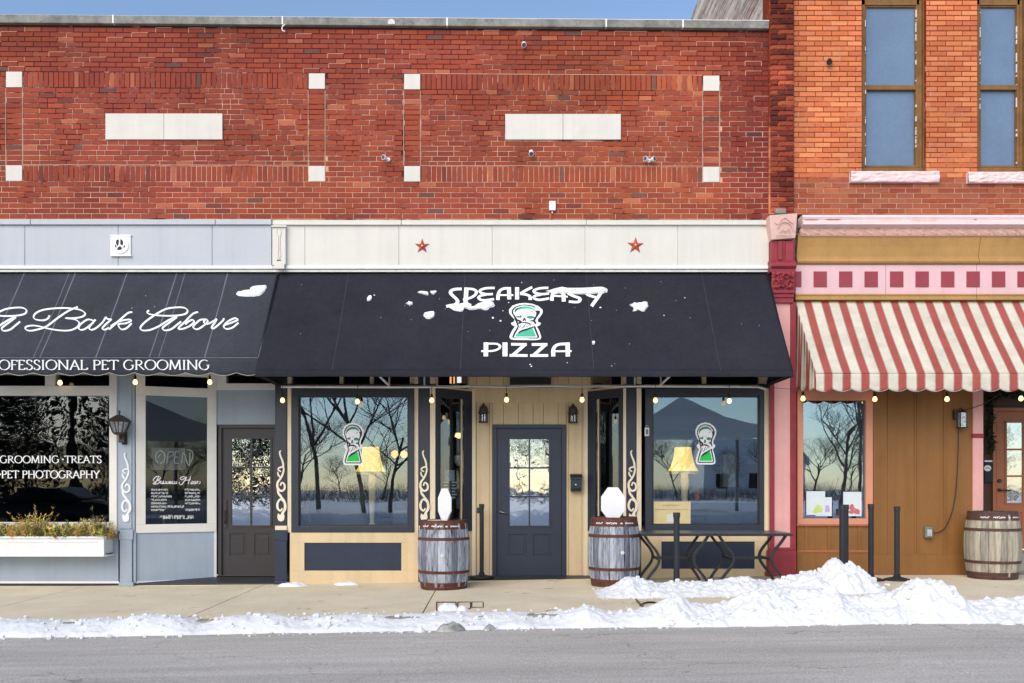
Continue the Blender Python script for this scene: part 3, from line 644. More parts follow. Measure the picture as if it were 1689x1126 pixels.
def pizza_shop():
    S = thing('shopfront', (0, 0, .05), 'cream and navy shop front with a recessed navy door beneath the black awning', 'shopfront')
    r = .46; NV, CR, CT = M['navy'], M['cream'], M['cream_trim']
    # left pilaster, right-hand ones
    for (a, b) in ((453.5, 473), (691, 708), (1034, 1049)):
        s = MB(); s.pbox(a, b, 600, 868, -.03, .1); s.build('pilaster', NV, S, bevel=.004)
    for a, b in ((453.5, 473), (691, 709), (1033, 1050)): s = MB(); s.pbox(a, b, 867, 874, -.045, .1); s.build('pilaster_cap', CT, S, bevel=.004)
    s = MB(); s.pbox(452, 474, 874, 892, -.05, .1); s.pbox(453, 473, 892, 958, -.042, .1); s.pbox(451.5, 474.5, 958, 966, -.055, .1); s.build('pilaster_base', M['navy_base'], S, bevel=.006)
    s = MB(); s.pbox(690, 710, 874, 966, -.04, .1); s.build('pilaster_base', M['navy_base'], S, bevel=.006)
    s = MB(); s.pbox(1032, 1050, 874, 963, -.04, .1); s.build('pilaster_base', M['navy_base'], S, bevel=.006)
    for px in (463.5, 699.5, 1045): scroll(S, px-(2 if px > 1000 else 0), 743, 859, -.043)
    for (a, b) in ((474, 480.5), (683.2, 690), (709, 718), (1028, 1033), (1050, 1058), (1260.5, 1268)):
        s = MB(); s.pbox(a, b, 600, 878, -.02, .1); s.build('trim_strip', CT, S, bevel=.003)
    # two display windows
    for (o, i, lab) in (((481, 683, 640, 878), (492.5, 674.5, 651, 867.5), 'l'), ((1064.5, 1260, 640, 877), (1075.5, 1253, 651, 866), 'r')):
        w = frame_box(S, 'window', o, i, -.045, .08, NV)
        mb = MB(); a, b, t, u = i
        mb.pbox(a, b, t, t+4, -.01, .05); mb.pbox(a, a+2.6, t+4, u, -.01, .05); mb.pbox(b-2.6, b, t+4, u, -.01, .05); mb.pbox(a+2.6, b-2.6, u-2.6, u, -.01, .05)
        mb.build('glazing_bead', M['black_metal'], w); pane(w, a+2.6, b-2.6, t+4, u-2.6, .012)
    for (a, b, p0, p1, q0, q1, base) in ((478, 690, 502, 662, 895, 941, 964), (1058, 1266, 1091, 1245, 893, 938, 960)):
        s = MB(); s.pbox(a, b, 878, q0, -.035, .12); s.pbox(a, p0, q0, q1, -.035, .12); s.pbox(p1, b, q0, q1, -.035, .12); s.pbox(a, b, q1, base, -.035, .12); s.pbox(a, b, base-7, base, -.05, -.035)
        s.build('bulkhead', CR, S, bevel=.003)
        s = MB(); s.pbox(p0, p1, q0, q1, -.02, .1); s.build('bulkhead_panel', M['navy_base'], S)
    # transom strip above: dark panes between cream studs
    for (a, b) in ((480, 560), (566, 610), (616, 676), (1050, 1063), (1066, 1158), (1165, 1252)):
        s = MB(); s.pbox(a, b, 560, 633, .05, .056); s.build('transom_pane', M['glass_dark'], S)
    for (a, b) in ((473, 480), (560, 566), (610, 616), (676, 690), (709, 719), (1028, 1035), (1044, 1050), (1158, 1165), (1252, 1268)):
        s = MB(); s.pbox(a, b, 560, 633, .0, .08); s.build('transom_stud', CR, S)
    s = MB(); s.pbox(473, 1268, 452, 560, -.0, .1); s.build('header_board', CR, S)
    for a, b in ((473, 718), (1028, 1268)): s = MB(); s.pbox(a, b, 633, 640, -.02, .1); s.build('transom_rail', NV, S)
    # recessed entry: sloping step, angled side lights, boarded back wall
    xl, xr = PX(719), PX(1028); bl, br = PX(778, r), PX(970, r)
    s = MB(); zf = lambda y: .075+.03*y/r
    s.add([(xl, -.0, zf(0)), (xr, -.0, zf(0)), (br, r+.1, zf(r)), (bl, r+.1, zf(r)), (xl, 0, -.05), (xr, 0, -.05)], [(0, 1, 2, 3), (4, 5, 1, 0)]); s.build('entry_step', M['black_step'], S)
    for A, B, nm in (((xl, 0), (bl, r), 'l'), ((xr, 0), (br, r), 'r')):
        L = math.dist(A, B); s = MB(); zb, zt = PZ(878), PZ(640)
        seg(s, A, B, 0, L, zb, zb+.11, -.04, .02); seg(s, A, B, 0, L, zt-.12, zt, -.04, .02); seg(s, A, B, 0, .07, zb+.11, zt-.12, -.04, .0195); seg(s, A, B, L-.15, L, zb+.11, zt-.12, -.04, .0195)
        w = s.build('side_window', NV, S, bevel=.004)
        s = MB(); seg(s, A, B, .07, L-.15, zb+.11, zt-.12, -.02, -.014); s.build('pane', M['glass_dark'], w)
        s = MB(); seg(s, A, B, L-.20, L-.18, zb+.11, zt-.12, -.01, .0); s.build('muntin', M['cream'], w)
        s = MB(); seg(s, A, B, 0, L, .03, zb, -.05, .01); s.build('side_bulkhead', CR, S)
        s = MB(); seg(s, A, B, .10, L-.08, PZ(938), PZ(893), .01, .016); s.build('bulkhead_panel', M['navy_base'], S)
        s = MB(); seg(s, A, B, 0, L, zt, zt+.03, -.04, .012); seg(s, A, B, 0, L, zt+.30, 3.25, -.04, .012); seg(s, A, B, 0, .03, zt+.03, zt+.30, -.04, .011); seg(s, A, B, L-.05, L, zt+.03, zt+.30, -.04, .011); s.build('side_header', CR, S)
        s = MB(); seg(s, A, B, .03, L-.05, zt+.03, zt+.30, -.02, -.014); s.build('transom_pane', M['glass_dark'], S)
    z3 = 3.2
    s = MB(); s.add([(xl, 0, z3), (xr, 0, z3), (br, r+.02, z3), (bl, r+.02, z3)], [(0, 1, 2, 3)]); s.build('entry_ceiling', CR, S)
    def B_(a, b, t, u, yf=r, nm='board', mat=CR, th=.02):
        q = MB(); q.pbox(a+.22, b-.22, t, u, yf, yf+th); return q.build(nm, mat, S, bevel=.0025, seg=1)
    back = MB(); back.pbox(776, 972, 560, 699, r+.021, r+.05); back.pbox(776, 812, 699, 955, r+.021, r+.05); back.pbox(934, 972, 699, 955, r+.021, r+.05); back.build('board_backing', M['joint'], S)
    js = [778, 786, 807.5, 830.5, 855, 879.5, 896.5, 920.7, 938, 960, 970]
    for a, b in zip(js[:-1], js[1:]):
        B_(a, b, 590, 636)
        if b <= 812: B_(a, b, 664, 951)
        elif a >= 934: B_(a, b, 664, 951)
        elif a < 812: B_(a, 812, 664, 951); B_(812, b, 664, 700)
        elif b > 934: B_(a, 934, 664, 700); B_(934, b, 664, 951)
        else: B_(a, b, 664, 700)
    s = MB(); s.pbox(778, 970, 636, 664, r-.012, r+.02); s.build('head_casing', CR, S, bevel=.003)
    for a, b in ((778.5, 784.5), (963.5, 969.5)): s = MB(); s.pbox(a, b, 640, 951, r-.02, r+.0); s.build('corner_trim', CT, S, bevel=.003)
    s = MB(); s.pbox(841, 909, 622, 634, r-.20, r-.02); s.build('door_closer_box', M['black_metal'], S, bevel=.004)
    d = panel_door(S, 'door', (812, 934, 700, 953), (819.5, 926.5, 706, 952), (841, 905.5, 724, 866.5), 2, 3, r-.02, [(839, 868, 881, 918), (880, 908, 881, 918)], M['door_navy'], 'glass_door')
    y = r+.015
    s = MB(); p = P(825, 827, y); s.tube([p, p+Vector((0, -.02, 0))], .028, 14); s.tube([p+Vector((0, -.02, 0)), p+Vector((0, -.03, 0))], .012, 10); s.build('deadbolt', M['lamp_bronze'], d)
    s = MB(); p = P(826, 844, y); s.tube([p, p+Vector((0, -.015, 0))], .026, 14); s.tube([p, p+Vector((0, -.05, 0)), p+Vector((.03, -.055, -.006)), p+Vector((.10, -.052, -.022))], [.012, .012, .011, .009], 8); s.build('handle', M['steel_grey'], d, smooth=True)
    s = MB(); s.pbox(820, 926, 950.5, 953, r-.05, r-.0); s.build('door_sweep', M['steel_white'], d)
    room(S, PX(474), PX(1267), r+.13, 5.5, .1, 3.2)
    # side cheeks between display windows and the room
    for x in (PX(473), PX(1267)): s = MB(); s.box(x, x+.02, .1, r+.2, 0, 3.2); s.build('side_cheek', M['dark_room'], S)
    for a, b in ((476, 712), (1040, 1264)): s = MB(); s.pbox(a, b, 871, 876, .1, .95); s.build('window_ledge', M['shelf'], S)
    return S
M['steel_grey'] = paint('satin_steel', (.35, .34, .33), .3, .1, 9, .05, metallic=.9)
pizza_shop()

def groomer_shop():
    S = thing('shopfront', (PX(150), 0, 0), 'pale grey blue shop front with white framed windows beneath the scalloped awning', 'shopfront')
    BG, WF = M['blue_grey'], M['white_frame']; r = .42
    s = MB(); s.pbox(-110, 195, 878, 962, -.02, .12); s.build('bulkhead', BG, S)
    s = MB(); s.pbox(-110, 196, 958.5, 962, -.03, -.02); s.build('base_trim', M['white'], S)
    s = MB(); s.pbox(-110, 455, 962, 969, -.006, .1); s.build('plinth', M['plinth'], S)
    # big window
    mb = MB(); mb.pbox(-110, 181, 636, 652, -.05, .08); mb.pbox(180, 192.5, 600, 881, -.052, .08); mb.pbox(-110, 180, 861, 881, -.05, .08); mb.pbox(-110, 180, 600, 617, -.05, .08); mb.pbox(74, 90, 617, 636, -.045, .08); mb.pbox(-110, 0, 617, 636, -.03, .08) if False else None
    w = mb.build('window', WF, S, bevel=.004)
    pane(w, -110, 180, 652, 861, .0, 'glass_left'); pane(w, -110, 74, 617, 636, .0, 'glass_dark'); pane(w, 90, 180, 617, 636, .0, 'glass_dark')
    # pilaster
    s = MB(); s.pbox(193, 222, 600, 876, -.035, .1); s.pbox(197, 217, 606, 872, -.052, -.035); s.build('pilaster', BG, S, bevel=.004)
    s = MB(); s.pbox(196, 219, 873, 890, -.06, .1); s.pbox(197.5, 217.5, 890, 960, -.055, .1); s.pbox(195.5, 219.5, 960, 966.5, -.07, .1); s.pbox(219.5, 224, 876, 962, -.03, .1); s.build('pilaster_base', BG, S, bevel=.005)
    scroll(S, 207.5, 747, 860, -.064, 'white')
    # angled window
    A = (PX(224), 0); B = (PX(357, r), r); L = math.dist(A, B); k = lambda px: (px-224)/(357-224)*L*(1.0)
    zt, zb = PZ(636), PZ(879); gt, gb = PZ(651), PZ(865)
    s = MB(); seg(s, A, B, 0, L, zb, gb, -.06, .02); seg(s, A, B, 0, L, gt, zt, -.06, .02); seg(s, A, B, .0, .125, gb, gt, -.06, .0195); seg(s, A, B, L-.125, L, gb, gt, -.06, .0195)
    seg(s, A, B, 0, .12, zt, 3.05, -.06, .0195); seg(s, A, B, L-.12, L, zt, 3.05, -.06, .0195); seg(s, A, B, .12, L-.12, PZ(617), 3.05, -.06, .0195)
    w = s.build('angled_window', WF, S, bevel=.004)
    s = MB(); seg(s, A, B, .125, L-.125, gb, gt, -.012, -.006); s.build('pane', M['glass_dark'], w)
    s = MB(); seg(s, A, B, .12, L-.12, zt, PZ(617), -.012, -.006); s.build('transom_pane', M['glass_dark'], w)
    s = MB(); seg(s, A, B, 0, L, .03, zb, -.05, .0); s.build('angled_bulkhead', M['blue_grey'], S)
    s = MB(); seg(s, A, B, .0, L, .035, .06, .0, .012); seg(s, A, B, L-.03, L, .06, zb, .0, .012); s.build('base_trim', M['white'], S)
    global GROOM_SEG; GROOM_SEG = (A, B, L)
    # entry
    s = MB(); zf = lambda y: .04+.05*y/r; xr = PX(453.5)
    s.add([(A[0], 0, .04), (xr, 0, .04), (xr, r+.1, .092), (B[0], r+.1, .092), (A[0], 0, -.05), (xr, 0, -.05)], [(0, 1, 2, 3), (4, 5, 1, 0)]); s.build('entry_step', M['black_step'], S)
    d = panel_door(S, 'door', (359.5, 462, 700, 950), (365.5, 457, 706, 949), (382, 445.5, 723, 866), 2, 3, r, [(379, 406, 880, 917), (420, 447, 880, 917)], M['door_grey'], 'glass_door')
    s = MB(); p = P(372, 826, r+.035); s.tube([p, p+Vector((0, -.02, 0))], .03, 14); s.build('deadbolt', M['lamp_bronze'], d); s = MB(); p2 = P(372, 843, r+.035); s.tube([p2+Vector((0, 0, .02)), p2+Vector((0, -.05, 0)), p2+Vector((0, -.055, -.12)), p2+Vector((0, 0, -.2))], .010, 8)
    p = P(372, 838, r+.03); s.box(p.x-.02, p.x+.02, p.y-.015, p.y+.005, p.z-.28, p.z+.05); s.build('handle', M['lamp_bronze'], d)
    s = MB(); s.pbox(357, 456, 643, 700, r+.0, r+.1); s.build('over_door_panel', BG, S, bevel=.003)
    mb = MB(); mb.pbox(357, 462, 632, 643, r-.01, r+.1); mb.pbox(357, 373, 600, 632, r-.01, r+.1); mb.pbox(373, 462, 600, 614, r-.01, r+.1); t = mb.build('transom_window', WF, S, bevel=.003)
    mb = MB(); mb.pbox(373, 462, 614, 632, r+.02, r+.026); mb.build('pane', M['glass_dark'], t)
    s = MB(); s.box(PX(-110), PX(452), .0, .1, PZ(600), PZ(449)); s.build('header_board', BG, S)
    s = MB(); s.add([(A[0], 0, 3.05), (xr, 0, 3.05), (xr, r+.1, 3.05), (B[0], r+.1, 3.05)], [(0, 1, 2, 3)]); s.build('entry_ceiling', BG, S)
    s = MB(); s.box(xr-.002, xr+.02, .1, r+.1, 0, 3.1); s.build('entry_cheek', M['navy'], S)
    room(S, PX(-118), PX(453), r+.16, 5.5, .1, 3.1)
    s = MB(); s.box(PX(-118), PX(-116), .0, r+.2, 0, 3.1); s.build('side_cheek', M['dark_room'], S)
    return S
M['glass_left'] = glass('groomer_glass', .0, (.6, .63, .66), .004, 1.1)
groomer_shop()
# ------------------------------------------------------------------ orange brick building on the right
def ident_w(px, py): return py
def orange_building():
    B = thing('brick_building', P(1480, 352, 0), 'tall orange brick building with two narrow sash windows at the right', 'building')
    xl, xr = PX(1268), PX(1790); W = [(1421.5, 1527, -30, 283), (1612, 1700, -30, 284)]
    m = MB()
    for a, b in ((1268, 1421.5), (1527, 1612), (1700, 1790)): m.pbox(a, b, -306, 353, -.003, .3)
    for (a, b, t, u) in W: m.pbox(a, b, -306, t, -.003, .3); m.pbox(a, b, u, 353, -.003, .3)
    m.build('wall', M['mortar2'], B)
    s = MB(); s.box(xl, xr, .305, 9, 2.97, 10.6); s.build('building_body', M['side_brick'], B)
    # stepped top of the side wall
    bricks = []; pier = []; r = random.Random(21)
    rws = rows(-66, 352, 50)
    for k, (t, u) in enumerate(rws):
        off = (k % 2)*13.5+r.uniform(-1, 1); x = 1290+off
        while x < 1790:
            a, b = max(x, 1308), min(x+27, 1790); segs = [(a, b)]
            for (wa, wb, wt, wu) in W:
                if wt < (t+u)/2 < wu+ (3 if wa < 1500 else 3):
                    ns = []
                    for (p, q) in segs:
                        if q <= wa or p >= wb: ns.append((p, q)); continue
                        if p < wa: ns.append((p, wa))
                        if q > wb: ns.append((wb, q))
                    segs = ns
            for (p, q) in segs:
                if q-p > 4: bricks.append((p, q, t, u))
            x += 27
        if k % 2: pier += [(1269, 1296, t, u), (1296, 1308.5, t, u)]
        else: pier += [(1269, 1282, t, u), (1282, 1308.5, t, u)]
    pm = MB(); rr = random.Random(15)
    for (a, b, t, u) in bricks:
        low = t > 300; pr_ = .75 if low else .10
        if rr.random() < pr_: pm.box(PX(a-.45), PX(a+.45), -.0082-rr.random()*.001, 0, PZ(u-.3), PZ(t+.3))
        if low and rr.random() < .9: pm.box(PX(a), PX(b), -.0082-rr.random()*.001, 0, PZ(t+.4), PZ(t-.4))
    pm.build('pointing', M['point'], B)['kind'] = 'stuff'
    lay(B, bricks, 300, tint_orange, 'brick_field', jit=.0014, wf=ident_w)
    pb = MB(); pb.pbox(1268.2, 1309, -306, 353, -.035, -.0035); pr = pb.build('pier', M['mortar2'], B)
    # rough rock-faced pier bricks
    vs = random.Random(9)
    for i, (a, b, t, u) in enumerate(sorted(pier, key=lambda q: -q[3])):
        cxp, cyp = (a+b)/2, (t+u)/2; pos = P(cxp, cyp, 0); w = (b-a)/120-.007; h = (u-t)/120-.006; d = vs.uniform(.012, .030)
        q = MB(); n = 8; 
        def f(uu, vv, w=w, h=h, d=d, sd=i):
            e = min(uu, 1-uu, vv, 1-vv)
            return Vector(((uu-.5)*w, -.035-((.007+d*.35*(1+noise.noise(Vector((uu*w*24+sd*1.7, vv*h*24, sd*.37)))))*min(1, e*8) if e > .01 else 0), (vv-.5)*h))+pos
        q.grid(f, n, 5); o = q.build('pier_brick', M['brick_part'], pr); o.color = (*tint_pier(cxp, cyp, vs), 1)
    # windows
    for wi, (a, b, t, u) in enumerate(W):
        ga, gb = (1427, 1511.5) if wi == 0 else (1616, 1677.5); y = .13
        m = MB(); m.pbox(a-6, ga, -40, 276, y-.02, y+.10); m.pbox(gb, b+2, -40, 276, y-.02, y+.10); m.pbox(a-6, b+2, 276, 286, y-.04, y+.1); m.pbox(a-6, b+2, -40, 8, y-.02, y+.1)
        fr = m.build('sash_window', M['wood_old'], B, bevel=.006)
        m = MB(); m.pbox(gb+5, gb+9, 0, 276, y-.035, y-.02); m.pbox(gb+12, b+2, -40, 283, .05, y-.02); m.build('jamb_moulding', M['wood_old'], fr, bevel=.004)
        m = MB(); m.pbox(ga, gb, 8, 11.5, y, y+.05); m.pbox(ga, gb, 140, 147.5, y-.012, y+.07); m.pbox(ga, gb, 272.5, 276, y, y+.05); m.pbox(ga, ga+2, 11, 273, y+.005, y+.05); m.pbox(gb-2, gb, 11, 273, y+.005, y+.05); m.build('sash_rail', M['wood_old'], fr, bevel=.003)
        for (p, q, yy) in ((11, 140.5, .03), (147, 273, .045)):
            m = MB(); m.pbox(ga+1.5, gb-1.5, p, q, y+yy, y+yy+.01); m.build('pane', M['upper_pane'], fr)
            # flaking putty along the glass edge
            m = MB(); 
            rr = random.Random(int(p)+wi)
            for xx in (ga+.4, gb-.6):
                z = p+1
                while z < q-2:
                    l = 1+16*rr.random()**2.2
                    if rr.random() < .42: m.pbox(xx-.35, xx+.5+rr.random()*.6, z, min(z+l, q-1), y-.022, y-.0)
                    z += l+rr.uniform(1, 5)
            m.build('putty', M['putty'], fr)['kind'] = 'stuff'
        sa, sb = (1400, 1545.5) if wi == 0 else (1593, 1720)
        m = MB(); n = 40
        def f(uu, vv, sa=sa, sb=sb, wi=wi):
            x = PX(sa)+(PX(sb)-PX(sa))*uu; z = PZ(302.5+wi)+(PZ(284.5+wi)-PZ(302.5+wi))*vv; e = min(vv, 1-vv)
            return (x, -.06-.028*max(0, noise.noise(Vector((x*7, z*16, 2+wi))))-(.012 if e > .05 else 0)*(1+noise.noise(Vector((x*14, z*30, 5)))), z)
        m.grid(f, 90, 10); p0, p1 = PX(sa), PX(sb); z0, z1 = PZ(302.5+wi), PZ(284.5+wi)
        m.add([(p0, -.06, z1), (p1, -.06, z1), (p1, .12, z1+.02), (p0, .12, z1+.02), (p0, -.06, z0), (p1, -.06, z0), (p1, .0, z0), (p0, 0, z0), (p0, 0, z1), (p1, 0, z1)], [(0, 1, 2, 3), (4, 5, 6, 7), (0, 4, 7, 8), (1, 5, 6, 9)])
        m.build('sill', M['pink_pale'], B)
    return B
M['putty'] = paint('flaking_white_putty', c(222, 220, 214), .8, .1, 9, .3)
def side_brick():
    m = bpy.data.materials.new('whitewashed_side_brick'); N, L = nodes(m); bs = N['Principled BSDF']; g = N.new('ShaderNodeNewGeometry'); pos = g.outputs['Position']
    sep = N.new('ShaderNodeSeparateXYZ'); L.new(pos, sep.inputs[0])
    comb = N.new('ShaderNodeCombineXYZ'); L.new(sep.outputs['Y'], comb.inputs[0]); L.new(sep.outputs['Z'], comb.inputs[1])
    br = N.new('ShaderNodeTexBrick'); L.new(comb.outputs[0], br.inputs['Vector']); br.inputs['Scale'].default_value = 1; br.inputs['Brick Width'].default_value = .22; br.inputs['Row Height'].default_value = .075; br.inputs['Mortar Size'].default_value = .010
    br.inputs['Color1'].default_value = (*c(176, 158, 150), 1); br.inputs['Color2'].default_value = (*c(150, 120, 108), 1); br.inputs['Mortar'].default_value = (*c(80, 72, 70), 1)
    f = ramp_n(N, L, noise_n(N, L, pos, 1.1, 6, .7, (1, .5, 6)), .42, .62)
    col = mix_n(N, L, f, br.outputs['Color'], c(214, 206, 198)); L.new(col, bs.inputs['Base Color']); bs.inputs['Roughness'].default_value = .9
    f2 = ramp_n(N, L, noise_n(N, L, pos, .8, 6, .7, (1, 1, 5)), .60, .66); L.new(mix_n(N, L, f2, col, c(150, 92, 74)), bs.inputs['Base Color'])
    b = N.new('ShaderNodeBump'); b.inputs['Distance'].default_value = .012; L.new(math_n(N, L, 'MULTIPLY', br.outputs['Fac'], -1), b.inputs['Height']); L.new(b.outputs[0], bs.inputs['Normal'])
    return m
M['side_brick'] = side_brick()
orange_building()

def right_shop():
    S = thing('shopfront', (PX(1480), 0, .15), 'pink, ochre and brown shop front beneath the red striped awning', 'shopfront')
    # cornice
    s = MB()
    prof = [(0, 354), (-.20, 354), (-.22, 358), (-.20, 363), (-.235, 366), (-.235, 371), (-.16, 374), (0, 376)]
    s.prism([(y, PZ(p, -.2)) for y, p in prof], 'x', PX(1316), PX(1790)); s.build('cornice', M['pink_pale'], S, bevel=.003)
    s = MB()
    for a, b, yy in ((1325, 1352, 362.2), (1360, 1388, 361.8), (1448, 1492, 364.5), (1500, 1548, 364.2), (1606, 1612, 362)):
        s.tube([P(a+(b-a)*k/6, yy+.8*noise.noise(Vector((a+k, 1, 1))), -.2215) for k in range(7)], [.001]+[.005]*5+[.001], 5)
    s.build('paint_crack', M['maroon'], S)['kind'] = 'stuff'
    m = MB()
    def f(u, v):
        x = PX(1316)+(PX(1790)-PX(1316))*u; pz = 387.5-15*v; t = x*5.6; e = sstep(min(v, 1-v)*5)
        rel = abs(math.sin(t*math.pi+math.sin(v*math.pi)*1.3))**3*.5+.5*abs(math.sin((t+v*1.2)*math.pi))**6
        return (x, -.128-.034*rel*e, PZ(pz, -.15))
    m.grid(f, 520, 10); m.box(PX(1316), PX(1790), -.13, 0, PZ(388.4, -.15), PZ(372, -.15)); m.build('carved_band', M['pink_relief'], S, smooth=True)
    for a, b in ((1312, 1611), (1611, 1790)):
        s = MB(); prof = [(0, 388.5), (-.12, 388.5), (-.105, 396), (-.07, 410), (-.045, 424), (-.045, 428), (-.075, 429), (-.08, 433), (-.06, 436), (0, 436)]
        s.prism([(y, PZ(p)) for y, p in prof], 'x', PX(a+.4), PX(b-.4)); s.build('cove_frieze', M['ochre'], S)
        s = MB(); s.pbox(a+.4, b-.4, 484.5, 494, -.055, .02); s.pbox(a+.4, b-.4, 484.5, 487, -.065, -.055); s.build('lower_moulding', M['ochre'], S, bevel=.002)
    for a, b in ((1312, 1461), (1461, 1611), (1611, 1790)):
        s = MB(); s.pbox(a+.3, b-.3, 436, 484.5, -.03, .02); s.build('frieze_panel', M['pink_band'], S, bevel=.002)
    for i in range(11):
        a = 1300+42.05*i; b = a+22; a = max(a, 1312)
        s = MB(); s.pbox(a, b, 447.3, 473.3, -.038, -.03); s.build('square_tile', M['maroon_flat'], S, bevel=.002)
    # pilaster with cast capital
    MR, PK = M['maroon'], M['pink']
    pl = MB(); pl.pbox(1271, 1311, 498, 908, -.10, .12); p = pl.build('pilaster', PK, S)
    for a, b in ((1270, 1277.5), (1304, 1313)): s = MB(); s.pbox(a, b, 498, 908, -.125, -.10); s.build('pilaster_rail', MR, S, bevel=.006)
    s = MB(); s.pbox(1268, 1314, 908, 950, -.16, .12); s.pbox(1269.5, 1313, 903, 908, -.14, .1); s.pbox(1266, 1316, 944, 953, -.18, .1); s.build('pilaster_base', MR, S, bevel=.008)
    s = MB(); s.pbox(1272, 1311, 397, 434, -.16, 0); s.pbox(1284, 1290, 397, 428, -.20, -.16); s.pbox(1296, 1309, 400, 430, -.19, -.16); s.build('bracket', MR, S, bevel=.005); s = MB()
    prof = [(0, 428), (-.17, 428), (-.23, 434), (-.24, 440), (-.20, 444), (-.20, 449), (0, 449)]
    s.prism([(y, PZ(q, -.18)) for y, q in prof], 'x', PX(1270.5, -.18), PX(1312, -.18))
    s.build('bracket_shelf', MR, S, bevel=.005); s = MB(); s.pbox(1272, 1311, 478, 483, -.19, 0); s.pbox(1273, 1310, 483, 490, -.165, 0); s.pbox(1274, 1309, 490, 499, -.145, 0); s.build('bracket_foot', MR, S, bevel=.005)
    m = MB()
    def f(u, v):
        x = PX(1272, -.18)+(PX(1311, -.18)-PX(1272, -.18))*u; z = PZ(449, -.18)+(PZ(479, -.18)-PZ(449, -.18))*v; e = sstep(min(u, 1-u, v, 1-v)*8)
        sw = abs(noise.noise(Vector((x*15, z*15, 3))))+.5*abs(noise.noise(Vector((x*34, z*34, 8))))
        return (x, -.17-.045*(1-v)-.045*(1-min(1, sw*2.6))*e, z)
    m.grid(f, 40, 30); m.build('acanthus_carving', MR, S, smooth=True)
    q = lambda px, py, y: P(px, py, y)
    s = MB(); s.slab([q(1273, 395, -.20), q(1312, 392, -.20), q(1315.5, 351.5, -.27), q(1269, 354.5, -.27)], (0, .2, 0)); cb = s.build('cap_block', M['pink_cap'], S, bevel=.006)
    m = MB()
    for pts in ([(1278, 366), (1283, 369), (1289, 362), (1296, 359), (1302, 364), (1308, 368)], [(1282, 376), (1286, 369), (1292, 366), (1300, 367), (1306, 372), (1309, 380)], [(1280, 388), (1290, 387), (1300, 388), (1308, 386)], [(1286, 383), (1290, 378), (1296, 381), (1301, 376), (1304, 382)]):
        m.tube([P(a, b, -.235-.07*(385-b)/40*.5-.008) for a, b in smooth_pts(pts, 5)], .006, 5)
    m.build('cap_relief', M['pink_cap'], cb, smooth=True)
    # walls and window
    SA, BR = M['salmon'], M['brown']
    w = frame_box(S, 'window', (1315.5, 1440, 640, 867), (1325, 1428.5, 660, 855), -.03, .10, SA, .005)
    mb = MB(); mb.pbox(1424.5, 1428.5, 660, 855, .02, .10); mb.pbox(1325, 1428.5, 652, 662, .03, .09); mb.build('inner_frame', M['room_grey'], w); pane(w, 1325, 1428.5, 660, 855, .03, 'glass_right')
    s = MB(); s.pbox(1315, 1440, 867, 948, -.02, .1); bk = s.build('bulkhead', BR, S)
    for x in (1330, 1368, 1391, 1418):
        s = MB(); s.pbox(x-2.5, x+2.5, 867, 907, -.032, -.02); s.build('batten', BR, bk, bevel=.002)
    s = MB(); s.pbox(1315, 1440, 907, 911, -.03, -.02); s.pbox(1314, 1440, 864.5, 867.5, -.05, -.03); s.build('rail', M['terracotta'], bk)
    for a, b in ((1440, 1466), (1466, 1510), (1510, 1558), (1558, 1605)):
        s = MB(); s.pbox(a+.3, b-.3, 600, 915, .0, .05); s.build('wall_board', BR, S, bevel=.002)
    for x in (1466, 1510, 1514, 1558): 
        s = MB(); s.pbox(x-1.6, x+1.6, 600, 915, -.012, .0); s.build('batten', BR, S, bevel=.002)
    s = MB(); s.pbox(1440, 1605, 915, 948, -.014, .05); s.build('base_board', BR, S, bevel=.004)
    s = MB(); s.pbox(1605, 1622, 600, 948, -.03, .14); s.build('post', M['pink'], S, bevel=.004)
    s = MB(); s.pbox(1604.5, 1622.5, 715, 722, -.04, .14); s.build('post_band', M['maroon'], S)
    s = MB(); s.box(PX(1312), PX(1790), .0, .12, PZ(640), PZ(495)); s.build('header_board', BR, S)
    # deep entry
    y = 1.2; x0 = PX(1622); x1 = PX(1790)
    s = MB(); s.box(x0-.05, x0, .14, y+.1, .1, 2.9); s.build('entry_side_wall', M['dark_brown'], S)
    s = MB(); s.pbox(1600, 1641, 600, 905, y+.02, y+.1); s.pbox(1641, 1790, 600, 672, y+.02, y+.1); s.pbox(1735, 1790, 672, 905, y+.02, y+.1); s.build('entry_back_wall', M['dark_brown'], S)
    s = MB(); s.box(x0-.05, x1, -.02, .55, .0, .155); s.build('entry_floor', M['kerb'], S, bevel=.01)
    s = MB(); s.box(x0-.05, x1, .55, y+.1, .0, .40); s.build('entry_step', M['kerb'], S, bevel=.01)
    s = MB(); s.box(x0-.05, x1, .0, y+.1, 2.9, 2.95); s.build('entry_ceiling', M['dark_brown'], S)
    d = panel_door(S, 'door', (1638, 1739, 672, 905), (1643, 1734, 678, 904), (1661, 1716, 697, 829), 2, 3, y-.03, [(1661, 1686, 845, 890), (1691, 1716, 845, 890)], M['terracotta'], 'glass_door', 3)
    s = MB(); p = P(1648, 793, y); s.tube([p, p+Vector((0, -.03, 0))], .028, 12); s.build('deadbolt', M['lamp_bronze'], d); s = MB(); p = P(1648, 808, y); s.tube([p, p+Vector((0, -.05, 0)), p+Vector((.03, -.06, 0)), p+Vector((.14, -.055, -.005))], .011, 8); s.tube([p, p+Vector((0, -.02, 0))], .026, 12); s.build('handle', M['lamp_bronze'], d)
    room(S, PX(1316), PX(1600), .12, 3.5, .2, 2.9)
    return S
M['pink_band'] = paint('soft_pink_panel', c(222, 184, 188), .5, .04, 2, .08, 60, .35, streak=.08)
M['pink_cap'] = paint('dusty_pink_stone', c(224, 186, 176), .65, .08, 5, .5, 50, .25)
M['pink_relief'] = paint('coral_pink_relief', c(222, 180, 168), .6, .10, 12, .3, 60, .25)
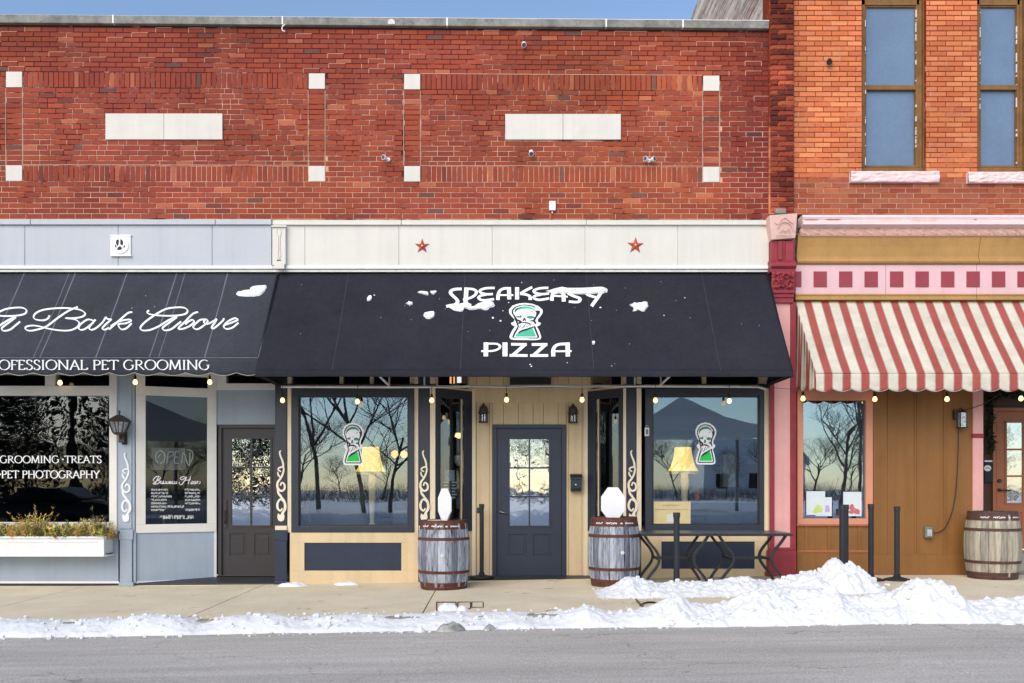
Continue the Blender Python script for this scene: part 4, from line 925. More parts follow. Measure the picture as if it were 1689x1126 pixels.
M['maroon_flat'] = paint('maroon_tile_paint', c(148, 60, 72), .5, .06, 6, .1, 50, .35)
M['dark_brown'] = paint('dark_brown_wall', c(74, 50, 38), .6, .1, 3, .1)
right_shop()

# ------------------------------------------------------------------ awnings
class Awn:
    def __init__(s, pw0, pw1, zt_py, Yf, zf_py):
        s.x0, s.x1 = PX(pw0), PX(pw1); s.zt = PZ(zt_py, -.05); s.p = -Yf; s.zf = PZ(zf_py, Yf); s.n = Vector((0, -(s.zt-s.zf), s.p)).normalized(); s.seed = pw0*.01
    def sag(s, x, v): return -.012*math.sin(math.pi*min(1, max(0, v)))*(1+.6*noise.noise(Vector((x*.8, v*1.3, s.seed))))+.008*noise.noise(Vector((x*1.9, v*2.2, s.seed+3)))+.0025*noise.noise(Vector((x*6, v*4, s.seed+6)))
    def at(s, x, v, off=0): return Vector((x, -s.p*v, s.zt+(s.zf-s.zt)*v))+s.n*(s.sag(x, v)+off)
    def map(s, px, py, off=0):      # where the sight line through that picture spot meets the cloth
        k = (s.zt-s.zf)/s.p; a, b = FPX, -(py-HY); t = (s.zt+k*CAMY-CAMZ)/(b-k*a)
        Y = CAMY+a*t; v = -Y/s.p; return s.at((px-CX)*t, v, off+.004)
def cloth(mb, A, nu=140, nv=24): return mb.grid(lambda u, v: A.at(A.x0+(A.x1-A.x0)*u, v), nu, nv)
def groomer_awning():
    A = Awn(-110, 458, 448, -.96, 590); B = thing('awning', (PX(200), -.5, A.zf), 'faded charcoal scalloped awning lettered for a pet groomer, at the left', 'awning')
    cloth(MB(), A, 160, 20).build('canopy', M['awning_grey'], B, smooth=True, solid=.004)
    # valance with scallops
    zb = lambda x: None
    m = MB(); x0, x1 = A.x0, A.x1; N_ = 360; yv = -A.p-.002
    def bot(x):
        px = x*sc(-.96)+CX; t = ((px-13)/41.9) % 1.0; return PZ(614.5+4.6*math.sin(math.pi*t), -.96)
    rows_ = 4; vs = []
    for i in range(N_+1):
        x = x0+(x1-x0)*i/N_; b = bot(x); w = .006*math.sin(x*9)+.004*math.sin(x*23)
        for j in range(rows_+1): vs.append((x, yv-(j/rows_)*w, A.zf-.004+(b-A.zf)*j/rows_))
    m.add(vs, [(i*(rows_+1)+j, (i+1)*(rows_+1)+j, (i+1)*(rows_+1)+j+1, i*(rows_+1)+j+1) for i in range(N_) for j in range(rows_)]); m.build('valance', M['awning_grey'], B, smooth=True, solid=.004)
    m = MB(); m.tube([(x0+(x1-x0)*i/N_, yv-.004-(.006*math.sin((x0+(x1-x0)*i/N_)*9)+.004*math.sin((x0+(x1-x0)*i/N_)*23)), bot(x0+(x1-x0)*i/N_)) for i in range(N_+1)], .0045, 5); m.build('valance_piping', M['piping'], B)
    m = MB(); m.tube([(x0, -A.p-.004, A.zf), (x1, -A.p-.004, A.zf)], .007, 6); m.build('front_hem', M['seam'], B)
    # right gable
    m = MB(); X = A.x1; m.add([(X, -.04, A.zt-.01), (X, -A.p, A.zf), (X-.0, -A.p, bot(X)), (X, -.04, bot(X)-.02)], [(0, 1, 2, 3)]); m.build('side_panel', M['awning_grey'], B, solid=.004)
    m = MB(); m.tube([A.at(A.x1, v/10, .003) for v in range(11)], .006, 6); m.build('edge_hem', M['seam'], B)
    for px, bright in ((41, 0), (115, 1), (125, 0), (210, 0), (292, 0), (306, 1), (376, 0), (-40, 0)):
        x = PX(px); w = .005 if bright else .008; m = MB(); m.grid(lambda u, v: A.at(x+(u-.5)*2*w, v*.995+.002, .0032), 1, 24); m.build('seam', M['seam'], B)
    m = MB(); mp = A.map; s5 = lambda pts, d=0: [(x/7.343+d, 490+y/7.343) for x, y in pts]; s6 = lambda pts, d=0: [(210+x/7.343+d, 490+y/7.343) for x, y in pts]
    W = nib(3.2, 1.4, 40)
    up = [(262, 155), (242, 168), (250, 192), (330, 212), (480, 222), (620, 215), (705, 195), (728, 158), (690, 125), (600, 120), (470, 140), (350, 200), (220, 290), (158, 360), (180, 397), (270, 395), (380, 350), (500, 275), (600, 228)]
    st = [(600, 235), (500, 310), (428, 368), (452, 400), (530, 385), (600, 330), (650, 290)]
    for d in (0, -265.8): ribbon(m, s6(up, d), W, mp); ribbon(m, s6(st, d), W, mp)
    for pts in ([(600, 215), (575, 255), (520, 276), (440, 268), (405, 240), (430, 190), (520, 150), (680, 130), (850, 130), (970, 150), (1028, 190), (1000, 228), (900, 248), (790, 248), (900, 262), (957, 305), (930, 360), (850, 395), (740, 399), (600, 380), (500, 355), (400, 340), (320, 352), (308, 383), (360, 404), (450, 390), (560, 350), (700, 245), (830, 160), (942, 115)],
                [(1135, 280), (1060, 265), (975, 320), (950, 370), (985, 392), (1045, 370), (1130, 300)], [(1155, 265), (1080, 360), (1105, 392), (1165, 368), (1240, 300), (1280, 240), (1300, 262), (1345, 265), (1290, 315), (1240, 372), (1265, 392), (1320, 370)],
                [(1600, 175), (1545, 188), (1440, 280), (1320, 388)], [(1340, 350), (1440, 290), (1560, 265), (1585, 282), (1520, 312), (1440, 322), (1440, 355), (1475, 388), (1535, 370), (1592, 312)]):
        ribbon(m, s5(pts), W, mp)
    for pts in ([(855, 175), (790, 200), (700, 290), (618, 372), (660, 382), (745, 350), (805, 300), (790, 270), (740, 290), (700, 325)], [(940, 265), (880, 272), (812, 330), (800, 368), (850, 384), (925, 340), (972, 290), (950, 264), (925, 300), (965, 322), (1040, 290), (1080, 262), (1060, 305), (1022, 360), (1035, 380), (1085, 350), (1160, 280), (1166, 252)],
                [(1180, 335), (1270, 302), (1335, 268), (1300, 250), (1220, 290), (1168, 350), (1200, 384), (1275, 365), (1345, 305)]):
        ribbon(m, s6(pts), W, mp)
    m.build('script_lettering', M['print'], B)
    m = MB(); vm = lambda px, py, off: Vector((PX(px, -.975), -.975-off, PZ(py, -.975)))
    roman(m, 'PROFESSIONAL PET GROOMING', -32.5, 346.5, 593.5, 609.6, vm, .16, .05); m.build('valance_lettering', M['print'], B)
    m = MB(); m.tube([(PX(452), -.05, PZ(628)), (PX(428, -.96), -.94, PZ(612, -.96))], .012, 6); m.build('frame_arm', M['black_metal'], B)
    return A
M['piping'] = paint('grey_white_piping', c(168, 164, 156), .8, .3, 30, 0)
def pizza_awning():
    A = Awn(460.5, 1265.5, 448, -1.16, 611); B = thing('awning', (PX(862), -.6, A.zf), 'large plain black awning with white pizza lettering and a green emblem', 'awning')
    cloth(MB(), A, 200, 26).build('canopy', M['awning_navy'], B, smooth=True, solid=.004)
    m = MB(); x0, x1 = A.x0, A.x1
    def f(u, v):        # rounded front roll and short return
        x = x0+(x1-x0)*u; a = v*R(115); rr = .035; base = A.at(x, 1.0); w = .006*noise.noise(Vector((x*3, v, 1)))
        return base+Vector((0, -rr*math.sin(a)*.5-.0+w, -.065*v-(rr*(1-math.cos(a))*.3)+w*.6))
    m.grid(f, 260, 8); m.build('front_roll', M['awning_navy'], B, smooth=True, solid=.004)
    zr = A.zf-.075
    for X in (x0, x1):
        m = MB(); m.add([(X, -.04, A.zt-.01), (X, -A.p*.5, (A.zt+A.zf)/2-.012), (X, -A.p, A.zf), (X, -A.p, zr), (X, -.04, zr)], [(0, 1, 2, 3, 4)]); m.build('side_panel', M['awning_navy'], B, solid=.004)
    m = MB(); m.tube([(x0+.02, -A.p+.02, zr+.03), (x1-.02, -A.p+.02, zr+.03)], .014, 6)
    for px in (464, 642, 762, 967, 1090, 1262): m.tube([(PX(px), -.04, A.zt-.1), (PX(px), -A.p+.02, A.zf-.03)], .012, 6)
    for X in (x0+.02, x1-.02): m.tube([(X, -.05, zr+.02), (X, -A.p+.02, zr+.03)], .014, 6); m.tube([(X, -.05, zr+.02), (X, -A.p*.6, (A.zt*.4+A.zf*.6)-.02)], .010, 6)
    m.build('frame', M['charcoal_metal'], B)
    m = MB(); m.tube([P(464, 637.5, -.10), P(640, 638, -.10), P(900, 636.5, -.10), P(1060, 636.5, -.10), P(1250, 637.5, -.10), P(1264, 642, -.10)], .018, 8)
    for px in (642, 700, 1047, 1090): m.tube([P(px, 637, -.10), P(px, 606, -.06)], .012, 6)
    for px, d in ((642, -18), (1088, 18)): m.tube([P(px, 636, -.10), (PX(px+d), -.5, PZ(636)+.16)], .016, 6)
    m.build('rear_rail', M['steel_white'], B)
    for px in (575, 767, 967, 1157):
        x = PX(px); m = MB(); m.grid(lambda u, v: A.at(x+(u-.5)*.008, v*.99+.005, .0032), 1, 26); m.build('seam', M['seam_dark'], B)
    m = MB(); mp = A.map; k = 6.032; T = lambda pts: [(730+x/k, 460+y/k) for x, y in pts]
    def st(pts, w, sm=True): ribbon(m, T(pts), lambda a, b, t: w/k*(1-.35*abs(a)), mp, sm)
    st([(190, 96), (130, 98), (88, 112), (82, 140), (112, 172), (146, 208), (140, 238), (100, 258), (36, 268)], 40)
    st([(238, 82), (228, 235)], 44, False); st([(225, 96), (290, 97), (332, 115), (328, 150), (280, 182), (204, 202)], 34)
    st([(518, 86), (432, 90), (378, 108), (382, 134), (438, 148), (500, 146)], 34); st([(440, 150), (378, 164), (360, 188), (402, 208), (512, 196)], 34)
    st([(550, 204), (554, 150), (572, 112), (612, 92), (665, 90)], 36); st([(660, 78), (664, 198)], 40, False); st([(552, 156), (704, 156)], 26, False)
    st([(741, 78), (741, 198)], 40, False); st([(892, 78), (830, 108), (772, 142)], 36); st([(772, 142), (832, 150), (868, 168), (872, 202)], 36)
    st([(1052, 86), (970, 90), (914, 108), (922, 132), (986, 146), (1060, 140)], 34); st([(986, 148), (922, 160), (910, 182), (962, 200), (1062, 186)], 34)
    st([(1088, 210), (1094, 150), (1120, 112), (1160, 96), (1212, 96)], 36); st([(1200, 84), (1206, 220)], 40, False); st([(1088, 160), (1246, 172)], 26, False)
    st([(1345, 108), (1270, 112), (1248, 134), (1300, 164), (1362, 188), (1350, 224), (1256, 220)], 38)
    st([(1420, 100), (1440, 150), (1525, 180)], 36); st([(1596, 96), (1560, 160), (1482, 268)], 42, False)
    st([(432, 628), (430, 770)], 46, False); st([(408, 644), (520, 642), (566, 658), (562, 690), (500, 714), (384, 718)], 30)
    st([(621, 628), (621, 770)], 50, False)
    for d in (0, 205): st([(682+d, 646), (838+d, 646)], 42, False); st([(822+d, 646), (700+d, 756)], 44, False); st([(666+d, 758), (846+d, 758)], 42, False)
    st([(1102, 768), (1102, 700), (1126, 660), (1172, 644), (1252, 644)], 42); st([(1244, 628), (1246, 770)], 44, False); st([(1100, 716), (1284, 716)], 28, False)
    m.build('lettering', M['print'], B)
    em = lambda x, y, off: A.map(839.5+(x-262)/(735-262)*55.5, 498.3+(y-90)/(1022-90)*61.5, off)
    emblem(B, em, True)
    return A
def striped_awning():
    A = Awn(1313, 1790, 496, -.83, 615.5); B = thing('awning', (PX(1500), -.45, A.zf), 'red and cream striped awning with a scalloped, mossy valance', 'awning')
    per = 28.55/120; x00 = PX(1316.0)     # first cream stripe starts here
    def stripe(ob, fn):
        at = ob.data.attributes.new('stripe_u', 'FLOAT', 'POINT'); at.data.foreach_set('value', [fn(v.co+ob.matrix_world.translation) for v in ob.data.vertices])
    o = Vector(B.location)
    ob = cloth(MB(), A, 260, 20).build('canopy', M['striped'], B, smooth=True, solid=.004)
    def setu(ob, fn):
        at = ob.data.attributes.new('stripe_u', 'FLOAT', 'POINT'); at.data.foreach_set('value', [fn(v.co+o) for v in ob.data.vertices])
    fu = lambda p: (p.x-x00)/per-.05
    setu(ob, fu)
    x0, x1 = A.x0, A.x1; N_ = 420; yv = -A.p-.002; vs = []; rows_ = 6
    def bot(x):
        px = x*sc(-.83)+CX; t = ((px-1343)/30.6) % 1.0; return PZ(640.5+5.0*math.sin(math.pi*t)**.8, -.83)
    for i in range(N_+1):
        x = x0+(x1-x0)*i/N_; b = bot(x); w = .018*noise.noise(Vector((x*5, 1, 2)))
        for j in range(rows_+1): vs.append((x, yv-(j/rows_)*w-.010*noise.noise(Vector((x*4, j*.9, 5)))*min(j, 1), A.zf-.004+(b-A.zf)*j/rows_))
    m = MB(); m.add(vs, [(i*(rows_+1)+j, (i+1)*(rows_+1)+j, (i+1)*(rows_+1)+j+1, i*(rows_+1)+j+1) for i in range(N_) for j in range(rows_)]); ob = m.build('valance', M['striped'], B, smooth=True, solid=.004); setu(ob, fu)
    m = MB(); m.tube([(x0+(x1-x0)*i/N_, yv-.004, bot(x0+(x1-x0)*i/N_)) for i in range(N_+1)], .004, 5); m.build('valance_piping', M['piping'], B)
    m = MB()
    def f(u, v):
        Y = -A.p*u; top = A.zt+(A.zf-A.zt)*u-.012; b = PZ(645, Y)+.035*abs(math.sin(u*9)); z = top+(b-top)*v
        return (A.x0-.0+.02*math.sin(u*34)*v*sstep(v*2)-.05*(1-u)*v*.3, Y, z)
    m.grid(f, 60, 14); ob = m.build('side_curtain', M['striped'], B, smooth=True, solid=.003); setu(ob, lambda p: -p.y*9.5)
    return A
A1 = groomer_awning(); A2 = pizza_awning(); A3 = striped_awning()
# ------------------------------------------------------------------ wall ornaments and fittings
def star(px, py, rad, label, rot=0):
    B = thing('star_ornament', P(px, py, -.07), label, 'star ornament', 'rusty metal stars on the cream band')
    c0 = P(px, py, -.05); ro, ri = rad/120, rad/120*.40
    ring = [(c0.x+(ro if k % 2 == 0 else ri)*math.sin(math.pi*k/5+rot), c0.z+(ro if k % 2 == 0 else ri)*math.cos(math.pi*k/5+rot)) for k in range(10)]
    m = MB(); m.add([(x, -.052, z) for x, z in ring]+[(c0.x, -.085, c0.z)]+[(x, -.0505, z) for x, z in ring], [(k, (k+1) % 10, 10) for k in range(10)]+[(k, 11+k, 11+(k+1) % 10, (k+1) % 10) for k in range(10)])
    m.build('star_body', M['star'], B)
    m = MB(); m.lathe([(.013, 0), (.013, .008), (.0, .012)], 0, 0, 10); m.v = [(c0.x+x, -.083-z, c0.z+y) for x, y, z in m.v]; m.build('centre_boss', M['lampstand'], B)
star(696.5, 406, 13, 'smaller five-pointed rusty star, left one on the cream band'); star(1048, 405, 14.5, 'larger five-pointed rusty star, right one on the cream band', .04)

def paw_sign():
    B = thing('paw_sign', P(199, 404, -.06), 'white square plaque with a round black paw print', 'sign')
    s = MB(); s.pbox(182, 215.5, 388, 420.5, -.068, -.05); s.build('plaque', M['white'], B, bevel=.004)
    s = MB(); s.pbox(182, 216, 420, 422, -.085, -.05); s.pbox(181.5, 216, 387, 389, -.075, -.05); s.build('plaque_ledge', M['white'], B)
    cc = P(198.3, 404.5, -.068); m = MB(); m.lathe([(.118, 0), (.118, .010), (.108, .014), (0, .014)], 0, 0, 40); m.v = [(cc.x+x, -.068-z, cc.z+y) for x, y, z in m.v]; m.build('disc', M['print_white'], B, smooth=False)
    mp = lambda x, y, o: P(170+x*60/1126, 375+y*60/1126, -.0835-o); m = MB()
    for poly in ([(395, 470), (400, 410), (430, 372), (470, 366), (488, 390), (490, 450), (480, 520), (450, 572), (430, 560), (410, 520)], [(530, 366), (570, 366), (600, 400), (625, 460), (620, 520), (595, 555), (560, 545), (532, 520)],
                 [(362, 540), (380, 515), (400, 560), (422, 590), (405, 635), (375, 600)], [(640, 520), (690, 575), (665, 615), (628, 645), (635, 590), (648, 560)], [(515, 575), (560, 595), (588, 640), (560, 685), (500, 700), (430, 690), (440, 650), (470, 600)]): blob(m, poly, mp)
    m.build('paw_print', M['black_print'], B)
M['print_white'] = paint('white_enamel', c(244, 244, 246), .35, .02, 3, 0)
paw_sign()

def flood(px, py, label, kind):
    B = thing('wall_light', P(px, py, 0), label, 'security light', None); p = P(px, py, 0)
    m = MB(); m.lathe([(.028, 0), (.028, .018), (.02, .026)], 0, 0, 12); m.v = [(p.x+x, -.012-z, p.z+y) for x, y, z in m.v]; m.build('base', M['white'], B)
    dirs = {'down': [(0, -.07, -.05)], 'pair': [(-.05, -.06, -.0), (.05, -.06, .0)], 'side': [(-.045, -.07, .0)], 'up': [(0, -.07, .03)]}[kind]
    for d in dirs:
        d = Vector(d); m = MB(); a = p+Vector((0, -.03, 0)); m.tube([a, a+d*.5], .009, 6); m.tube([a+d*.4, a+d*.7, a+d*1.25, a+d*1.3], [.014, .026, .036, .034], 12); m.build('lamp_head', M['white'], B, smooth=False)
        m = MB(); m.tube([a+d*1.3, a+d*1.34], [.030, .024], 12); m.build('lens', M['glass_lens'], B)
M['glass_lens'] = paint('grey_lens', (.08, .08, .09), .15, .05, 9, 0)
flood(864, 73, 'small white security light near the parapet, highest on the red brick', 'down'); flood(876, 251, 'white security light just beneath the right stone plaque', 'down')
flood(641, 264, 'small white sideways security light left of the right corner block', 'side'); flood(1070, 266, 'small white twin-headed security light at the lower right of the red brick', 'pair')
def small_things():
    B = thing('junction_box', P(911, 339, 0), 'small white electrical box low on the red brick wall', 'electrical box')
    s = MB(); s.pbox(906, 916.5, 331, 346, -.06, -.008); s.build('box_body', M['print_white'], B, bevel=.005)
    s = MB(); s.tube([P(911, 346, -.03), P(911, 352, -.03)], .010, 8); s.build('nipple', M['steel_grey'], B)
    B = thing('wall_light', P(1366, 104, 0), 'small dark spotlight on the orange brick wall', 'security light'); p = P(1366, 104, 0)
    m = MB(); m.tube([p+Vector((0, -.008, 0)), p+Vector((0, -.05, .0))], .02, 8); m.build('base', M['black_metal'], B)
    m = MB(); m.tube([p+Vector((.0, -.05, .02)), p+Vector((-.02, -.11, -.035))], [.028, .04], 10); m.build('lamp_head', M['black_metal'], B)
    s = MB(); s.tube([P(470, 40, -.085), P(466.5, 42.5, -.09), P(465, 46, -.09), P(466, 50, -.085), P(470, 51.5, -.08)], .008, 6); tag(s.build('gutter_hook', M['print_white']), 'small white curved hook under the coping of the red brick wall', 'hook')
    s = MB(); cc = P(645.5, 37, -.075); s.lathe([(.05, 0), (.05, .006), (0, .008)], 0, 0, 18); s.v = [(cc.x+x, -.071-z, cc.z+max(y, -.022)) for x, y, z in s.v]; tag(s.build('round_cap', M['lime']), 'pale round cap stuck on the concrete coping', 'cap')
    s = MB(); s.pbox(1279, 1297, 343.5, 352, -.10, -.0); tag(s.build('concrete_lump', M['coping'], bevel=.012), 'grey lump of concrete on top of the pink cap block', 'lump')
small_things()

def carriage_lantern(px, py0, py1, y, label, w=1., side=0):
    """tapered four-sided lantern under a flared roof on a back plate"""
    B = thing('wall_lantern', P(px, py1, y), label, 'wall lantern'); H = (py1-py0)/sc(y); X = PX(px, y); z1 = PZ(py0, y); Y = y-.13
    def ringbox(m, z, hw0): return [(X-hw0, Y-hw0, z), (X+hw0, Y-hw0, z), (X+hw0, Y+hw0, z), (X-hw0, Y+hw0, z)]
    def frus(m, za, wa, zb_, wb): m.add(ringbox(m, za, wa)+ringbox(m, zb_, wb), [(0, 1, 5, 4), (1, 2, 6, 5), (2, 3, 7, 6), (3, 0, 4, 7), (3, 2, 1, 0), (4, 5, 6, 7)])
    h = H; m = MB(); frus(m, z1-.33*h, .125*w, z1-.22*h, .075*w); frus(m, z1-.22*h, .075*w, z1-.14*h, .03*w); m.tube([(X, Y, z1-.15*h), (X, Y, z1-.04*h)], [.012, .012], 8); m.lathe([(0, z1-.07*h), (.018, z1-.04*h), (.016, z1-.015*h), (0, z1)], X, Y, 10); m.build('lantern_roof', M['lamp_bronze'], B)
    zt, zb = z1-.34*h, z1-.66*h; wt, wb = .105*w, .062*w; m = MB()
    for sx in (-1, 1):
        for sy in (-1, 1): m.tube([(X+sx*wt, Y+sy*wt, zt+.01), (X+sx*wb, Y+sy*wb, zb)], .009, 5)
    for k in (-1, 1): m.tube([(X+k*wt*.25, Y-wt, zt), (X+k*wb*.25, Y-wb, zb)], .004, 4)
    frus(m, zb-.03, wb*.7, zb, wb*1.12); m.build('lantern_cage', M['lamp_bronze'], B)
    m = MB(); frus(m, zb+.002, wb*.92, zt-.002, wt*.92); m.build('lantern_glass', M['lantern_glass'], B)
    m = MB(); m.lathe([(.018, zb+.01), (.02, zb+.07), (.0, zb+.11)], X, Y, 8); m.build('lamp_bulb', M['white'], B)
    m = MB(); m.box(X-.035+.02, X+.055, y-.02, y, z1-h, z1-.62*h); m.tube([(X+.01, y-.01, z1-.85*h), (X, Y, z1-.80*h), (X, Y, zb-.02)], .012, 6); m.box(X-.03, X+.045, y-.09, y-.02, z1-.95*h, z1-.66*h); m.build('back_plate', M['lamp_bronze'], B, bevel=.004)
carriage_lantern(203.5, 678, 733, -.055, 'bronze carriage lantern on the grey blue pilaster')
def moorish_lantern(px, py0, py1, y, label):
    B = thing('wall_lantern', P(px, py1, y), label, 'wall lantern', 'pair of small pointed lanterns beside the navy door'); X = PX(px, y); H = (py1-py0)/sc(y); z1 = PZ(py0, y); Y = y-.085
    m = MB(); m.lathe([(.0, z1), (.012, z1-.03*H), (.02, z1-.10*H), (.05, z1-.20*H), (.062, z1-.32*H), (.062, z1-.44*H), (.075, z1-.46*H), (.075, z1-.52*H), (.058, z1-.54*H)], X, Y, 6); m.build('lantern_roof', M['lamp_bronze'], B)
    zt, zb = z1-.53*H, z1-.95*H; m = MB()
    for k in range(6): a = R(60*k+30); m.tube([(X+.056*math.cos(a), Y+.056*math.sin(a), zt), (X+.056*math.cos(a), Y+.056*math.sin(a), zb)], .009, 4)
    m.lathe([(.066, zb), (.066, zb-.02), (.05, z1-H)], X, Y, 6); m.lathe([(.06, zt+.01), (.064, zt-.012), (.058, zt-.02)], X, Y, 6); m.build('lantern_cage', M['lamp_bronze'], B)
    m = MB(); m.lathe([(.046, zt), (.046, zb)], X, Y, 6); m.build('lantern_glass', M['lantern_glass'], B)
    m = MB(); m.lathe([(.016, zb+.01), (.018, zb+.06), (0, zb+.10)], X, Y, 8); m.build('lamp_bulb', M['white'], B)
    m = MB(); m.box(X-.045, X+.045, y-.02, y-.001, zb, z1-.15*H); m.build('back_plate', M['lamp_bronze'], B)
moorish_lantern(797.8, 665, 697, .44, 'small pointed bronze lantern left of the navy door'); moorish_lantern(944.5, 666, 697.5, .44, 'small pointed bronze lantern right of the navy door')

def mailbox():
    y = .44; B = thing('mailbox', P(949, 810, y), 'black wall mailbox with a sloping lid beside the navy door', 'mailbox')
    s = MB(); x0, x1 = PX(940, y), PX(959, y); s.prism([(y, PZ(810, y)), (y-.10, PZ(810, y)), (y-.115, PZ(804, y)), (y-.115, PZ(789, y)), (y, PZ(783, y))], 'x', x0+.008, x1-.008); s.build('box_body', M['navy_dark'], B, bevel=.005)
    s = MB(); s.prism([(y, PZ(781, y)), (y-.10, PZ(783, y)), (y-.13, PZ(788, y)), (y-.13, PZ(790.5, y)), (y, PZ(784, y))], 'x', x0, x1); s.build('lid', M['black_metal'], B, bevel=.004)
    s = MB(); p = P(949.5, 799, y-.117); s.tube([p, p+Vector((0, -.012, 0))], .010, 8); s.build('lock', M['print_white'], B)
M['navy_dark'] = paint('dark_navy_enamel', (.022, .03, .045), .35, .1, 6, .1)
mailbox()
def keybox():
    B = thing('key_safe', P(1067.5, 718, -.05), 'small silver key lock box hung at the left edge of the right window', 'lock box')
    s = MB(); s.pbox(1063.5, 1071, 705, 719, -.075, -.05); s.build('box_body', M['lime'], B, bevel=.006)
    s = MB(); s.tube([P(1065, 705, -.065), P(1065.5, 701.5, -.065), P(1068.5, 701.5, -.065), P(1069, 705, -.065)], .005, 6); s.build('shackle', M['steel_grey'], B)
    s = MB(); s.pbox(1065.5, 1069, 708, 716, -.078, -.075); s.build('dial_panel', M['room_grey'], B)
keybox()

# ------------------------------------------------------------------ string lights: each lamp of its own on three wires
def bulbs():
    g = 'warm bulbs of the festoon string'
    spots = [(99, 630, 616, 'over the groomer big window, leftmost lit bulb'), (223, 629, 614, 'over the grey blue pilaster and its lantern'), (346, 629, 614, 'beside the right jamb of the angled groomer window'),
             (466, 659, 632, 'in front of the navy pilaster left of the left display window'), (589.5, 661, 633, 'in front of the left display window'), (712, 659, 637, 'on the cream strip left of the entry'),
             (835.5, 658, 637, 'above the navy door, left of its middle'), (960, 658, 637, 'above the black mailbox'), (1081, 659, 633, 'at the upper left corner of the right display window'), (1203, 660, 633, 'at the upper right of the right display window'),
             (1324.5, 656, 640, 'at the corner of the striped awning by the salmon window'), (1443, 657, 640, 'at the right edge of the salmon window'), (1562, 657, 640, 'against the brown boards under the striped awning'), (1684, 656, 640, 'over the garland, rightmost lit bulb')]
    y = -.16
    for px, py, top, w in spots:
        p = P(px, py, y); B = thing('festoon_bulb', (p.x, p.y, PZ(top, y)), 'small warm lit bulb '+w, 'light bulb', g)
        m = MB(); z = p.z; m.tube([(p.x, y, PZ(top, y)), (p.x, y, z+.075)], .004, 5); m.build('cord', M['socket'], B)
        m = MB(); m.lathe([(.006, z+.085), (.014, z+.075), (.018, z+.05), (.018, z+.026)], p.x, y, 12); m.build('socket', M['socket'], B)
        m = MB(); m.lathe([(.015, z+.026), (.024, z+.012), (.031, z-.008), (.029, z-.026), (.016, z-.04), (0, z-.045)], p.x, y, 14); m.build('glass_bulb', M['bulb'], B, smooth=True)
    def wire(pts, label):
        m = MB(); out = []
        for (a, b), (c1, d) in zip(pts[:-1], pts[1:]):
            for k in range(12): t = k/12; out.append(P(a+(c1-a)*t, b+(d-b)*t+1.6*math.sin(math.pi*t), y))
        out.append(P(*pts[-1], y)); m.tube(out, .003, 5); tag(m.build('light_string_cable', M['socket']), label, 'cable')
    wire([(-60, 616), (99, 616), (223, 614), (346, 614), (452, 622)], 'black festoon cable below the groomer awning'); wire([(452, 622), (466, 632), (589, 633), (712, 637), (835, 637), (960, 637), (1081, 633), (1203, 633), (1266, 637), (1313, 641)], 'black festoon cable along the rail under the pizza awning')
    wire([(1313, 641), (1324, 640), (1443, 640), (1562, 640), (1684, 640), (1780, 641)], 'black festoon cable below the striped awning')
bulbs()

# ------------------------------------------------------------------ barrels
def barrel(x, y, zb, H, Rm, label, mats, rot=0, text=True, spigot=None):
    B = thing('barrel', (0, 0, 0), label, 'barrel', 'old wooden barrels on the sidewalk'); st, hp, tp = mats; n = 24
    rad = lambda t: Rm*(.845+.155*math.sin(math.pi*min(max(t, 0), 1))**.9)
    r_ = random.Random(int(x*100)); protos = []
    cuts = []; a = 0
    for k in range(n): a += r_.uniform(.75, 1.25); cuts.append(a)
    cuts = [0]+[2*math.pi*v/a for v in cuts]
    for k in range(n):
        m = MB(); a0, a1 = cuts[k]+.006, cuts[k+1]-.006; d = r_.uniform(-.002, .003); N_ = 14; vs = []
        for i in range(N_+1):
            t = i/N_; r0 = rad(t)+d
            for rr, aa in ((r0-.025, a0), (r0-.001, a0), (r0+.0025, a0+(a1-a0)*.35), (r0+.0025, a0+(a1-a0)*.65), (r0-.001, a1), (r0-.025, a1)): vs.append((rr*math.cos(aa), rr*math.sin(aa), t*H))
        fs = [(i*6+j, i*6+j+1, (i+1)*6+j+1, (i+1)*6+j) for i in range(N_) for j in range(5)]+[(0, 1, 2, 3, 4, 5), tuple(N_*6+j for j in (5, 4, 3, 2, 1, 0))]
        m.add(vs, fs); m.build('stave', M[st[k % len(st)]], B)
    for t0, t1, d in ((.0, .045, .007), (.047, .108, .005), (.235, .278, .007), (.715, .758, .007), (.872, .958, .005), (.960, 1.004, .007)):
        m = MB(); m.lathe([(rad(t0)-.002, t0*H), (rad(t0)+d, t0*H+.001), (rad(t1)+d, t1*H-.001), (rad(t1)-.002, t1*H)], 0, 0, 48, cap=False); m.build('hoop', M[hp], B)
    m = MB(); m.lathe([(rad(.05)-.02, .03*H), (rad(.0)-.02, .04*H)], 0, 0, 30); m.lathe([(0, .965*H), (rad(.98)-.015, .966*H)], 0, 0, 36, cap=False); m.build('barrel_head', M[tp], B)
    if text:
        m = MB(); 
        def mp(u, v, o): aa = -math.pi/2+u*.02; rr = rad(.92)+.0085+o; return Vector((rr*math.cos(aa), rr*math.sin(aa), .920*H-v*.0085))
        ticks(m, -46, -30, -1.3, 1.3, mp, 4, 1.0, .7); ticks(m, -22, 0, -1.4, 1.4, mp, 5, 1.1, .7); ticks(m, 8, 12, -1.4, 1.4, mp, 6, 1.2, .8); ticks(m, 18, 40, -1.3, 1.3, mp, 7, 1.0, .7); m.build('stencil_marks', M['print'], B)
    if spigot: m = MB(); m.lathe([(.024, 0), (.024, .012), (.0, .018)], 0, 0, 12); aa = -math.pi/2+spigot; rr = rad(.5)+.001; m.v = [(rr*math.cos(aa)+xx, rr*math.sin(aa)-zz, .5*H+yy) for xx, yy, zz in m.v]; m.build('bung', M['lime'], B)
    B.location = (x, y, zb); B.rotation_euler.z = rot; return B
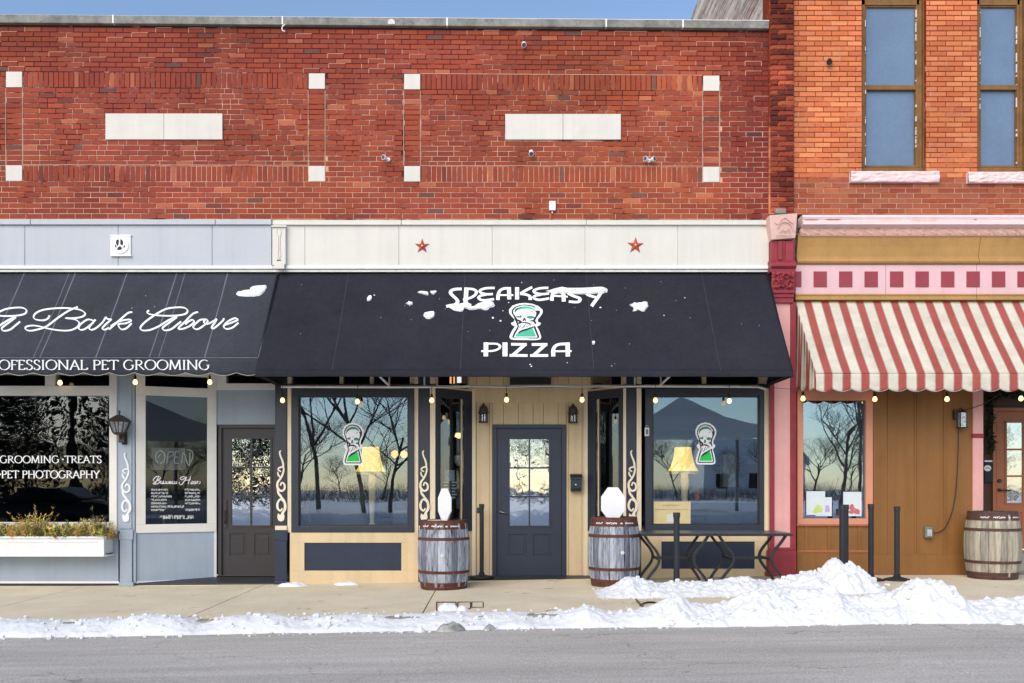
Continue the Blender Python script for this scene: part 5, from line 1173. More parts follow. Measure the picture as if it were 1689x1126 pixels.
G3 = ('stave_grey', 'stave_grey', 'stave_pale', 'stave_grey', 'stave_dark')
M['stave_pale'] = paint('pale_silvered_oak', c(176, 180, 190), .85, .42, 3, .7, 90, .2, stretch=(14, 14, 1.2), speck=c(70, 72, 82), speck_lo=.60, speck_scale=16)
M['stave_dark'] = paint('dark_silvered_oak', c(112, 116, 130), .85, .5, 3, .7, 90, .2, stretch=(14, 14, 1.2), speck=c(44, 46, 54), speck_lo=.56, speck_scale=16)
M['stave_tan2'] = paint('pale_tan_oak', c(182, 174, 156), .85, .35, 3, .7, 90, .2, stretch=(14, 14, 1.0), speck=c(112, 100, 84), speck_lo=.62, speck_scale=14)
M['stave_tan3'] = paint('grey_tan_oak', c(150, 144, 132), .85, .4, 3, .7, 90, .2, stretch=(14, 14, 1.0), speck=c(86, 78, 66), speck_lo=.62, speck_scale=14)
XB1, YB = PX(732, -.85), -.85; XB2 = PX(1013, -.85); XB3, YB3 = PX(1637, -.42), -.42
barrel(XB1, YB, gz(XB1), .872, .335, 'grey weathered barrel with rusty hoops left of the navy door', (G3, 'rust', 'rust'), 0, True, .02)
barrel(XB2, YB, gz(XB2), .872, .335, 'grey weathered barrel with rusty hoops right of the navy door', (G3, 'rust', 'rust'), 0, True, .2)
barrel(XB3, YB3, gz(XB3), .885, .345, 'tan wooden barrel with brown hoops by the pink post', (('stave_tan', 'stave_tan2', 'stave_tan3'), 'rust2', 'barrel_top'), 0, True)
def octagon(px, py0, py1, hw, yaw, y, label, lean=0):
    zc = PZ((py0+py1)/2, y); hh = (PZ(py0, y)-PZ(py1, y))/2; B = thing('octagonal_sign', (PX(px, y), y, zc-hh), label, 'sign', 'blank white octagonal signs on the barrels')
    m = MB(); R8 = hh/math.cos(math.pi/8); pts = [(hw*1.0*math.cos(math.pi/8+k*math.pi/4)/math.cos(math.pi/8), hh*math.sin(math.pi/8+k*math.pi/4)/math.cos(math.pi/8)) for k in range(8)]
    m.prism(pts, 'y', -.009, .009); cy, sy = math.cos(yaw), math.sin(yaw); m.v = [(PX(px, y)+a*cy-b*sy, y+a*sy+b*cy, zc+d) for a, b, d in m.v]; m.build('board', M['print_white'], B, bevel=.002)
    m = MB(); m.tube([(PX(px, y), y+.012, zc-hh-.005), (PX(px, y)+.02, y+.16, zc-hh-.005)], .006, 5); m.tube([(PX(px, y), y+.012, zc), (PX(px, y)+.02, y+.15, zc-hh)], .006, 5); m.build('prop', M['black_metal'], B)
octagon(733.5, 805.5, 858.5, .165, R(-57), -.90, 'blank white octagonal sign turned edgeways on the left barrel'); octagon(1011, 803.5, 857, .155, R(8), -.92, 'blank white octagonal sign facing the street on the right grey barrel')
s = MB(); s.box(XB1-.20, XB1-.03, -.98, -.86, gz(XB1)+.868, gz(XB1)+.876); tag(s.build('paper_slip', M['lime']), 'folded pale paper slip lying on the left barrel', 'paper')

M['table_top'] = paint('dull_black_tabletop', (.05, .053, .06), .35, .35, 5, .15, 40, .5, speck=(.4, .4, .42), speck_lo=.72, speck_scale=14)
M['post_blue'] = paint('slate_plastic_post', (.024, .027, .034), .5, .15, 5, .1, 60, .3, streak=.25)
# ------------------------------------------------------------------ posts
def post(px, pytop, y, zb, w, label, base=True, hook=False, mat='charcoal_metal'):
    X = PX(px, y); zt = PZ(pytop, y); B = thing('barrier_post', (X, y, zb), label, 'post', 'dark queue barrier posts')
    m = MB(); m.lathe([(w, zb+.02), (w, zt-.06)], X, y, 16); m.build('pole', M[mat], B, smooth=False)
    m = MB(); m.lathe([(w*1.12, zt-.06), (w*1.18, zt-.055), (w*1.18, zt-.004), (w*1.05, zt)], X, y, 16); m.build('post_cap', M['black_metal'], B)
    if base: m = MB(); m.lathe([(.17, zb+.002), (.17, zb+.014), (.12, zb+.03), (w*1.5, zb+.045), (w, zb+.09)], X, y, 28); m.build('base', M['charcoal_metal'], B, smooth=True)
    if hook: m = MB(); m.box(X-w-.035, X-w+.004, y-.02, y+.02, zt-.13, zt-.05); m.build('belt_clip', M['black_metal'], B)
    return B
post(794.5, 831, .20, .088, .030, 'dark barrier post on the black step beside the navy door', mat='black_metal', hook=True)
post(1116, 845, -1.5, gz(2), .037, 'slate barrier post standing in the snow in front of the black tables', mat='post_blue')
post(1390, 832, -1.62, gz(4), .040, 'nearer barrier post buried in the snow heap before the salmon window', hook=True, mat='post_blue'); post(1395.5, 832, -1.2, gz(4), .030, 'barrier post half hidden right behind the snow heap post', base=True)
post(1436.5, 831, -.73, gz(4.5), .034, 'barrier post beside the right edge of the salmon window'); post(1479.5, 835, -.72, gz(4.8), .034, 'rightmost barrier post before the brown boards')


# ------------------------------------------------------------------ black tables
def table(x0, x1, label):
    ya, yb = -1.22, -.48; z = .785; B = thing('bistro_table', ((x0+x1)/2, -.85, gz(1.9)), label, 'table', 'pair of black metal tables end to end')
    m = MB(); m.box(x0, x1, ya, yb, z-.008, z); m.build('tabletop', M['table_top'], B, bevel=.004)
    m = MB(); m.box(x0+.002, x1-.002, ya+.002, ya+.02, z-.035, z-.0085); m.box(x0+.002, x1-.002, yb-.02, yb-.002, z-.035, z-.0085); m.box(x0+.002, x0+.02, ya+.02, yb-.02, z-.035, z-.0085); m.box(x1-.02, x1-.002, ya+.02, yb-.02, z-.035, z-.0085); m.build('apron', M['black_metal'], B)
    zg = gz(1.9)
    for s_, xe in ((1, x0), (-1, x1)):
        for y in (ya+.10, yb-.10):
            pts = [(xe+s_*.06, z-.03), (xe+s_*.12, z-.12), (xe+s_*.215, z-.24), (xe+s_*.245, z-.33), (xe+s_*.215, z-.42), (xe+s_*.11, z-.56), (xe+s_*.05, zg+.0)]
            sp = smooth_pts(pts, 5); m = MB(); vs = []
            for i, p in enumerate(sp):
                a = sp[max(i-1, 0)]; b = sp[min(i+1, len(sp)-1)]; d = Vector((b[0]-a[0], b[1]-a[1])).normalized(); nx, nz = -d.y, d.x
                for (e, yy) in ((-.016, y-.02), (.016, y-.02), (.016, y+.02), (-.016, y+.02)): vs.append((p[0]+nx*e, yy, p[1]+nz*e))
            m.add(vs, [(i*4+k, i*4+(k+1) % 4, (i+1)*4+(k+1) % 4, (i+1)*4+k) for i in range(len(sp)-1) for k in range(4)]+[(3, 2, 1, 0), tuple((len(sp)-1)*4+k for k in range(4))]); m.build('leg', M['black_metal'], B, bevel=.004)
        m = MB(); m.box(xe+s_*.245-.014, xe+s_*.245+.014, ya+.10, yb-.10, z-.345, z-.315); m.build('cross_bar', M['black_metal'], B)
    m = MB(); y = (ya+yb)/2; m.box(x0+.245, x1-.245, y-.012, y+.012, z-.350, z-.312); m.build('stretcher', M['black_metal'], B, bevel=.003)
xa = PX(1057, -1.22); xc = PX(1180, -1.22); xb = PX(1308, -1.22)
table(xa, xc-.004, 'left black metal table with curved legs, beside the grey barrel'); table(xc+.004, xb, 'right black metal table with curved legs, beside the pink pilaster')

# ------------------------------------------------------------------ planter
def planter():
    y0 = -.30; B = thing('window_box', (PX(60), -.15, PZ(917)), 'white wooden window box below the groomer window', 'window box'); s = MB()
    s.pbox(-110, 171.5, 886, 916, y0, y0+.02); s.box(PX(171.5, y0)-.02, PX(171.5, y0), y0+.02, -.02, PZ(916, y0), PZ(886, y0)); s.box(PX(-110, y0), PX(171.5, y0), y0+.02, -.02, PZ(916, y0), PZ(913, y0)); s.build('box_board', M['white'], B, bevel=.003)
    s = MB(); s.pbox(-112, 174.5, 884.5, 888, y0-.015, y0+.02); s.pbox(-112, 175, 915, 918, y0-.018, y0+.02); s.box(PX(171.5, y0), PX(174.5, y0), y0-.015, -.02, PZ(888, y0), PZ(884.5, y0)); s.box(PX(171.5, y0), PX(175.5, y0), y0-.018, -.02, PZ(918, y0), PZ(915, y0)); s.build('box_rim', M['white'], B, bevel=.003)
    for a, b in ((10, 70), (77, 160)):
        s = MB(); s.pbox(a, b, 892, 894, y0-.006, y0); s.build('raised_panel', M['white'], B)
    s = MB(); s.box(PX(-110, y0), PX(171, y0), y0+.02, -.022, PZ(893, y0), PZ(889, y0)); s.build('soil', M['bark'], B)
    # dry sprigs: clumps of upright branching twigs
    m = MB(); r = random.Random(4); pal = [c(206, 176, 84), c(172, 150, 72), c(196, 156, 104), c(228, 206, 120), c(116, 116, 62), c(92, 98, 56), c(218, 190, 134), c(150, 112, 72)]
    for i in range(1250):
        px = r.uniform(-104, 178); x = PX(px, y0)+r.uniform(-.02, .02); y = r.uniform(-.30, -.05); z = PZ(890, y0); hgt = (.235+.15*noise.noise(Vector((px*.03, 0, 4)))+(.03 if 30 < px < 75 else 0))*r.uniform(.45, 1.15)
        if r.random() < .02: hgt *= 1.6
        cl = int((noise.noise(Vector((px*.035, y*3, 2)))*.5+.5)*7.99+r.uniform(-1.6, 1.6)) % 8; tint = tuple(min(.8, v*r.uniform(.75, 1.55)) for v in pal[max(0, min(7, cl))])
        d = Vector((r.uniform(-.6, .6), r.uniform(-.55, .25)-.12, 1)).normalized(); p0 = Vector((x, y, z-.01))
        def blade(p, dd, l, w):
            u = dd.cross(Vector((r.uniform(-1, 1), r.uniform(-1, 1), r.uniform(-1, 1)))).normalized()*w; e = p+dd*l; mid = p+dd*l*.5+Vector((0, 0, -.006*r.random()))
            m.add([p-u*.6, p+u*.6, mid+u, e, mid-u], [(0, 1, 2, 4), (4, 2, 3)], tint); return mid
        blade(p0, d, hgt, .0022)
        for k in range(15):
            t = r.uniform(.2, 1.); q = p0+d*hgt*t; dd = (d*.5+Vector((r.uniform(-1, 1), r.uniform(-1, .8), r.uniform(-.4, 1)))).normalized(); blade(q, dd, r.uniform(.02, .06), r.uniform(.003, .0065))
    tag(m.build('dry_sprigs', M['wicker'], tint=True), 'mass of dry golden and olive sprigs filling the white window box', 'plants', kind='stuff')
planter()

# ------------------------------------------------------------------ window lettering, decals, notices
def decals():
    for (px0, px1, y0, y1, lab) in ((565, 600, 697, 767, 'keyhole skull decal in green and white on the left display window'), (1147, 1181.5, 696.5, 766, 'keyhole skull decal in green and white on the right display window')):
        B = thing('window_decal', P((px0+px1)/2, y1, -.0), lab, 'decal', 'keyhole skull decals on the display windows')
        mp = lambda x, y, off, a=px0, b=px1, t=y0, u=y1: P(a+(x-262)/(735-262)*(b-a), t+(y-90)/(1022-90)*(u-t), .009-off); emblem(B, mp)
    B = thing('window_lettering', P(90, 790, 0), 'white serif lettering about grooming, treats and photography on the left window', 'lettering'); m = MB(); mp = lambda px, py, off: P(px, py, -.003-off)
    roman(m, '.GROOMING', -6, 98, 751.5, 763.5, mp, .16, .07, .28); roman(m, '.TREATS', 101, 168, 751.5, 763.5, mp, .16, .07, .28); roman(m, '.PET PHOTOGRAPHY', -3, 165, 776, 788.5, mp, .16, .07, .32); m.build('letters', M['print'], B)
    A, Bq, L = GROOM_SEG; t = (Vector(Bq)-Vector(A))/L; n = Vector((t.y, -t.x)); n = n if n.y < 0 else -n
    def mq(px, py, off):     # picture spot seen on the angled pane
        dx, dy, dz = px-CX, FPX, -(py-HY); o = Vector(A)+n*(-.0055+off); det = dx*(-t.y)-dy*(-t.x); ex, ey = o.x, o.y-CAMY; s_ = (ex*(-t.y)-ey*(-t.x))/det; return Vector((dx*s_, CAMY+dy*s_, CAMZ+dz*s_))
    B = thing('window_lettering', mq(290, 850, 0), 'white business hours lettering on the angled groomer window', 'lettering'); m = MB(); S = lambda pts: [(235+x/8.045, 730+y/8.045) for x, y in pts]; W = nib(1.35, .55, 45)
    for pts in ([(160, 470), (140, 500), (170, 520), (140, 545), (200, 545), (235, 510), (200, 500), (240, 470), (215, 445), (175, 455), (150, 480)], [(215, 450), (190, 500), (165, 545)], [(250, 505), (240, 540), (262, 540), (280, 505), (272, 545), (290, 535)], [(300, 510), (310, 530), (292, 545)], [(325, 510), (318, 545), (335, 535)],
                [(345, 545), (355, 510), (352, 545), (372, 510), (370, 545), (385, 530)], [(388, 530), (405, 512), (392, 520), (395, 545), (415, 535)], [(425, 510), (432, 530), (415, 546)], [(450, 510), (455, 530), (440, 546)],
                [(560, 450), (520, 455), (500, 480), (530, 490), (585, 455), (560, 500), (520, 555), (490, 545), (490, 520)], [(640, 450), (620, 500), (605, 548)], [(560, 500), (640, 490)], [(655, 520), (640, 545), (665, 540), (672, 515), (655, 512)], [(690, 510), (682, 545), (702, 540), (712, 508), (706, 545)], [(722, 545), (732, 512), (745, 515)], [(760, 510), (766, 530), (748, 546)]):
        ribbon(m, S(pts), W, mq)
    for i in range(7): ticks(m, 250, 250+(26, 27, 34, 25, 24, 24, 23)[i], 805.5+i*5.6, 809.3+i*5.6, mq, i+3, .75, .7)
    for i in range(5): ticks(m, 305.5, 330, 805.5+i*5.6, 809.3+i*5.6, mq, i+30, .75, .7)
    ticks(m, 277, 303, 833, 837.5, mq, 50, .8, .7); ticks(m, 307, 330, 838, 843, mq, 51, .8, .7); ticks(m, 263, 319, 849, 856, mq, 52, .9, .62); m.build('letters', M['print'], B)
    # unlit neon word behind the pane
    B = thing('neon_sign', mq(288, 770, -.12), 'unlit neon sign reading OPEN inside the angled window', 'sign'); m = MB(); q = lambda pts: [mq(235+x/8.045, 730+y/8.045, -.10) for x, y in smooth_pts(pts, 6)]
    for pts in ([(205, 265), (175, 210), (185, 140), (230, 108), (280, 130), (300, 190), (280, 250), (235, 275)], [(320, 275), (335, 190), (345, 130), (400, 120), (405, 165), (345, 195)], [(485, 125), (440, 120), (430, 190), (425, 265), (485, 270)], [(430, 190), (470, 190)], [(520, 270), (545, 130), (600, 280), (625, 290), (630, 130)]): m.tube(q(pts), .0055, 6)
    m.build('tube_letters', M['neon'], B); m = MB(); m.tube(q([(205, 200), (240, 150)]), .004, 5); m.tube(q([(590, 90), (650, 110), (670, 170), (640, 260)]), .005, 6); m.build('tube_border', M['neon'], B)
    a = mq(250, 738, -.16); b = mq(306, 775, -.16); m = MB(); m.slab([Vector((a.x, a.y, a.z)), Vector((b.x, b.y, a.z)), Vector((b.x, b.y, b.z)), Vector((a.x, a.y, b.z))], (-.0, .02, 0)); m.build('backboard', M['neon_board'], B)
    # notices
    B = thing('paper_notice', P(1107, 866, .02), 'yellowed notice taped low in the right display window', 'notice'); s = MB(); s.pbox(1077.8, 1139, 827, 863.5, .002, .005); s.build('sheet', M['paper'], B)
    m = MB(); mp = lambda px, py, off: P(px, py, .0012-off); ticks(m, 1094, 1122, 832, 835, mp, 9, .6, .6); ticks(m, 1081, 1136, 839, 841.5, mp, 10, .6, .6); m.build('faint_print', M['faint'], B); s = MB(); s.pbox(1100, 1111, 848, 861, .0005, .0018); s.build('small_slip', M['lime'], B)
    y = .34
    for (a, b, t, u, mat, lab) in ((733.5, 750, 775, 793, 'poster_blue', 'small pale picture card in the left side window'), (729, 757, 790, 826, 'black_print', 'black menu card with white rows in the left side window')):
        B = thing('window_poster', P((a+b)/2, u, y), lab, 'poster'); s = MB(); s.pbox(a, b, t, u, y+.01*(a < 730), y+.01*(a < 730)+.004); s.build('sheet', M[mat], B)
        if mat == 'black_print':
            m = MB()
            for i in range(6):
                for xx in (732, 745): m.pbox(xx, xx+8-(i % 2)*2, 794+i*5, 796.6+i*5, y+.006, y+.009)
            m.build('printed_rows', M['print'], B)
    fl = [(1330, 1361, 810, 849, 'paper_white', c(196, 214, 120), 'white drawing with lime green shapes in the salmon window, left one'), (1345, 1372, 820, 851, 'paper_white', c(190, 170, 210), 'drawing with pale purple shapes in the salmon window'), (1391, 1421, 811, 851, 'paper_white', c(200, 110, 110), 'sheet with a small red and blue picture in the salmon window, right one')]
    for i, (a, b, t, u, mat, tint, lab) in enumerate(fl):
        yy = .010+.005*i; B = thing('window_flyer', P((a+b)/2, u, yy), lab, 'flyer'); s = MB(); s.pbox(a, b, t, u, yy, yy+.003); s.build('sheet', M['paper_white'], B); m = MB(); r = random.Random(i)
        for k in range(5): cx_, cy_ = r.uniform(a+6, b-6), r.uniform((t+u)/2, u-5); blob(m, [(cx_+r.uniform(3, 7)*math.cos(q*math.pi/4), cy_+r.uniform(2, 4.5)*math.sin(q*math.pi/4)) for q in range(8)], lambda x, y, o, k=k: P(x, y, yy-.0004-k*.0003), 0)
        m.build('printed_shape', paint('flyer_ink', tint, .6, .05, 9, 0), B)
M['neon'] = paint('unlit_neon_glass', (.75, .76, .72), .2, .1, 9, 0); M['neon_board'] = paint('tan_cardboard', (.20, .18, .15), .7, .1, 9, 0)
M['paper'] = paint('yellowed_paper', c(214, 196, 146), .8, .05, 9, 0); M['paper_white'] = paint('white_paper', c(216, 224, 228), .8, .04, 9, 0); M['faint'] = paint('faint_ink', c(120, 110, 88), .8, .05, 9, 0); M['poster_blue'] = paint('pale_blue_card', c(186, 206, 212), .6, .2, 30, 0)
decals()

# ------------------------------------------------------------------ right entry fittings
def right_fittings():
    B = thing('wall_lantern', P(1587, 690, 0), 'small square lantern with a dangling cable on the brown boards', 'wall lantern'); y = -.10; X = PX(1587, y)
    m = MB(); z = PZ(680, y); m.add([(X-.05, y-.05, z), (X+.05, y-.05, z), (X+.05, y+.05, z), (X-.05, y+.05, z), (X, y, z+.05)], [(0, 1, 4), (1, 2, 4), (2, 3, 4), (3, 0, 4), (3, 2, 1, 0)]); m.tube([(X, y, z+.04), (X, y, z+.075), (X+.01, y+.05, z+.06), (X-.03, -.0, z+.03)], .006, 5); m.build('lantern_roof', M['black_metal'], B)
    m = MB(); zb = PZ(704, y)
    for sx in (-1, 1):
        for sy in (-1, 1): m.tube([(X+sx*.044, y+sy*.044, z), (X+sx*.044, y+sy*.044, zb)], .008, 4)
    m.box(X-.055, X+.055, y-.055, y+.055, zb-.015, zb); m.box(X-.085, X-.03, -.06, -.0, PZ(692, 0), PZ(676, 0)); m.build('lantern_cage', M['lamp_bronze'], B)
    m = MB(); m.box(X-.038, X+.038, y-.038, y+.038, zb+.001, z-.001); m.build('lantern_glass', M['lantern_glass'], B)
    B = thing('outlet_box', P(1533, 878, 0), 'grey green outdoor outlet box on the brown boards', 'outlet'); s = MB(); s.pbox(1526.5, 1539.5, 869, 887, -.07, -.0); s.build('box_body', M['outlet'], B, bevel=.008); s = MB(); s.pbox(1529, 1537, 873, 884, -.078, -.07); s.build('cover', M['stave_pale'], B, bevel=.002)
    m = MB(); m.tube([P(a, b, -.03) for a, b in smooth_pts([(1540, 879), (1550, 877), (1560, 868), (1570, 845), (1576, 815), (1579, 775), (1580.5, 735), (1581, 700)], 8)], .006, 5); tag(m.build('power_cord', M['black_metal']), 'thin dark cord drooping from the square lantern to the outlet box', 'cord')
    m = MB(); m.tube([P(a, b, d) for a, b, d in ((1589, 676, -.06), (1600, 674, -.08), (1618, 668, -.08), (1636, 658, -.1), (1650, 648, -.12))], .006, 5); tag(m.build('overhead_cable', M['black_metal']), 'dark cable running from the square lantern to the entry', 'cable')
    y = 1.16; B = thing('wall_sign', P(1631, 795, y), 'black wall sign with a round white logo beside the terracotta door', 'sign'); s = MB(); s.pbox(1624, 1637, 760, 795, y, y+.02); s.build('board', M['black_print'], B)
    m = MB(); blob(m, arc(1629, 772, 6, 5, 0, 350, 20), lambda a, b, o: P(a, b, y-.002)); s = MB(); s.pbox(1624, 1637, 759, 761.5, y-.004, y); s.build('top_strip', M['print'], B); m.build('logo_disc', M['print'], B)
    m = MB(); ribbon(m, [(1625.5, 773), (1629, 771), (1633, 773)], lambda *a: 1.1, lambda a, b, o: P(a, b, y-.004-o)); m.build('logo_stroke', M['black_print'], B)
    m = MB(); r = random.Random(8); path = [(1632, 742), (1635, 725), (1630, 710), (1633, 690), (1631, 672), (1634, 660), (1644, 652), (1656, 648), (1672, 650), (1690, 652), (1710, 650), (1735, 652)]; sp = smooth_pts(path, 10); y = 1.08
    tubep = [P(a, b, y) for a, b in sp]; m.tube(tubep, .02, 6)
    for i in range(1500):
        a, b = r.choice(sp); p = P(a+r.gauss(0, 2.2), b+r.gauss(0, 2.4), y+r.uniform(-.07, .05)); d = Vector((r.uniform(-1, 1), r.uniform(-1, .4), r.uniform(-1, .6))).normalized(); u = d.cross(Vector((r.uniform(-1, 1), r.uniform(-1, 1), r.uniform(-1, 1)))).normalized()*r.uniform(.008, .016); l = r.uniform(.03, .08); m.add([p, p+d*l*.5+u, p+d*l, p+d*l*.5-u], [(0, 1, 2, 3)])
    g = m.build('door_garland', M['garland']); tag(g, 'dark leafy garland hung around the terracotta door', 'garland')
M['outlet'] = paint('grey_green_cast_metal', c(112, 122, 108), .5, .2, 14, .3)
right_fittings()

# ------------------------------------------------------------------ things inside the windows
def floor_lamp(px, y, py0, py1, foot, lab, w=1.):
    B = thing('table_lamp', (PX(px, y), y, PZ(foot, y)), lab, 'lamp', 'lamps with pleated yellow shades in the windows'); X = PX(px, y); zt, zb = PZ(py0, y), PZ(py1, y); h = zt-zb; m = MB(); n = 40
    prof = [(.125*w, zt), (.135*w, zt-.25*h), (.155*w, zt-.5*h), (.185*w, zt-.75*h), (.225*w, zb+.03), (.228*w, zb)]
    vs = []; 
    for rr, z in prof:
        for k in range(n*2): a = math.pi*k/n; q = rr*(1+(.012 if k % 2 else -.012)); vs.append((X+q*math.cos(a), y+q*math.sin(a)*.8, z))
    m.add(vs, [(i*2*n+k, i*2*n+(k+1) % (2*n), (i+1)*2*n+(k+1) % (2*n), (i+1)*2*n+k) for i in range(len(prof)-1) for k in range(2*n)]); m.build('lamp_shade', M['lampshade'], B)
    m = MB(); m.lathe([(.23*w, zb+.02), (.232*w, zb-.018)], X, y, 40, cap=False, sy=.8); m.build('fringe', M['lampstand'], B)
    m = MB(); z0 = PZ(foot, y); m.lathe([(.012, zb+.05), (.045, zb-.02), (.055, zb-.12), (.034, z0+.14), (.03, z0+.06), (.045, z0+.03), (.09, z0+.018), (.10, z0)], X+.02, y, 20); m.build('lamp_stand', M['lampstand'], B, smooth=True)
floor_lamp(611.5, .42, 737, 780, 868, 'lamp with a pale stand and yellow shade in the left display window', .92); floor_lamp(1126.5, .42, 737.5, 779, 866, 'lamp with a yellow shade behind the notice in the right display window', .93)
def interior():
    s = MB(); s.box(PX(493, .75), PX(600, .75), .75, .80, .1, PZ(766, .75)); tag(s.build('low_partition', M['room_grey2']), 'dark half-height partition behind the left display window', 'partition')
    B = thing('wooden_easel', P(500, 868, .5), 'orange brown wooden easel at the left edge of the left display window', 'easel'); y = .5
    for a, b in (((498, 803), (490, 862)), ((500, 803), (512, 862)), ((494, 835), (507, 835))): m = MB(); m.tube([P(*a, y), P(*b, y)], .014, 6); m.build('leg', M['wood_int'], B)
    def chair(x, y, rot, lab):
        B = thing('dining_chair', (0, 0, 0), lab, 'chair', 'dark dining chairs inside the pizza shop')
        for sx in (-1, 1):
            for sy in (-1, 1): m = MB(); m.tube([(sx*.19, sy*.19, 0), (sx*.18, sy*.18, .45)], .016, 6); m.build('leg', M['black_metal'], B)
            m = MB(); m.tube([(sx*.18, .19, .45), (sx*.18, .23, .95)], .016, 6); m.build('back_post', M['black_metal'], B)
        m = MB(); m.box(-.21, .21, -.21, .21, .45, .48); m.build('seat', M['room_grey'], B, bevel=.01); m = MB(); m.box(-.18, .18, .21, .24, .72, .92); m.box(-.18, .18, .20, .225, .58, .63); m.build('backrest', M['room_grey'], B, bevel=.01)
        B.location = (x, y, .1); B.rotation_euler.z = rot
    def dtable(x, y, lab):
        B = thing('dining_table', (0, 0, 0), lab, 'table', 'dining tables inside the pizza shop'); m = MB(); m.box(-.45, .45, -.35, .35, .73, .76); m.build('tabletop', M['room_grey'], B, bevel=.005); m = MB(); m.tube([(0, 0, 0), (0, 0, .73)], .03, 8); m.build('pedestal', M['black_metal'], B); m = MB(); m.box(-.3, .3, -.03, .03, 0, .03); m.box(-.03, .03, -.3, .3, .0305, .06); m.build('foot', M['black_metal'], B); B.location = (x, y, .1)
    dtable(-1.7, 1.7, 'dark dining table behind the left display window'); chair(-2.15, 1.5, R(70), 'dark chair left of the table behind the left display window'); chair(-1.15, 1.6, R(-80), 'dark chair right of the table behind the left display window'); chair(-1.6, 1.15, R(185), 'dark chair nearest the glass behind the left display window')
    dtable(2.8, 1.9, 'dark dining table behind the right display window'); chair(2.3, 1.8, R(80), 'dark chair left of the table behind the right display window'); chair(3.3, 1.9, R(-80), 'dark chair right of the table behind the right display window')
    s = MB(); s.prism([(PX(1192, 1.1), PZ(850, 1.1)), (PX(1216, 1.1), PZ(850, 1.1)), (PX(1212, 1.1), PZ(752, 1.1)), (PX(1206, 1.1), PZ(747, 1.1)), (PX(1193, 1.1), PZ(750, 1.1))], 'y', 1.1, 1.3); tag(s.build('grey_column', M['room_grey3']), 'pale grey tapering panel behind the right display window', 'panel')
    s = MB(); s.box(PX(1164, .9), PX(1222, .9), .9, 1.0, .1, PZ(803, .9)); tag(s.build('booth_back', M['dark_room'], bevel=.02), 'black booth back behind the right display window', 'booth')
    B = thing('oil_bottle', P(1150, 825, .6), 'small bottle with red flower on the ledge of the right display window', 'bottle'); p = P(1150, 866, .6); m = MB(); z = PZ(826, .6); m.lathe([(.035, z), (.045, z+.03), (.04, z+.07), (.015, z+.12), (.012, z+.18)], p.x, .6, 12); m.build('bottle_body', M['bottle_red'], B, smooth=True)
    s = MB(); s.box(PX(1078, .6), PX(1262, .6), .5, .8, PZ(829, .6), PZ(826, .6)); tag(s.build('window_counter', M['shelf']), 'narrow counter across the inside of the right display window', 'counter')
    # small warm lamps deep inside
    for px, py, y, lab in ((651, 748, 2.2, 'small warm lamp glowing deep inside the left display window'), (666.5, 748.5, 2.3, 'orange lamp glowing deep inside the left display window, right one')):
        B = thing('pendant_lamp', P(px, py, y), lab, 'lamp'); p = P(px, py, y); m = MB(); m.tube([p+Vector((0, 0, .05)), (p.x, p.y, 3.18)], .006, 5); m.build('cord', M['socket'], B); m = MB(); m.lathe([(.0, p.z+.06), (.05, p.z+.03), (.06, p.z-.02), (.03, p.z-.06), (0, p.z-.07)], p.x, p.y, 14); m.build('glass_bulb', M['bulb_orange'], B, smooth=True)
    # red rocker switches and white figure in the left transom
    s = MB(); s.pbox(742, 744.5, 621, 632, .52, .54); s.pbox(748, 750, 621, 632, .52, .54); tag(s.build('heater_element', M['bulb_orange']), 'orange glowing bars seen over the left side window', 'heater'); s = MB(); s.pbox(754, 761, 621, 631, .50, .53); tag(s.build('lit_panel', M['bulb_white'], bevel=.01), 'small glowing white lamp over the left side window', 'lamp')
    y = .38; B = thing('shelf_ware', P(756, 766, y), 'pale crockery and a lit lamp bowl inside the left side window', 'crockery'); m = MB(); m.lathe([(.03, PZ(768, y)), (.07, PZ(762, y)), (.075, PZ(752, y)), (.06, PZ(751, y))], PX(757, y), y+.12, 16); m.build('bowl', M['lime'], B); m = MB(); m.lathe([(.02, PZ(722, y)), (.07, PZ(719, y)), (.05, PZ(713, y))], PX(757, y), y+.12, 16); m.build('lamp_bowl', M['bulb'], B)
    # groomer: easel board, grooming table and pet crate silhouettes
    B = thing('grooming_table', (-5.8, 1.6, .1), 'grey grooming table inside the groomer window', 'table'); m = MB(); m.box(-6.4, -5.2, 1.3, 1.9, .88, .92); m.build('tabletop', M['room_grey3'], B, bevel=.01)
    for sx in (-6.3, -5.3):
        for sy in (1.36, 1.84): m = MB(); m.tube([(sx, sy, .1), (sx, sy, .88)], .02, 6); m.build('leg', M['room_grey3'], B)
M['room_grey2'] = paint('charcoal_partition', (.045, .045, .05), .7, .1, 1, 0); M['room_grey3'] = paint('mid_grey_panel', (.22, .23, .25), .7, .1, 1, 0); M['wood_int'] = paint('orange_pine', c(190, 120, 60), .6, .2, 9, 0)
M['bottle_red'] = paint('dusky_red_glass', (.25, .06, .05), .2, .2, 20, 0); M['bulb_orange'] = glow('orange_glow', (1, .42, .12), 1.6); M['bulb_white'] = glow('white_glow', (.95, 1, .95), 1.2)
interior()
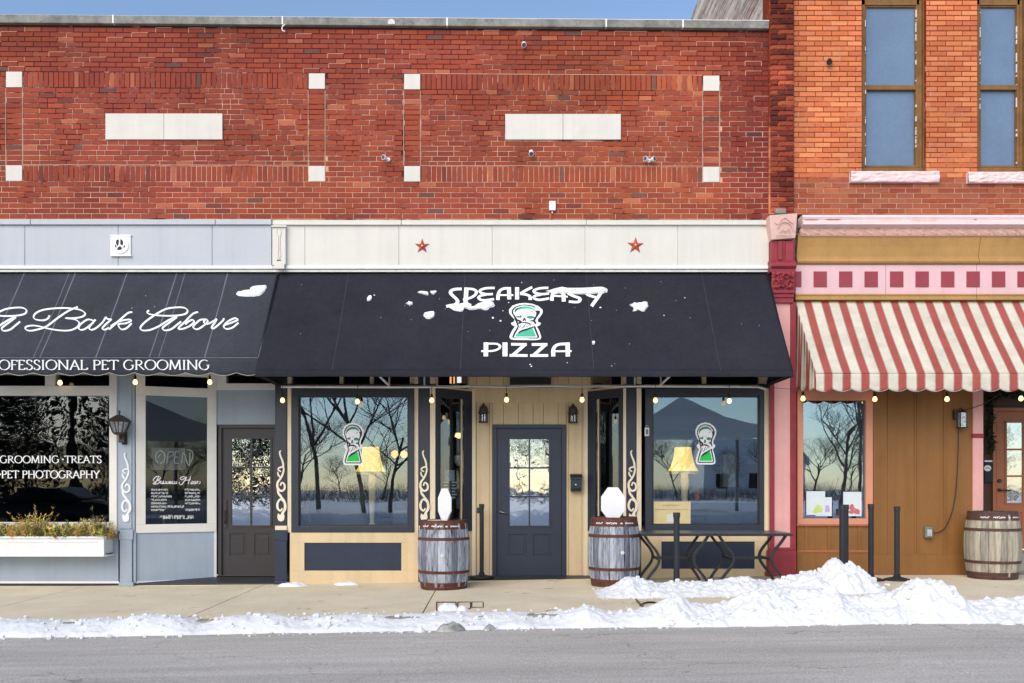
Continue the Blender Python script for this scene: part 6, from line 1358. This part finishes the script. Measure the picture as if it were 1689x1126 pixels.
# ------------------------------------------------------------------ snow
def interp(pts, x):
    if x <= pts[0][0]: return pts[0][1]
    for (a, b), (c1, d) in zip(pts[:-1], pts[1:]):
        if x <= c1: return b+(d-b)*(x-a)/(c1-a)
    return pts[-1][1]
def fbm(x, y, z, s, o=4):
    v = 0; a = 1; t = 0
    for k in range(o): v += a*noise.noise(Vector((x*s, y*s, z+k*7.3))); t += a; a *= .55; s *= 2.05
    return v/t
def bank(name, outline, x0, x1, crest, back, front, basef, nx, ny, label, lump=.05, mat='snow_dirty', seed=0, kindstuff=True):
    """outline: picture points of the skyline of the bank; heights are found at the crest line"""
    pts = [(PX(px, crest(px)), max(.0, PZ(py, crest(px))-basef(PX(px, crest(px)), crest(px)))) for px, py in outline]
    m = MB()
    def f(u, v):
        x = x0+(x1-x0)*u; h = interp(pts, x); yc = crest(x*sc(-3.4)+CX); b_ = back(x)+.10*fbm(x, 0, seed, 1.6); f_ = front(x)+.07*fbm(x, 5, seed, 2.4)
        if v < .42: t = v/.42; y = b_+(yc-b_)*t; s = sstep(t)**.8
        else: t = (v-.42)/.58; y = yc+(f_-yc)*t; s = (1-t**1.7)
        e = min(1, min(v, 1-v)*7)*min(1, min(u, 1-u)*30)
        lk = .45+.55*sstep((x-.5)/1.5) if name == 'snow_bank' else 1.; h = h*(.72+.28*lk)
        cell = noise.voronoi(Vector((x*4.2, y*4.2, seed)))[0]; lumpn = (.5-min(1, cell[0]*1.3))
        n1 = fbm(x, y, seed, 3.2, 4); n2 = fbm(x, y, seed+9, 11, 4); ch = noise.voronoi(Vector((x*11, y*11, seed+2)))[0][0]; n2 += .9*(.4-min(ch, .8))
        z = h*s*(1+.10*n1)+lk*lump*(.45+h*1.7)*(n1*1.2+lumpn*.7)*e+lk*.042*n2*e*(.5+min(1, h*3))
        return (x+.03*fbm(x, y, seed+4, 5), y, basef(x, y)-.02*(1-e)+max(z, -.03)+.004)
    m.grid(f, nx, ny); ob = m.build(name, M[mat], None, smooth=True); tag(ob, label, 'snow', kind='stuff'); return ob
OUT1 = [(-150, 1026), (0, 1024), (60, 1027), (110, 1031), (150, 1022), (185, 1027), (215, 1013), (250, 1013), (290, 1017), (330, 1030), (380, 1017), (450, 1014), (500, 1024), (540, 1018), (580, 1016), (640, 1023), (700, 1020), (760, 1013), (800, 1020), (850, 1013), (880, 1020), (915, 1018), (950, 1006), (968, 997), (985, 1005), (1010, 1014), (1040, 1010), (1075, 1002), (1100, 988), (1118, 984), (1140, 996), (1165, 1002), (1200, 1000), (1222, 984), (1260, 976), (1300, 978), (1350, 974), (1372, 968), (1392, 980), (1415, 990), (1445, 984), (1475, 978), (1500, 962), (1516, 953), (1530, 960), (1545, 957), (1570, 964), (1585, 982), (1600, 994), (1640, 994), (1689, 993), (1850, 996)]
def kerb_base(x, y): return gz(x)+(ROADZ*sstep((-3.15-y)/.5))
bank('snow_bank', OUT1, -7.2, 7.2, lambda px: -3.52+.12*sstep((px-1000)/400), lambda x: -3.14+.1*sstep((x-1)/3)*2.4, lambda x: -3.76-.10*sstep((x-.5)/2)+.16*sstep((x-4.95)/.5), kerb_base, 1500, 64, 'long ridge of shovelled snow along the kerb, with higher heaps at the right', .035, seed=2)
OUT2 = [(975, 984), (990, 976), (1010, 966), (1028, 956), (1036, 951), (1050, 954), (1070, 956), (1085, 962), (1100, 957), (1116, 960), (1150, 961), (1180, 958), (1200, 954), (1230, 950), (1250, 958), (1275, 960), (1290, 953), (1315, 946), (1335, 941), (1350, 944), (1362, 934), (1376, 924), (1390, 930), (1402, 929), (1415, 933), (1425, 944), (1438, 956), (1450, 966), (1462, 976)]
bank('snow_heap', OUT2, PX(975, -2), PX(1462, -1.9), lambda px: -1.72, lambda x: -1.28, lambda x: -2.30+.12*sstep((x-3.7)/.6), lambda x, y: gz(x), 620, 52, 'long heap of snow in front of the black tables', .05, 'snow', seed=5)
def clump(px, py, y, w, d, h, label, mat='snow', seed=1, name='snow_clump'):
    X, zb = PX(px, y), gz(PX(px, y)) if y > -3.3 else gz(PX(px, y))+ROADZ; m = MB()
    def f(u, v):
        a = 2*math.pi*u; r = v*(1+.28*noise.noise(Vector((math.cos(a)*1.3, math.sin(a)*1.3, seed)))); x = X+w*r*math.cos(a); yy = y+d*r*math.sin(a)
        z = zb-.004+h*max(0, 1-v*v)**.7*(1+.55*fbm(x, yy, seed, 9, 3))+.02*h*10*noise.noise(Vector((x*18, yy*18, seed)))*(1-v)
        return (x, yy, z)
    m.grid(f, 56, 18); ob = m.build(name, M[mat], None, smooth=True); tag(ob, label, 'snow' if 'snow' in name else 'ice', 'small lumps on the pavement and kerb'); return ob
clump(484, 972, -.28, .22, .10, .055, 'small snow patch on the slab under the left navy pilaster', seed=3); clump(573, 971, -.24, .18, .09, .05, 'small snow patch on the slab below the left navy bulkhead panel', seed=6)
clump(738, 1008, -2.95, .12, .10, .085, 'larger of two rounded snow lumps on the drain bricks', seed=8); clump(763, 1009, -2.98, .06, .06, .055, 'smaller of two rounded snow lumps on the drain bricks', seed=11)
clump(745, 1041, -3.76, .15, .08, .09, 'gritty grey ice chunk at the kerb, bigger left one', 'ice_dirty', 13, 'ice_chunk'); clump(808, 1038, -3.76, .06, .05, .06, 'small gritty grey ice chunk at the kerb, right one', 'ice_dirty', 17, 'ice_chunk')
clump(694, 1044, -3.80, .05, .04, .05, 'tiny white snow crumb on the road by the kerb ridge', seed=19); clump(1662, 1030, -3.86, .08, .05, .05, 'small snow crumb at the right end of the kerb ridge', seed=23)
def clods():
    r = random.Random(31); m = MB()
    def clod(x, y, z, s_):
        vs = []; n = 6
        for lv, rr in ((-.5, .75), (.15, 1.), (.75, .6)):
            for k in range(n): a = 2*math.pi*k/n+lv; q = s_*rr*r.uniform(.7, 1.25); vs.append((x+q*math.cos(a), y+q*math.sin(a), z+s_*lv*r.uniform(.7, 1.2)))
        m.add(vs, [(i*n+k, i*n+(k+1) % n, (i+1)*n+(k+1) % n, (i+1)*n+k) for i in range(2) for k in range(n)]+[tuple(2*n+k for k in range(n))])
    for k in range(420):
        x = r.uniform(-7, 7); y = -3.80-.05*sstep((x-1)/3)+r.gauss(0, .05) if r.random() < .6 else -3.16+.24*sstep((x-1)/3)+r.gauss(0, .07); s_ = .008+.022*r.random()**3
        clod(x, y, kerb_base(x, y)+s_*.3, s_)
    for k in range(150):
        x = r.uniform(1.0, 4.6); y = (-2.28 if r.random() < .7 else -1.3)+r.gauss(0, .06); s_ = .008+.022*r.random()**3; clod(x, y, gz(x)+s_*.3, s_)
    # broken crust lying on the ridges themselves
    from mathutils.bvhtree import BVHTree
    for nm, cnt, (xa, xb), (ya, yb) in (('snow_bank', 620, (-7, 7), (-3.8, -3.1)), ('snow_heap', 220, (1.1, 4.5), (-2.25, -1.35))):
        me = bpy.data.objects[nm].data; t = BVHTree.FromPolygons([v.co for v in me.vertices], [p_.vertices for p_ in me.polygons])
        for k in range(cnt):
            x, y = r.uniform(xa, xb), r.uniform(ya, yb); hit = t.ray_cast(Vector((x, y, 3)), Vector((0, 0, -1)))[0]
            if hit is None or hit.z < kerb_base(x, y)+.03: continue
            s_ = .010+.030*r.random()**2.5; clod(x, y, hit.z+s_*.1, s_)
    tag(m.build('snow_clods', M['snow']), 'loose crumbs and broken crust of snow on and around the ridges', 'snow', kind='stuff')
clods()
def awning_snow():
    def patch(A, pts, label, h=.018, seed=1):
        m = MB(); pts = smooth_pts(pts+[pts[0]], 3)[:-1]; cx_ = sum(p[0] for p in pts)/len(pts); cy_ = sum(p[1] for p in pts)/len(pts); K = 5; vs = []
        rr = random.Random(seed); pts = [(p[0]+rr.uniform(-.8, .8), p[1]+rr.uniform(-.6, .6)) for p in pts]
        n = len(pts)
        tr = geometry.tessellate_polygon([[Vector((p[0], p[1], 0)) for p in pts]])
        inner = [(p[0]+(cx_-p[0])*.10, p[1]+(cy_-p[1])*.18) for p in pts]
        vs = [A.map(p[0], p[1], .0) for p in pts]+[A.map(p[0], p[1], h*(.7+.6*rr.random())) for p in inner]
        m.add(vs, [(i, (i+1) % n, n+(i+1) % n, n+i) for i in range(n)]+[tuple(n+i for i in t) for t in tr])
        tag(m.build('snow_patch', M['snow'], None), label, 'snow', 'snow left on the awnings')
    z3 = lambda pts, ox: [(ox+x/3, 350+y/3) for x, y in pts]
    patch(A1, z3([(1165, 400), (1200, 388), (1235, 385), (1240, 372), (1300, 358), (1320, 365), (1308, 388), (1280, 410), (1240, 414), (1180, 410)], 0), 'snow patch on the upper right of the faded grey awning', seed=2)
    patch(A2, z3([(378, 398), (400, 392), (430, 400), (425, 410), (400, 405)], 563), 'thin snow streak on the black awning, the left half of a pair', seed=3); patch(A2, z3([(440, 394), (470, 390), (465, 402), (450, 405)], 563), 'thin snow streak on the black awning, the right half of a pair', seed=4)
    patch(A2, z3([(317, 452), (335, 442), (355, 452), (340, 461)], 563), 'small snow blob left of the lettering on the black awning', seed=5); patch(A2, z3([(404, 505), (425, 492), (458, 490), (460, 510), (440, 525), (418, 524)], 563), 'rounded snow lump lower left of the lettering on the black awning', seed=6)
    patch(A2, z3([(127, 430), (135, 415), (150, 412), (150, 428), (135, 440)], 563), 'tiny snow fleck furthest left on the black awning', seed=7)
    patch(A2, z3([(518, 456), (560, 455), (600, 447), (640, 452), (650, 470), (700, 442), (750, 440), (757, 462), (735, 470), (715, 484), (690, 476), (650, 482), (605, 474), (600, 490), (560, 484), (545, 476)], 563), 'snow lying along the bottom of the letters S P E on the black awning', .02, 8)
    patch(A2, z3([(1010, 388), (1080, 372), (1180, 376), (1300, 370), (1318, 392), (1300, 400), (1270, 402), (1180, 405), (1120, 402), (1060, 402)], 563), 'long snow patch covering the tops of the last letters on the black awning', .02, 9)
    patch(A2, z3([(1424, 458), (1445, 448), (1470, 447), (1510, 440), (1518, 460), (1500, 488), (1470, 482), (1442, 490), (1445, 472)], 563), 'ragged snow patch right of the lettering on the black awning', seed=10)
    patch(A2, z3([(1240, 640), (1248, 636), (1257, 643), (1253, 652), (1243, 652)], 563), 'round snow dot right of the word pizza', seed=12)
    m = MB(); rr = random.Random(3)
    for x, y, r_ in ((750, 519, 2), (788, 534, 1.8), (935, 752, 1.4), (941, 761, 1.4), (1118, 744, 1), (1597, 508, 1), (800, 484, 1), (1282, 470, 1.6), (893, 346, 1), (828, 443, 1.2), (163, 408, 1.3), (1338, 760, .9), (1700, 420, 1)):
        px, py = 563+x/3, 350+y/3; n = 8; vs = [A2.map(px+r_*math.cos(k*math.pi/4)*rr.uniform(.8, 1.2), py+r_*.8*math.sin(k*math.pi/4), 0) for k in range(n)]+[A2.map(px, py, .008)]; m.add(vs, [(k, (k+1) % n, n) for k in range(n)])
    for k in range(26):
        px, py = rr.uniform(480, 1270), rr.uniform(460, 605); vs = [A2.map(px+.55*math.cos(q*math.pi/2), py+.5*math.sin(q*math.pi/2), 0) for q in range(4)]+[A2.map(px, py, .004)]; m.add(vs, [(q, (q+1) % 4, 4) for q in range(4)])
    for x, y in ((255, 505), (217, 507), (240, 487)): vs = [A1.map(x+.8*math.cos(q*math.pi/2), y+.7*math.sin(q*math.pi/2), 0) for q in range(4)]+[A1.map(x, y, .005)]; m.add(vs, [(q, (q+1) % 4, 4) for q in range(4)])
    tag(m.build('snow_flecks', M['snow']), 'scattered tiny snow flecks on the dark awnings', 'snow', kind='stuff')
awning_snow()
def pavement_bits():
    m = MB(); y = -2.45; pts = [(1049, 988), (1056, 996), (1066, 1003), (1080, 1001), (1086, 996), (1076, 993), (1064, 994), (1056, 998)]; z = gz(1.5)+.012
    out = []
    for a, b in smooth_pts(pts, 6): yy = FPX*(CAMZ-z)/(b-HY)+CAMY; out.append((( a-CX)/sc(yy), yy, z))
    m.tube(out, .010, 6); tag(m.build('black_hose', M['black_metal']), 'loop of thin black hose on the slab between the two snow ridges', 'hose')
    o = bpy.data.objects['sidewalk']; r = random.Random(2)
    for (x0, x1, y0, y1) in ((720, 752, 993, 1006), (755, 776, 993, 1004), (778, 797, 993, 1002)):
        q = []
        for (a, b) in ((x0, y1), (x1, y1), (x1, y0), (x0, y0)): yy = FPX*(CAMZ-gz(-.4))/(b-HY)+CAMY; q.append(((a-CX)/sc(yy), yy, gz(-.4)+.001))
        s = MB(); s.tube(q+[q[0]], .006, 4); s.build('inset_frame', M['rust2'], o)
    # damp edge and leaf litter
    m = MB()
    for k in range(220):
        x = r.uniform(-6.6, 6.2); yy = -3.0+r.random()**2*2.9; z = gz(x)+.002; s_ = r.uniform(.004, .012); a = r.uniform(0, 3); m.add([(x, yy, z), (x+s_*math.cos(a), yy+s_*math.sin(a), z+.002), (x+s_*.4*math.cos(a+1.6), yy+s_*.4*math.sin(a+1.6), z+.003)], [(0, 1, 2)])
    for k in range(60):
        x = r.uniform(-6.6, 6.2); yy = -4.0-r.random()*3; z = gz(x)+ROADZ+.001; s_ = r.uniform(.006, .016); a = r.uniform(0, 3); m.add([(x, yy, z), (x+s_*math.cos(a), yy+s_*math.sin(a), z+.003), (x+s_*.4*math.cos(a+1.6), yy+s_*.4*math.sin(a+1.6), z+.005)], [(0, 1, 2)])
    tag(m.build('leaf_litter', M['bark']), 'specks of dead leaf and grit on the sidewalk and road', 'litter', kind='stuff')
pavement_bits()

# ------------------------------------------------------------------ across the street: what the windows mirror
def bare_tree(x, y, h, seed, label, spread=.55):
    r = random.Random(seed); B = thing('bare_tree', (x, y, 0), label, 'tree', 'bare trees across the street'); t = MB(); m = MB()
    def grow(p, d, l, rad, lev):
        pts = [p]; n = 4; q = p.copy(); dd = d.copy()
        for k in range(n): dd = (dd+Vector((r.uniform(-1, 1), r.uniform(-1, 1), r.uniform(-.3, .7)))*.14).normalized(); q = q+dd*l/n; pts.append(q.copy())
        (t if lev == 0 else m).tube(pts, [rad*.48*(1-.45*k/n) for k in range(n+1)], 7 if lev == 0 else (4 if lev < 3 else 3))
        if lev >= 5: return
        for c_ in range({0: 6, 1: 5, 2: 4, 3: 4, 4: 3}[lev]):
            k = r.uniform(.35 if lev else .5, 1); i = min(n-1, int(k*n)); base = pts[i].lerp(pts[i+1], k*n-i); ax = Vector((r.uniform(-1, 1), r.uniform(-1, 1), r.uniform(-.1, .6))).normalized(); nd = (dd*.62+ax*spread*1.25+Vector((0, 0, .12))).normalized(); grow(base, nd, l*r.uniform(.52, .74), rad*.5, lev+1)
    grow(Vector((x, y, -.1)), Vector((0, 0, 1)), h*.42, h*.020, 0); t.build('trunk', M['bark'], B); m.build('crown', M['bark'], B)
bare_tree(-6.2, -26, 11, 1, 'bare spreading tree mirrored in the left display window'); bare_tree(-2.0, -31, 12, 2, 'tall bare tree opposite the navy door'); bare_tree(-9.8, -34, 13, 3, 'tall bare tree opposite the grey door')
bare_tree(2.6, -38, 12, 4, 'bare tree far behind, left of the white pavilion'); bare_tree(14.2, -27, 9, 5, 'bare round-headed tree mirrored in the salmon window', .8); bare_tree(17.6, -34, 11, 6, 'bare tree mirrored in the terracotta door')
bare_tree(-4.4, -20.5, 8.0, 9, 'nearest bare tree, with low arching limbs, across the street', .85)
def evergreen(x, y, h, w, seed, label):
    r = random.Random(seed); B = thing('evergreen_tree', (x, y, 0), label, 'tree', 'dark evergreens across the street'); m = MB(); m.tube([(x, y, -.1), (x, y, h)], [h*.011, .02], 7); m.build('trunk', M['bark'], B); m = MB()
    for k in range(15000):
        t = r.random()**.75; z = .4+(h-.4)*t; rad = w*(1-t)**.8*(.35+.65*r.random()**.5)*(1+.25*noise.noise(Vector((z, seed, 1)))); a = r.uniform(0, 6.283); p = Vector((x+rad*math.cos(a), y+rad*math.sin(a), z)); d = Vector((math.cos(a), math.sin(a), r.uniform(-.7, .1))).normalized(); u = d.cross(Vector((0, 0, 1))).normalized()*r.uniform(.03, .07); l = r.uniform(.12, .32); m.add([p-u, p+u, p+d*l+u*.3+Vector((0, 0, -.06)), p+d*l-u*.3], [(0, 1, 2, 3)])
    m.build('crown', M['evergreen'], B)
evergreen(-17.5, -24, 13, 4.2, 1, 'broad dark evergreen mirrored in the groomer window'); evergreen(-23.5, -26, 14, 4.5, 2, 'second dark evergreen further left across the street'); evergreen(-13.2, -29, 11, 3.2, 3, 'slimmer dark evergreen opposite the angled window')
def thicket():
    m = MB(); r = random.Random(6)
    for k in range(9000):
        x = r.uniform(-60, 60); y = -50-r.random()*16; h = r.uniform(.5, 1.5)*(1+.8*noise.noise(Vector((x*.15, 0, 2)))); p = Vector((x, y, .2)); d = Vector((r.uniform(-.7, .7), r.uniform(-.5, .5), 1)).normalized(); u = Vector((r.uniform(.008, .02), 0, 0)); e = p+d*h; m.add([p-u, p+u, e], [(0, 1, 2)])
        for j in range(3): q = p+d*h*r.uniform(.3, .9); e = q+Vector((r.uniform(-.6, .6), r.uniform(-.5, .5), r.uniform(-.1, .6))); m.add([q-u*.5, q+u*.5, e], [(0, 1, 2)])
    tag(m.build('brushwood', M['bark'], None), 'far belt of low bare brushwood beyond the snowy field', 'bushes', kind='stuff')
def far_trees():
    protos = [o for o in bpy.data.objects if o.name in ('bare_tree.001', 'bare_tree.004', 'bare_tree.003')]; r = random.Random(12)
    for k in range(26):
        o = copy_tree(protos[k % 3]); x = -42+3.5*k+r.uniform(-1, 1); s_ = r.uniform(.55, .9); org = protos[k % 3].location
        o.location = (x, -56-r.random()*16, .3); o.rotation_euler.z = r.uniform(0, 6.28); o.scale = (s_*1.1, s_*1.1, s_*.8); o['label'] = 'one of the low bare trees in the far belt across the field'; o['group'] = 'far belt of bare trees'
def house(cx, cy, lab):
    B = thing('house', (cx, cy, .2), lab, 'house'); m = MB(); m.box(cx-5, cx+5, cy-4, cy+4, .2, 3.6); m.prism([(cy-4, 3.6), (cy+4, 3.6), (cy, 6.0)], 'x', cx-4.98, cx+4.98); m.build('wall', M['white'], B)
    m = MB(); m.slab([(cx-5.3, cy+4.5, 3.35), (cx+5.3, cy+4.5, 3.35), (cx+5.3, cy, 6.1), (cx-5.3, cy, 6.1)], (0, 0, .15)); m.slab([(cx-5.3, cy-4.5, 3.35), (cx+5.3, cy-4.5, 3.35), (cx+5.3, cy, 6.1), (cx-5.3, cy, 6.1)], (0, 0, .15)); m.build('roof', M['snow'], B)
    for x in (-3.2, 0, 3.2): m = MB(); m.box(cx+x-.55, cx+x+.55, cy+3.98, cy+4.05, 1.1, 2.5); m.build('window', M['dark_room'], B)
thicket(); far_trees(); house(24, -82, 'white gabled house far across the street, behind the pavilion'); house(-6, -92, 'white gabled house farthest off, opposite the navy door')
def far_bank():
    m = MB()
    def f(u, v): x = -34+68*u; y = -16.6-2.2*v; s = math.sin(math.pi*v); return (x, y, -.09+.02+s*(.55+.28*fbm(x, 0, 3, .5))+.10*s*fbm(x, y, 7, 2.2, 3))
    m.grid(f, 420, 16); tag(m.build('far_snow_bank', M['snow'], smooth=True), 'ploughed snow bank along the far side of the street', 'snow', kind='stuff')
far_bank()
def pavilion(cx, cy):
    B = thing('pavilion', (cx, cy, 0), 'white-roofed open pavilion across the street', 'pavilion'); w = 3.4; z = 3.5
    m = MB(); vs = [(cx-w, cy-w, z), (cx+w, cy-w, z), (cx+w, cy+w, z), (cx-w, cy+w, z), (cx-w*.45, cy-w*.45, z+.75), (cx+w*.45, cy-w*.45, z+.75), (cx+w*.45, cy+w*.45, z+.75), (cx-w*.45, cy+w*.45, z+.75), (cx, cy, z+1.7)]
    m.add(vs, [(0, 1, 5, 4), (1, 2, 6, 5), (2, 3, 7, 6), (3, 0, 4, 7), (4, 5, 8), (5, 6, 8), (6, 7, 8), (7, 4, 8)]); m.build('roof', M['tent'], B, solid=.02)
    m = MB(); n = 34
    for i in range(n):
        x = cx-w+2*w*i/n; m.box(x, x+2*w/n, cy+w-.01, cy+w+.01, z-.22-.06*(i % 2), z)
    m.build('roof_valance', M['white'], B)
    for sx in (-1, 1):
        for sy in (-1, 1): m = MB(); m.box(cx+sx*(w-.2)-.07, cx+sx*(w-.2)+.07, cy+sy*(w-.2)-.07, cy+sy*(w-.2)+.07, 0, z); m.build('post', M['room_grey3'], B)
pavilion(7.3, -27)
def parked_car(cx, y0, label, mat, flip=1):
    """saloon with snow on the bonnet, parked along the far kerb; x runs along the car"""
    B = thing('parked_car', (cx, y0, ROADZ), label, 'car', 'cars parked across the street'); z0 = ROADZ; L = 4.5; Wd = .88
    X = lambda t: cx+flip*(t-.5)*L
    prof = [(0.0, .55, .74), (.03, .35, .84), (.12, .28, .92), (.28, .26, .98), (.34, .26, 1.00), (.70, .26, 1.02), (.82, .28, 1.0), (.95, .32, .96), (1.0, .50, .84)]
    m = MB(); vs = []; K = 10
    for t, lo, hi in prof:
        for k in range(K):
            a = 2*math.pi*k/K+math.pi/K; cc, ss = math.cos(a), math.sin(a); e = .35; yy = math.copysign(abs(cc)**e, cc)*Wd*(1-.12*abs(2*t-1)**3); zz = (lo+hi)/2+math.copysign(abs(ss)**e, ss)*(hi-lo)/2; vs.append((X(t), y0+yy, z0+zz))
    n = len(prof); m.add(vs, [(i*K+k, i*K+(k+1) % K, (i+1)*K+(k+1) % K, (i+1)*K+k) for i in range(n-1) for k in range(K)]+[tuple(range(K)), tuple((n-1)*K+k for k in range(K))]); m.build('body', M[mat], B, smooth=True)
    for nm, off, mt in (('cabin', 0, mat), ('side_glass', .006, 'black_print')):
        m = MB(); q = [(.30, 1.0, .80), (.42, 1.44, .62), (.68, 1.46, .62), (.86, 1.0, .80)] if nm == 'cabin' else [(.335, 1.03, .802), (.43, 1.38, .645), (.67, 1.40, .645), (.80, 1.03, .802)]
        vs = [(X(t), y0+s*(w+off), z0+z) for s in (-1, 1) for t, z, w in q]; m.add(vs, [(0, 1, 2, 3), (7, 6, 5, 4)]+([(0, 4, 5, 1), (1, 5, 6, 2), (2, 6, 7, 3)] if nm == 'cabin' else [])); m.build(nm, M[mt], B)
    m = MB(); m.add([(X(.315), y0-.72, z0+1.04), (X(.315), y0+.72, z0+1.04), (X(.41), y0+.58, z0+1.43), (X(.41), y0-.58, z0+1.43)], [(0, 1, 2, 3)]); m.v = [(a-flip*.012, b, c_) for a, b, c_ in m.v]; m.build('windscreen', M['snow'], B)
    for t in (.18, .80):
        for s in (-1, 1):
            m = MB(); m.lathe([(.33, -.1), (.33, .1)], 0, 0, 20); m.v = [(X(t)+a, y0+s*.80+c_, z0+.33+b) for a, b, c_ in m.v]; wh = m.build('wheel', M['black_metal'], B); m = MB(); m.lathe([(.20, -.11), (.20, .11)], 0, 0, 14); m.v = [(X(t)+a, y0+s*.80+c_, z0+.33+b) for a, b, c_ in m.v]; m.build('rim', M['steel_grey'], wh)
    for s in (-1, 1): m = MB(); m.box(X(.012)-.03, X(.012)+.03, y0+s*.6-.14, y0+s*.6+.14, z0+.66, z0+.76); m.build('headlight', M['white'], B)
parked_car(-13.9, -15.6, 'dark grey car parked across the street, mirrored in the groomer window', 'car_dark', -1); parked_car(-19.5, -15.6, 'silver blue car parked further left across the street', 'car_silver')
M_done = True
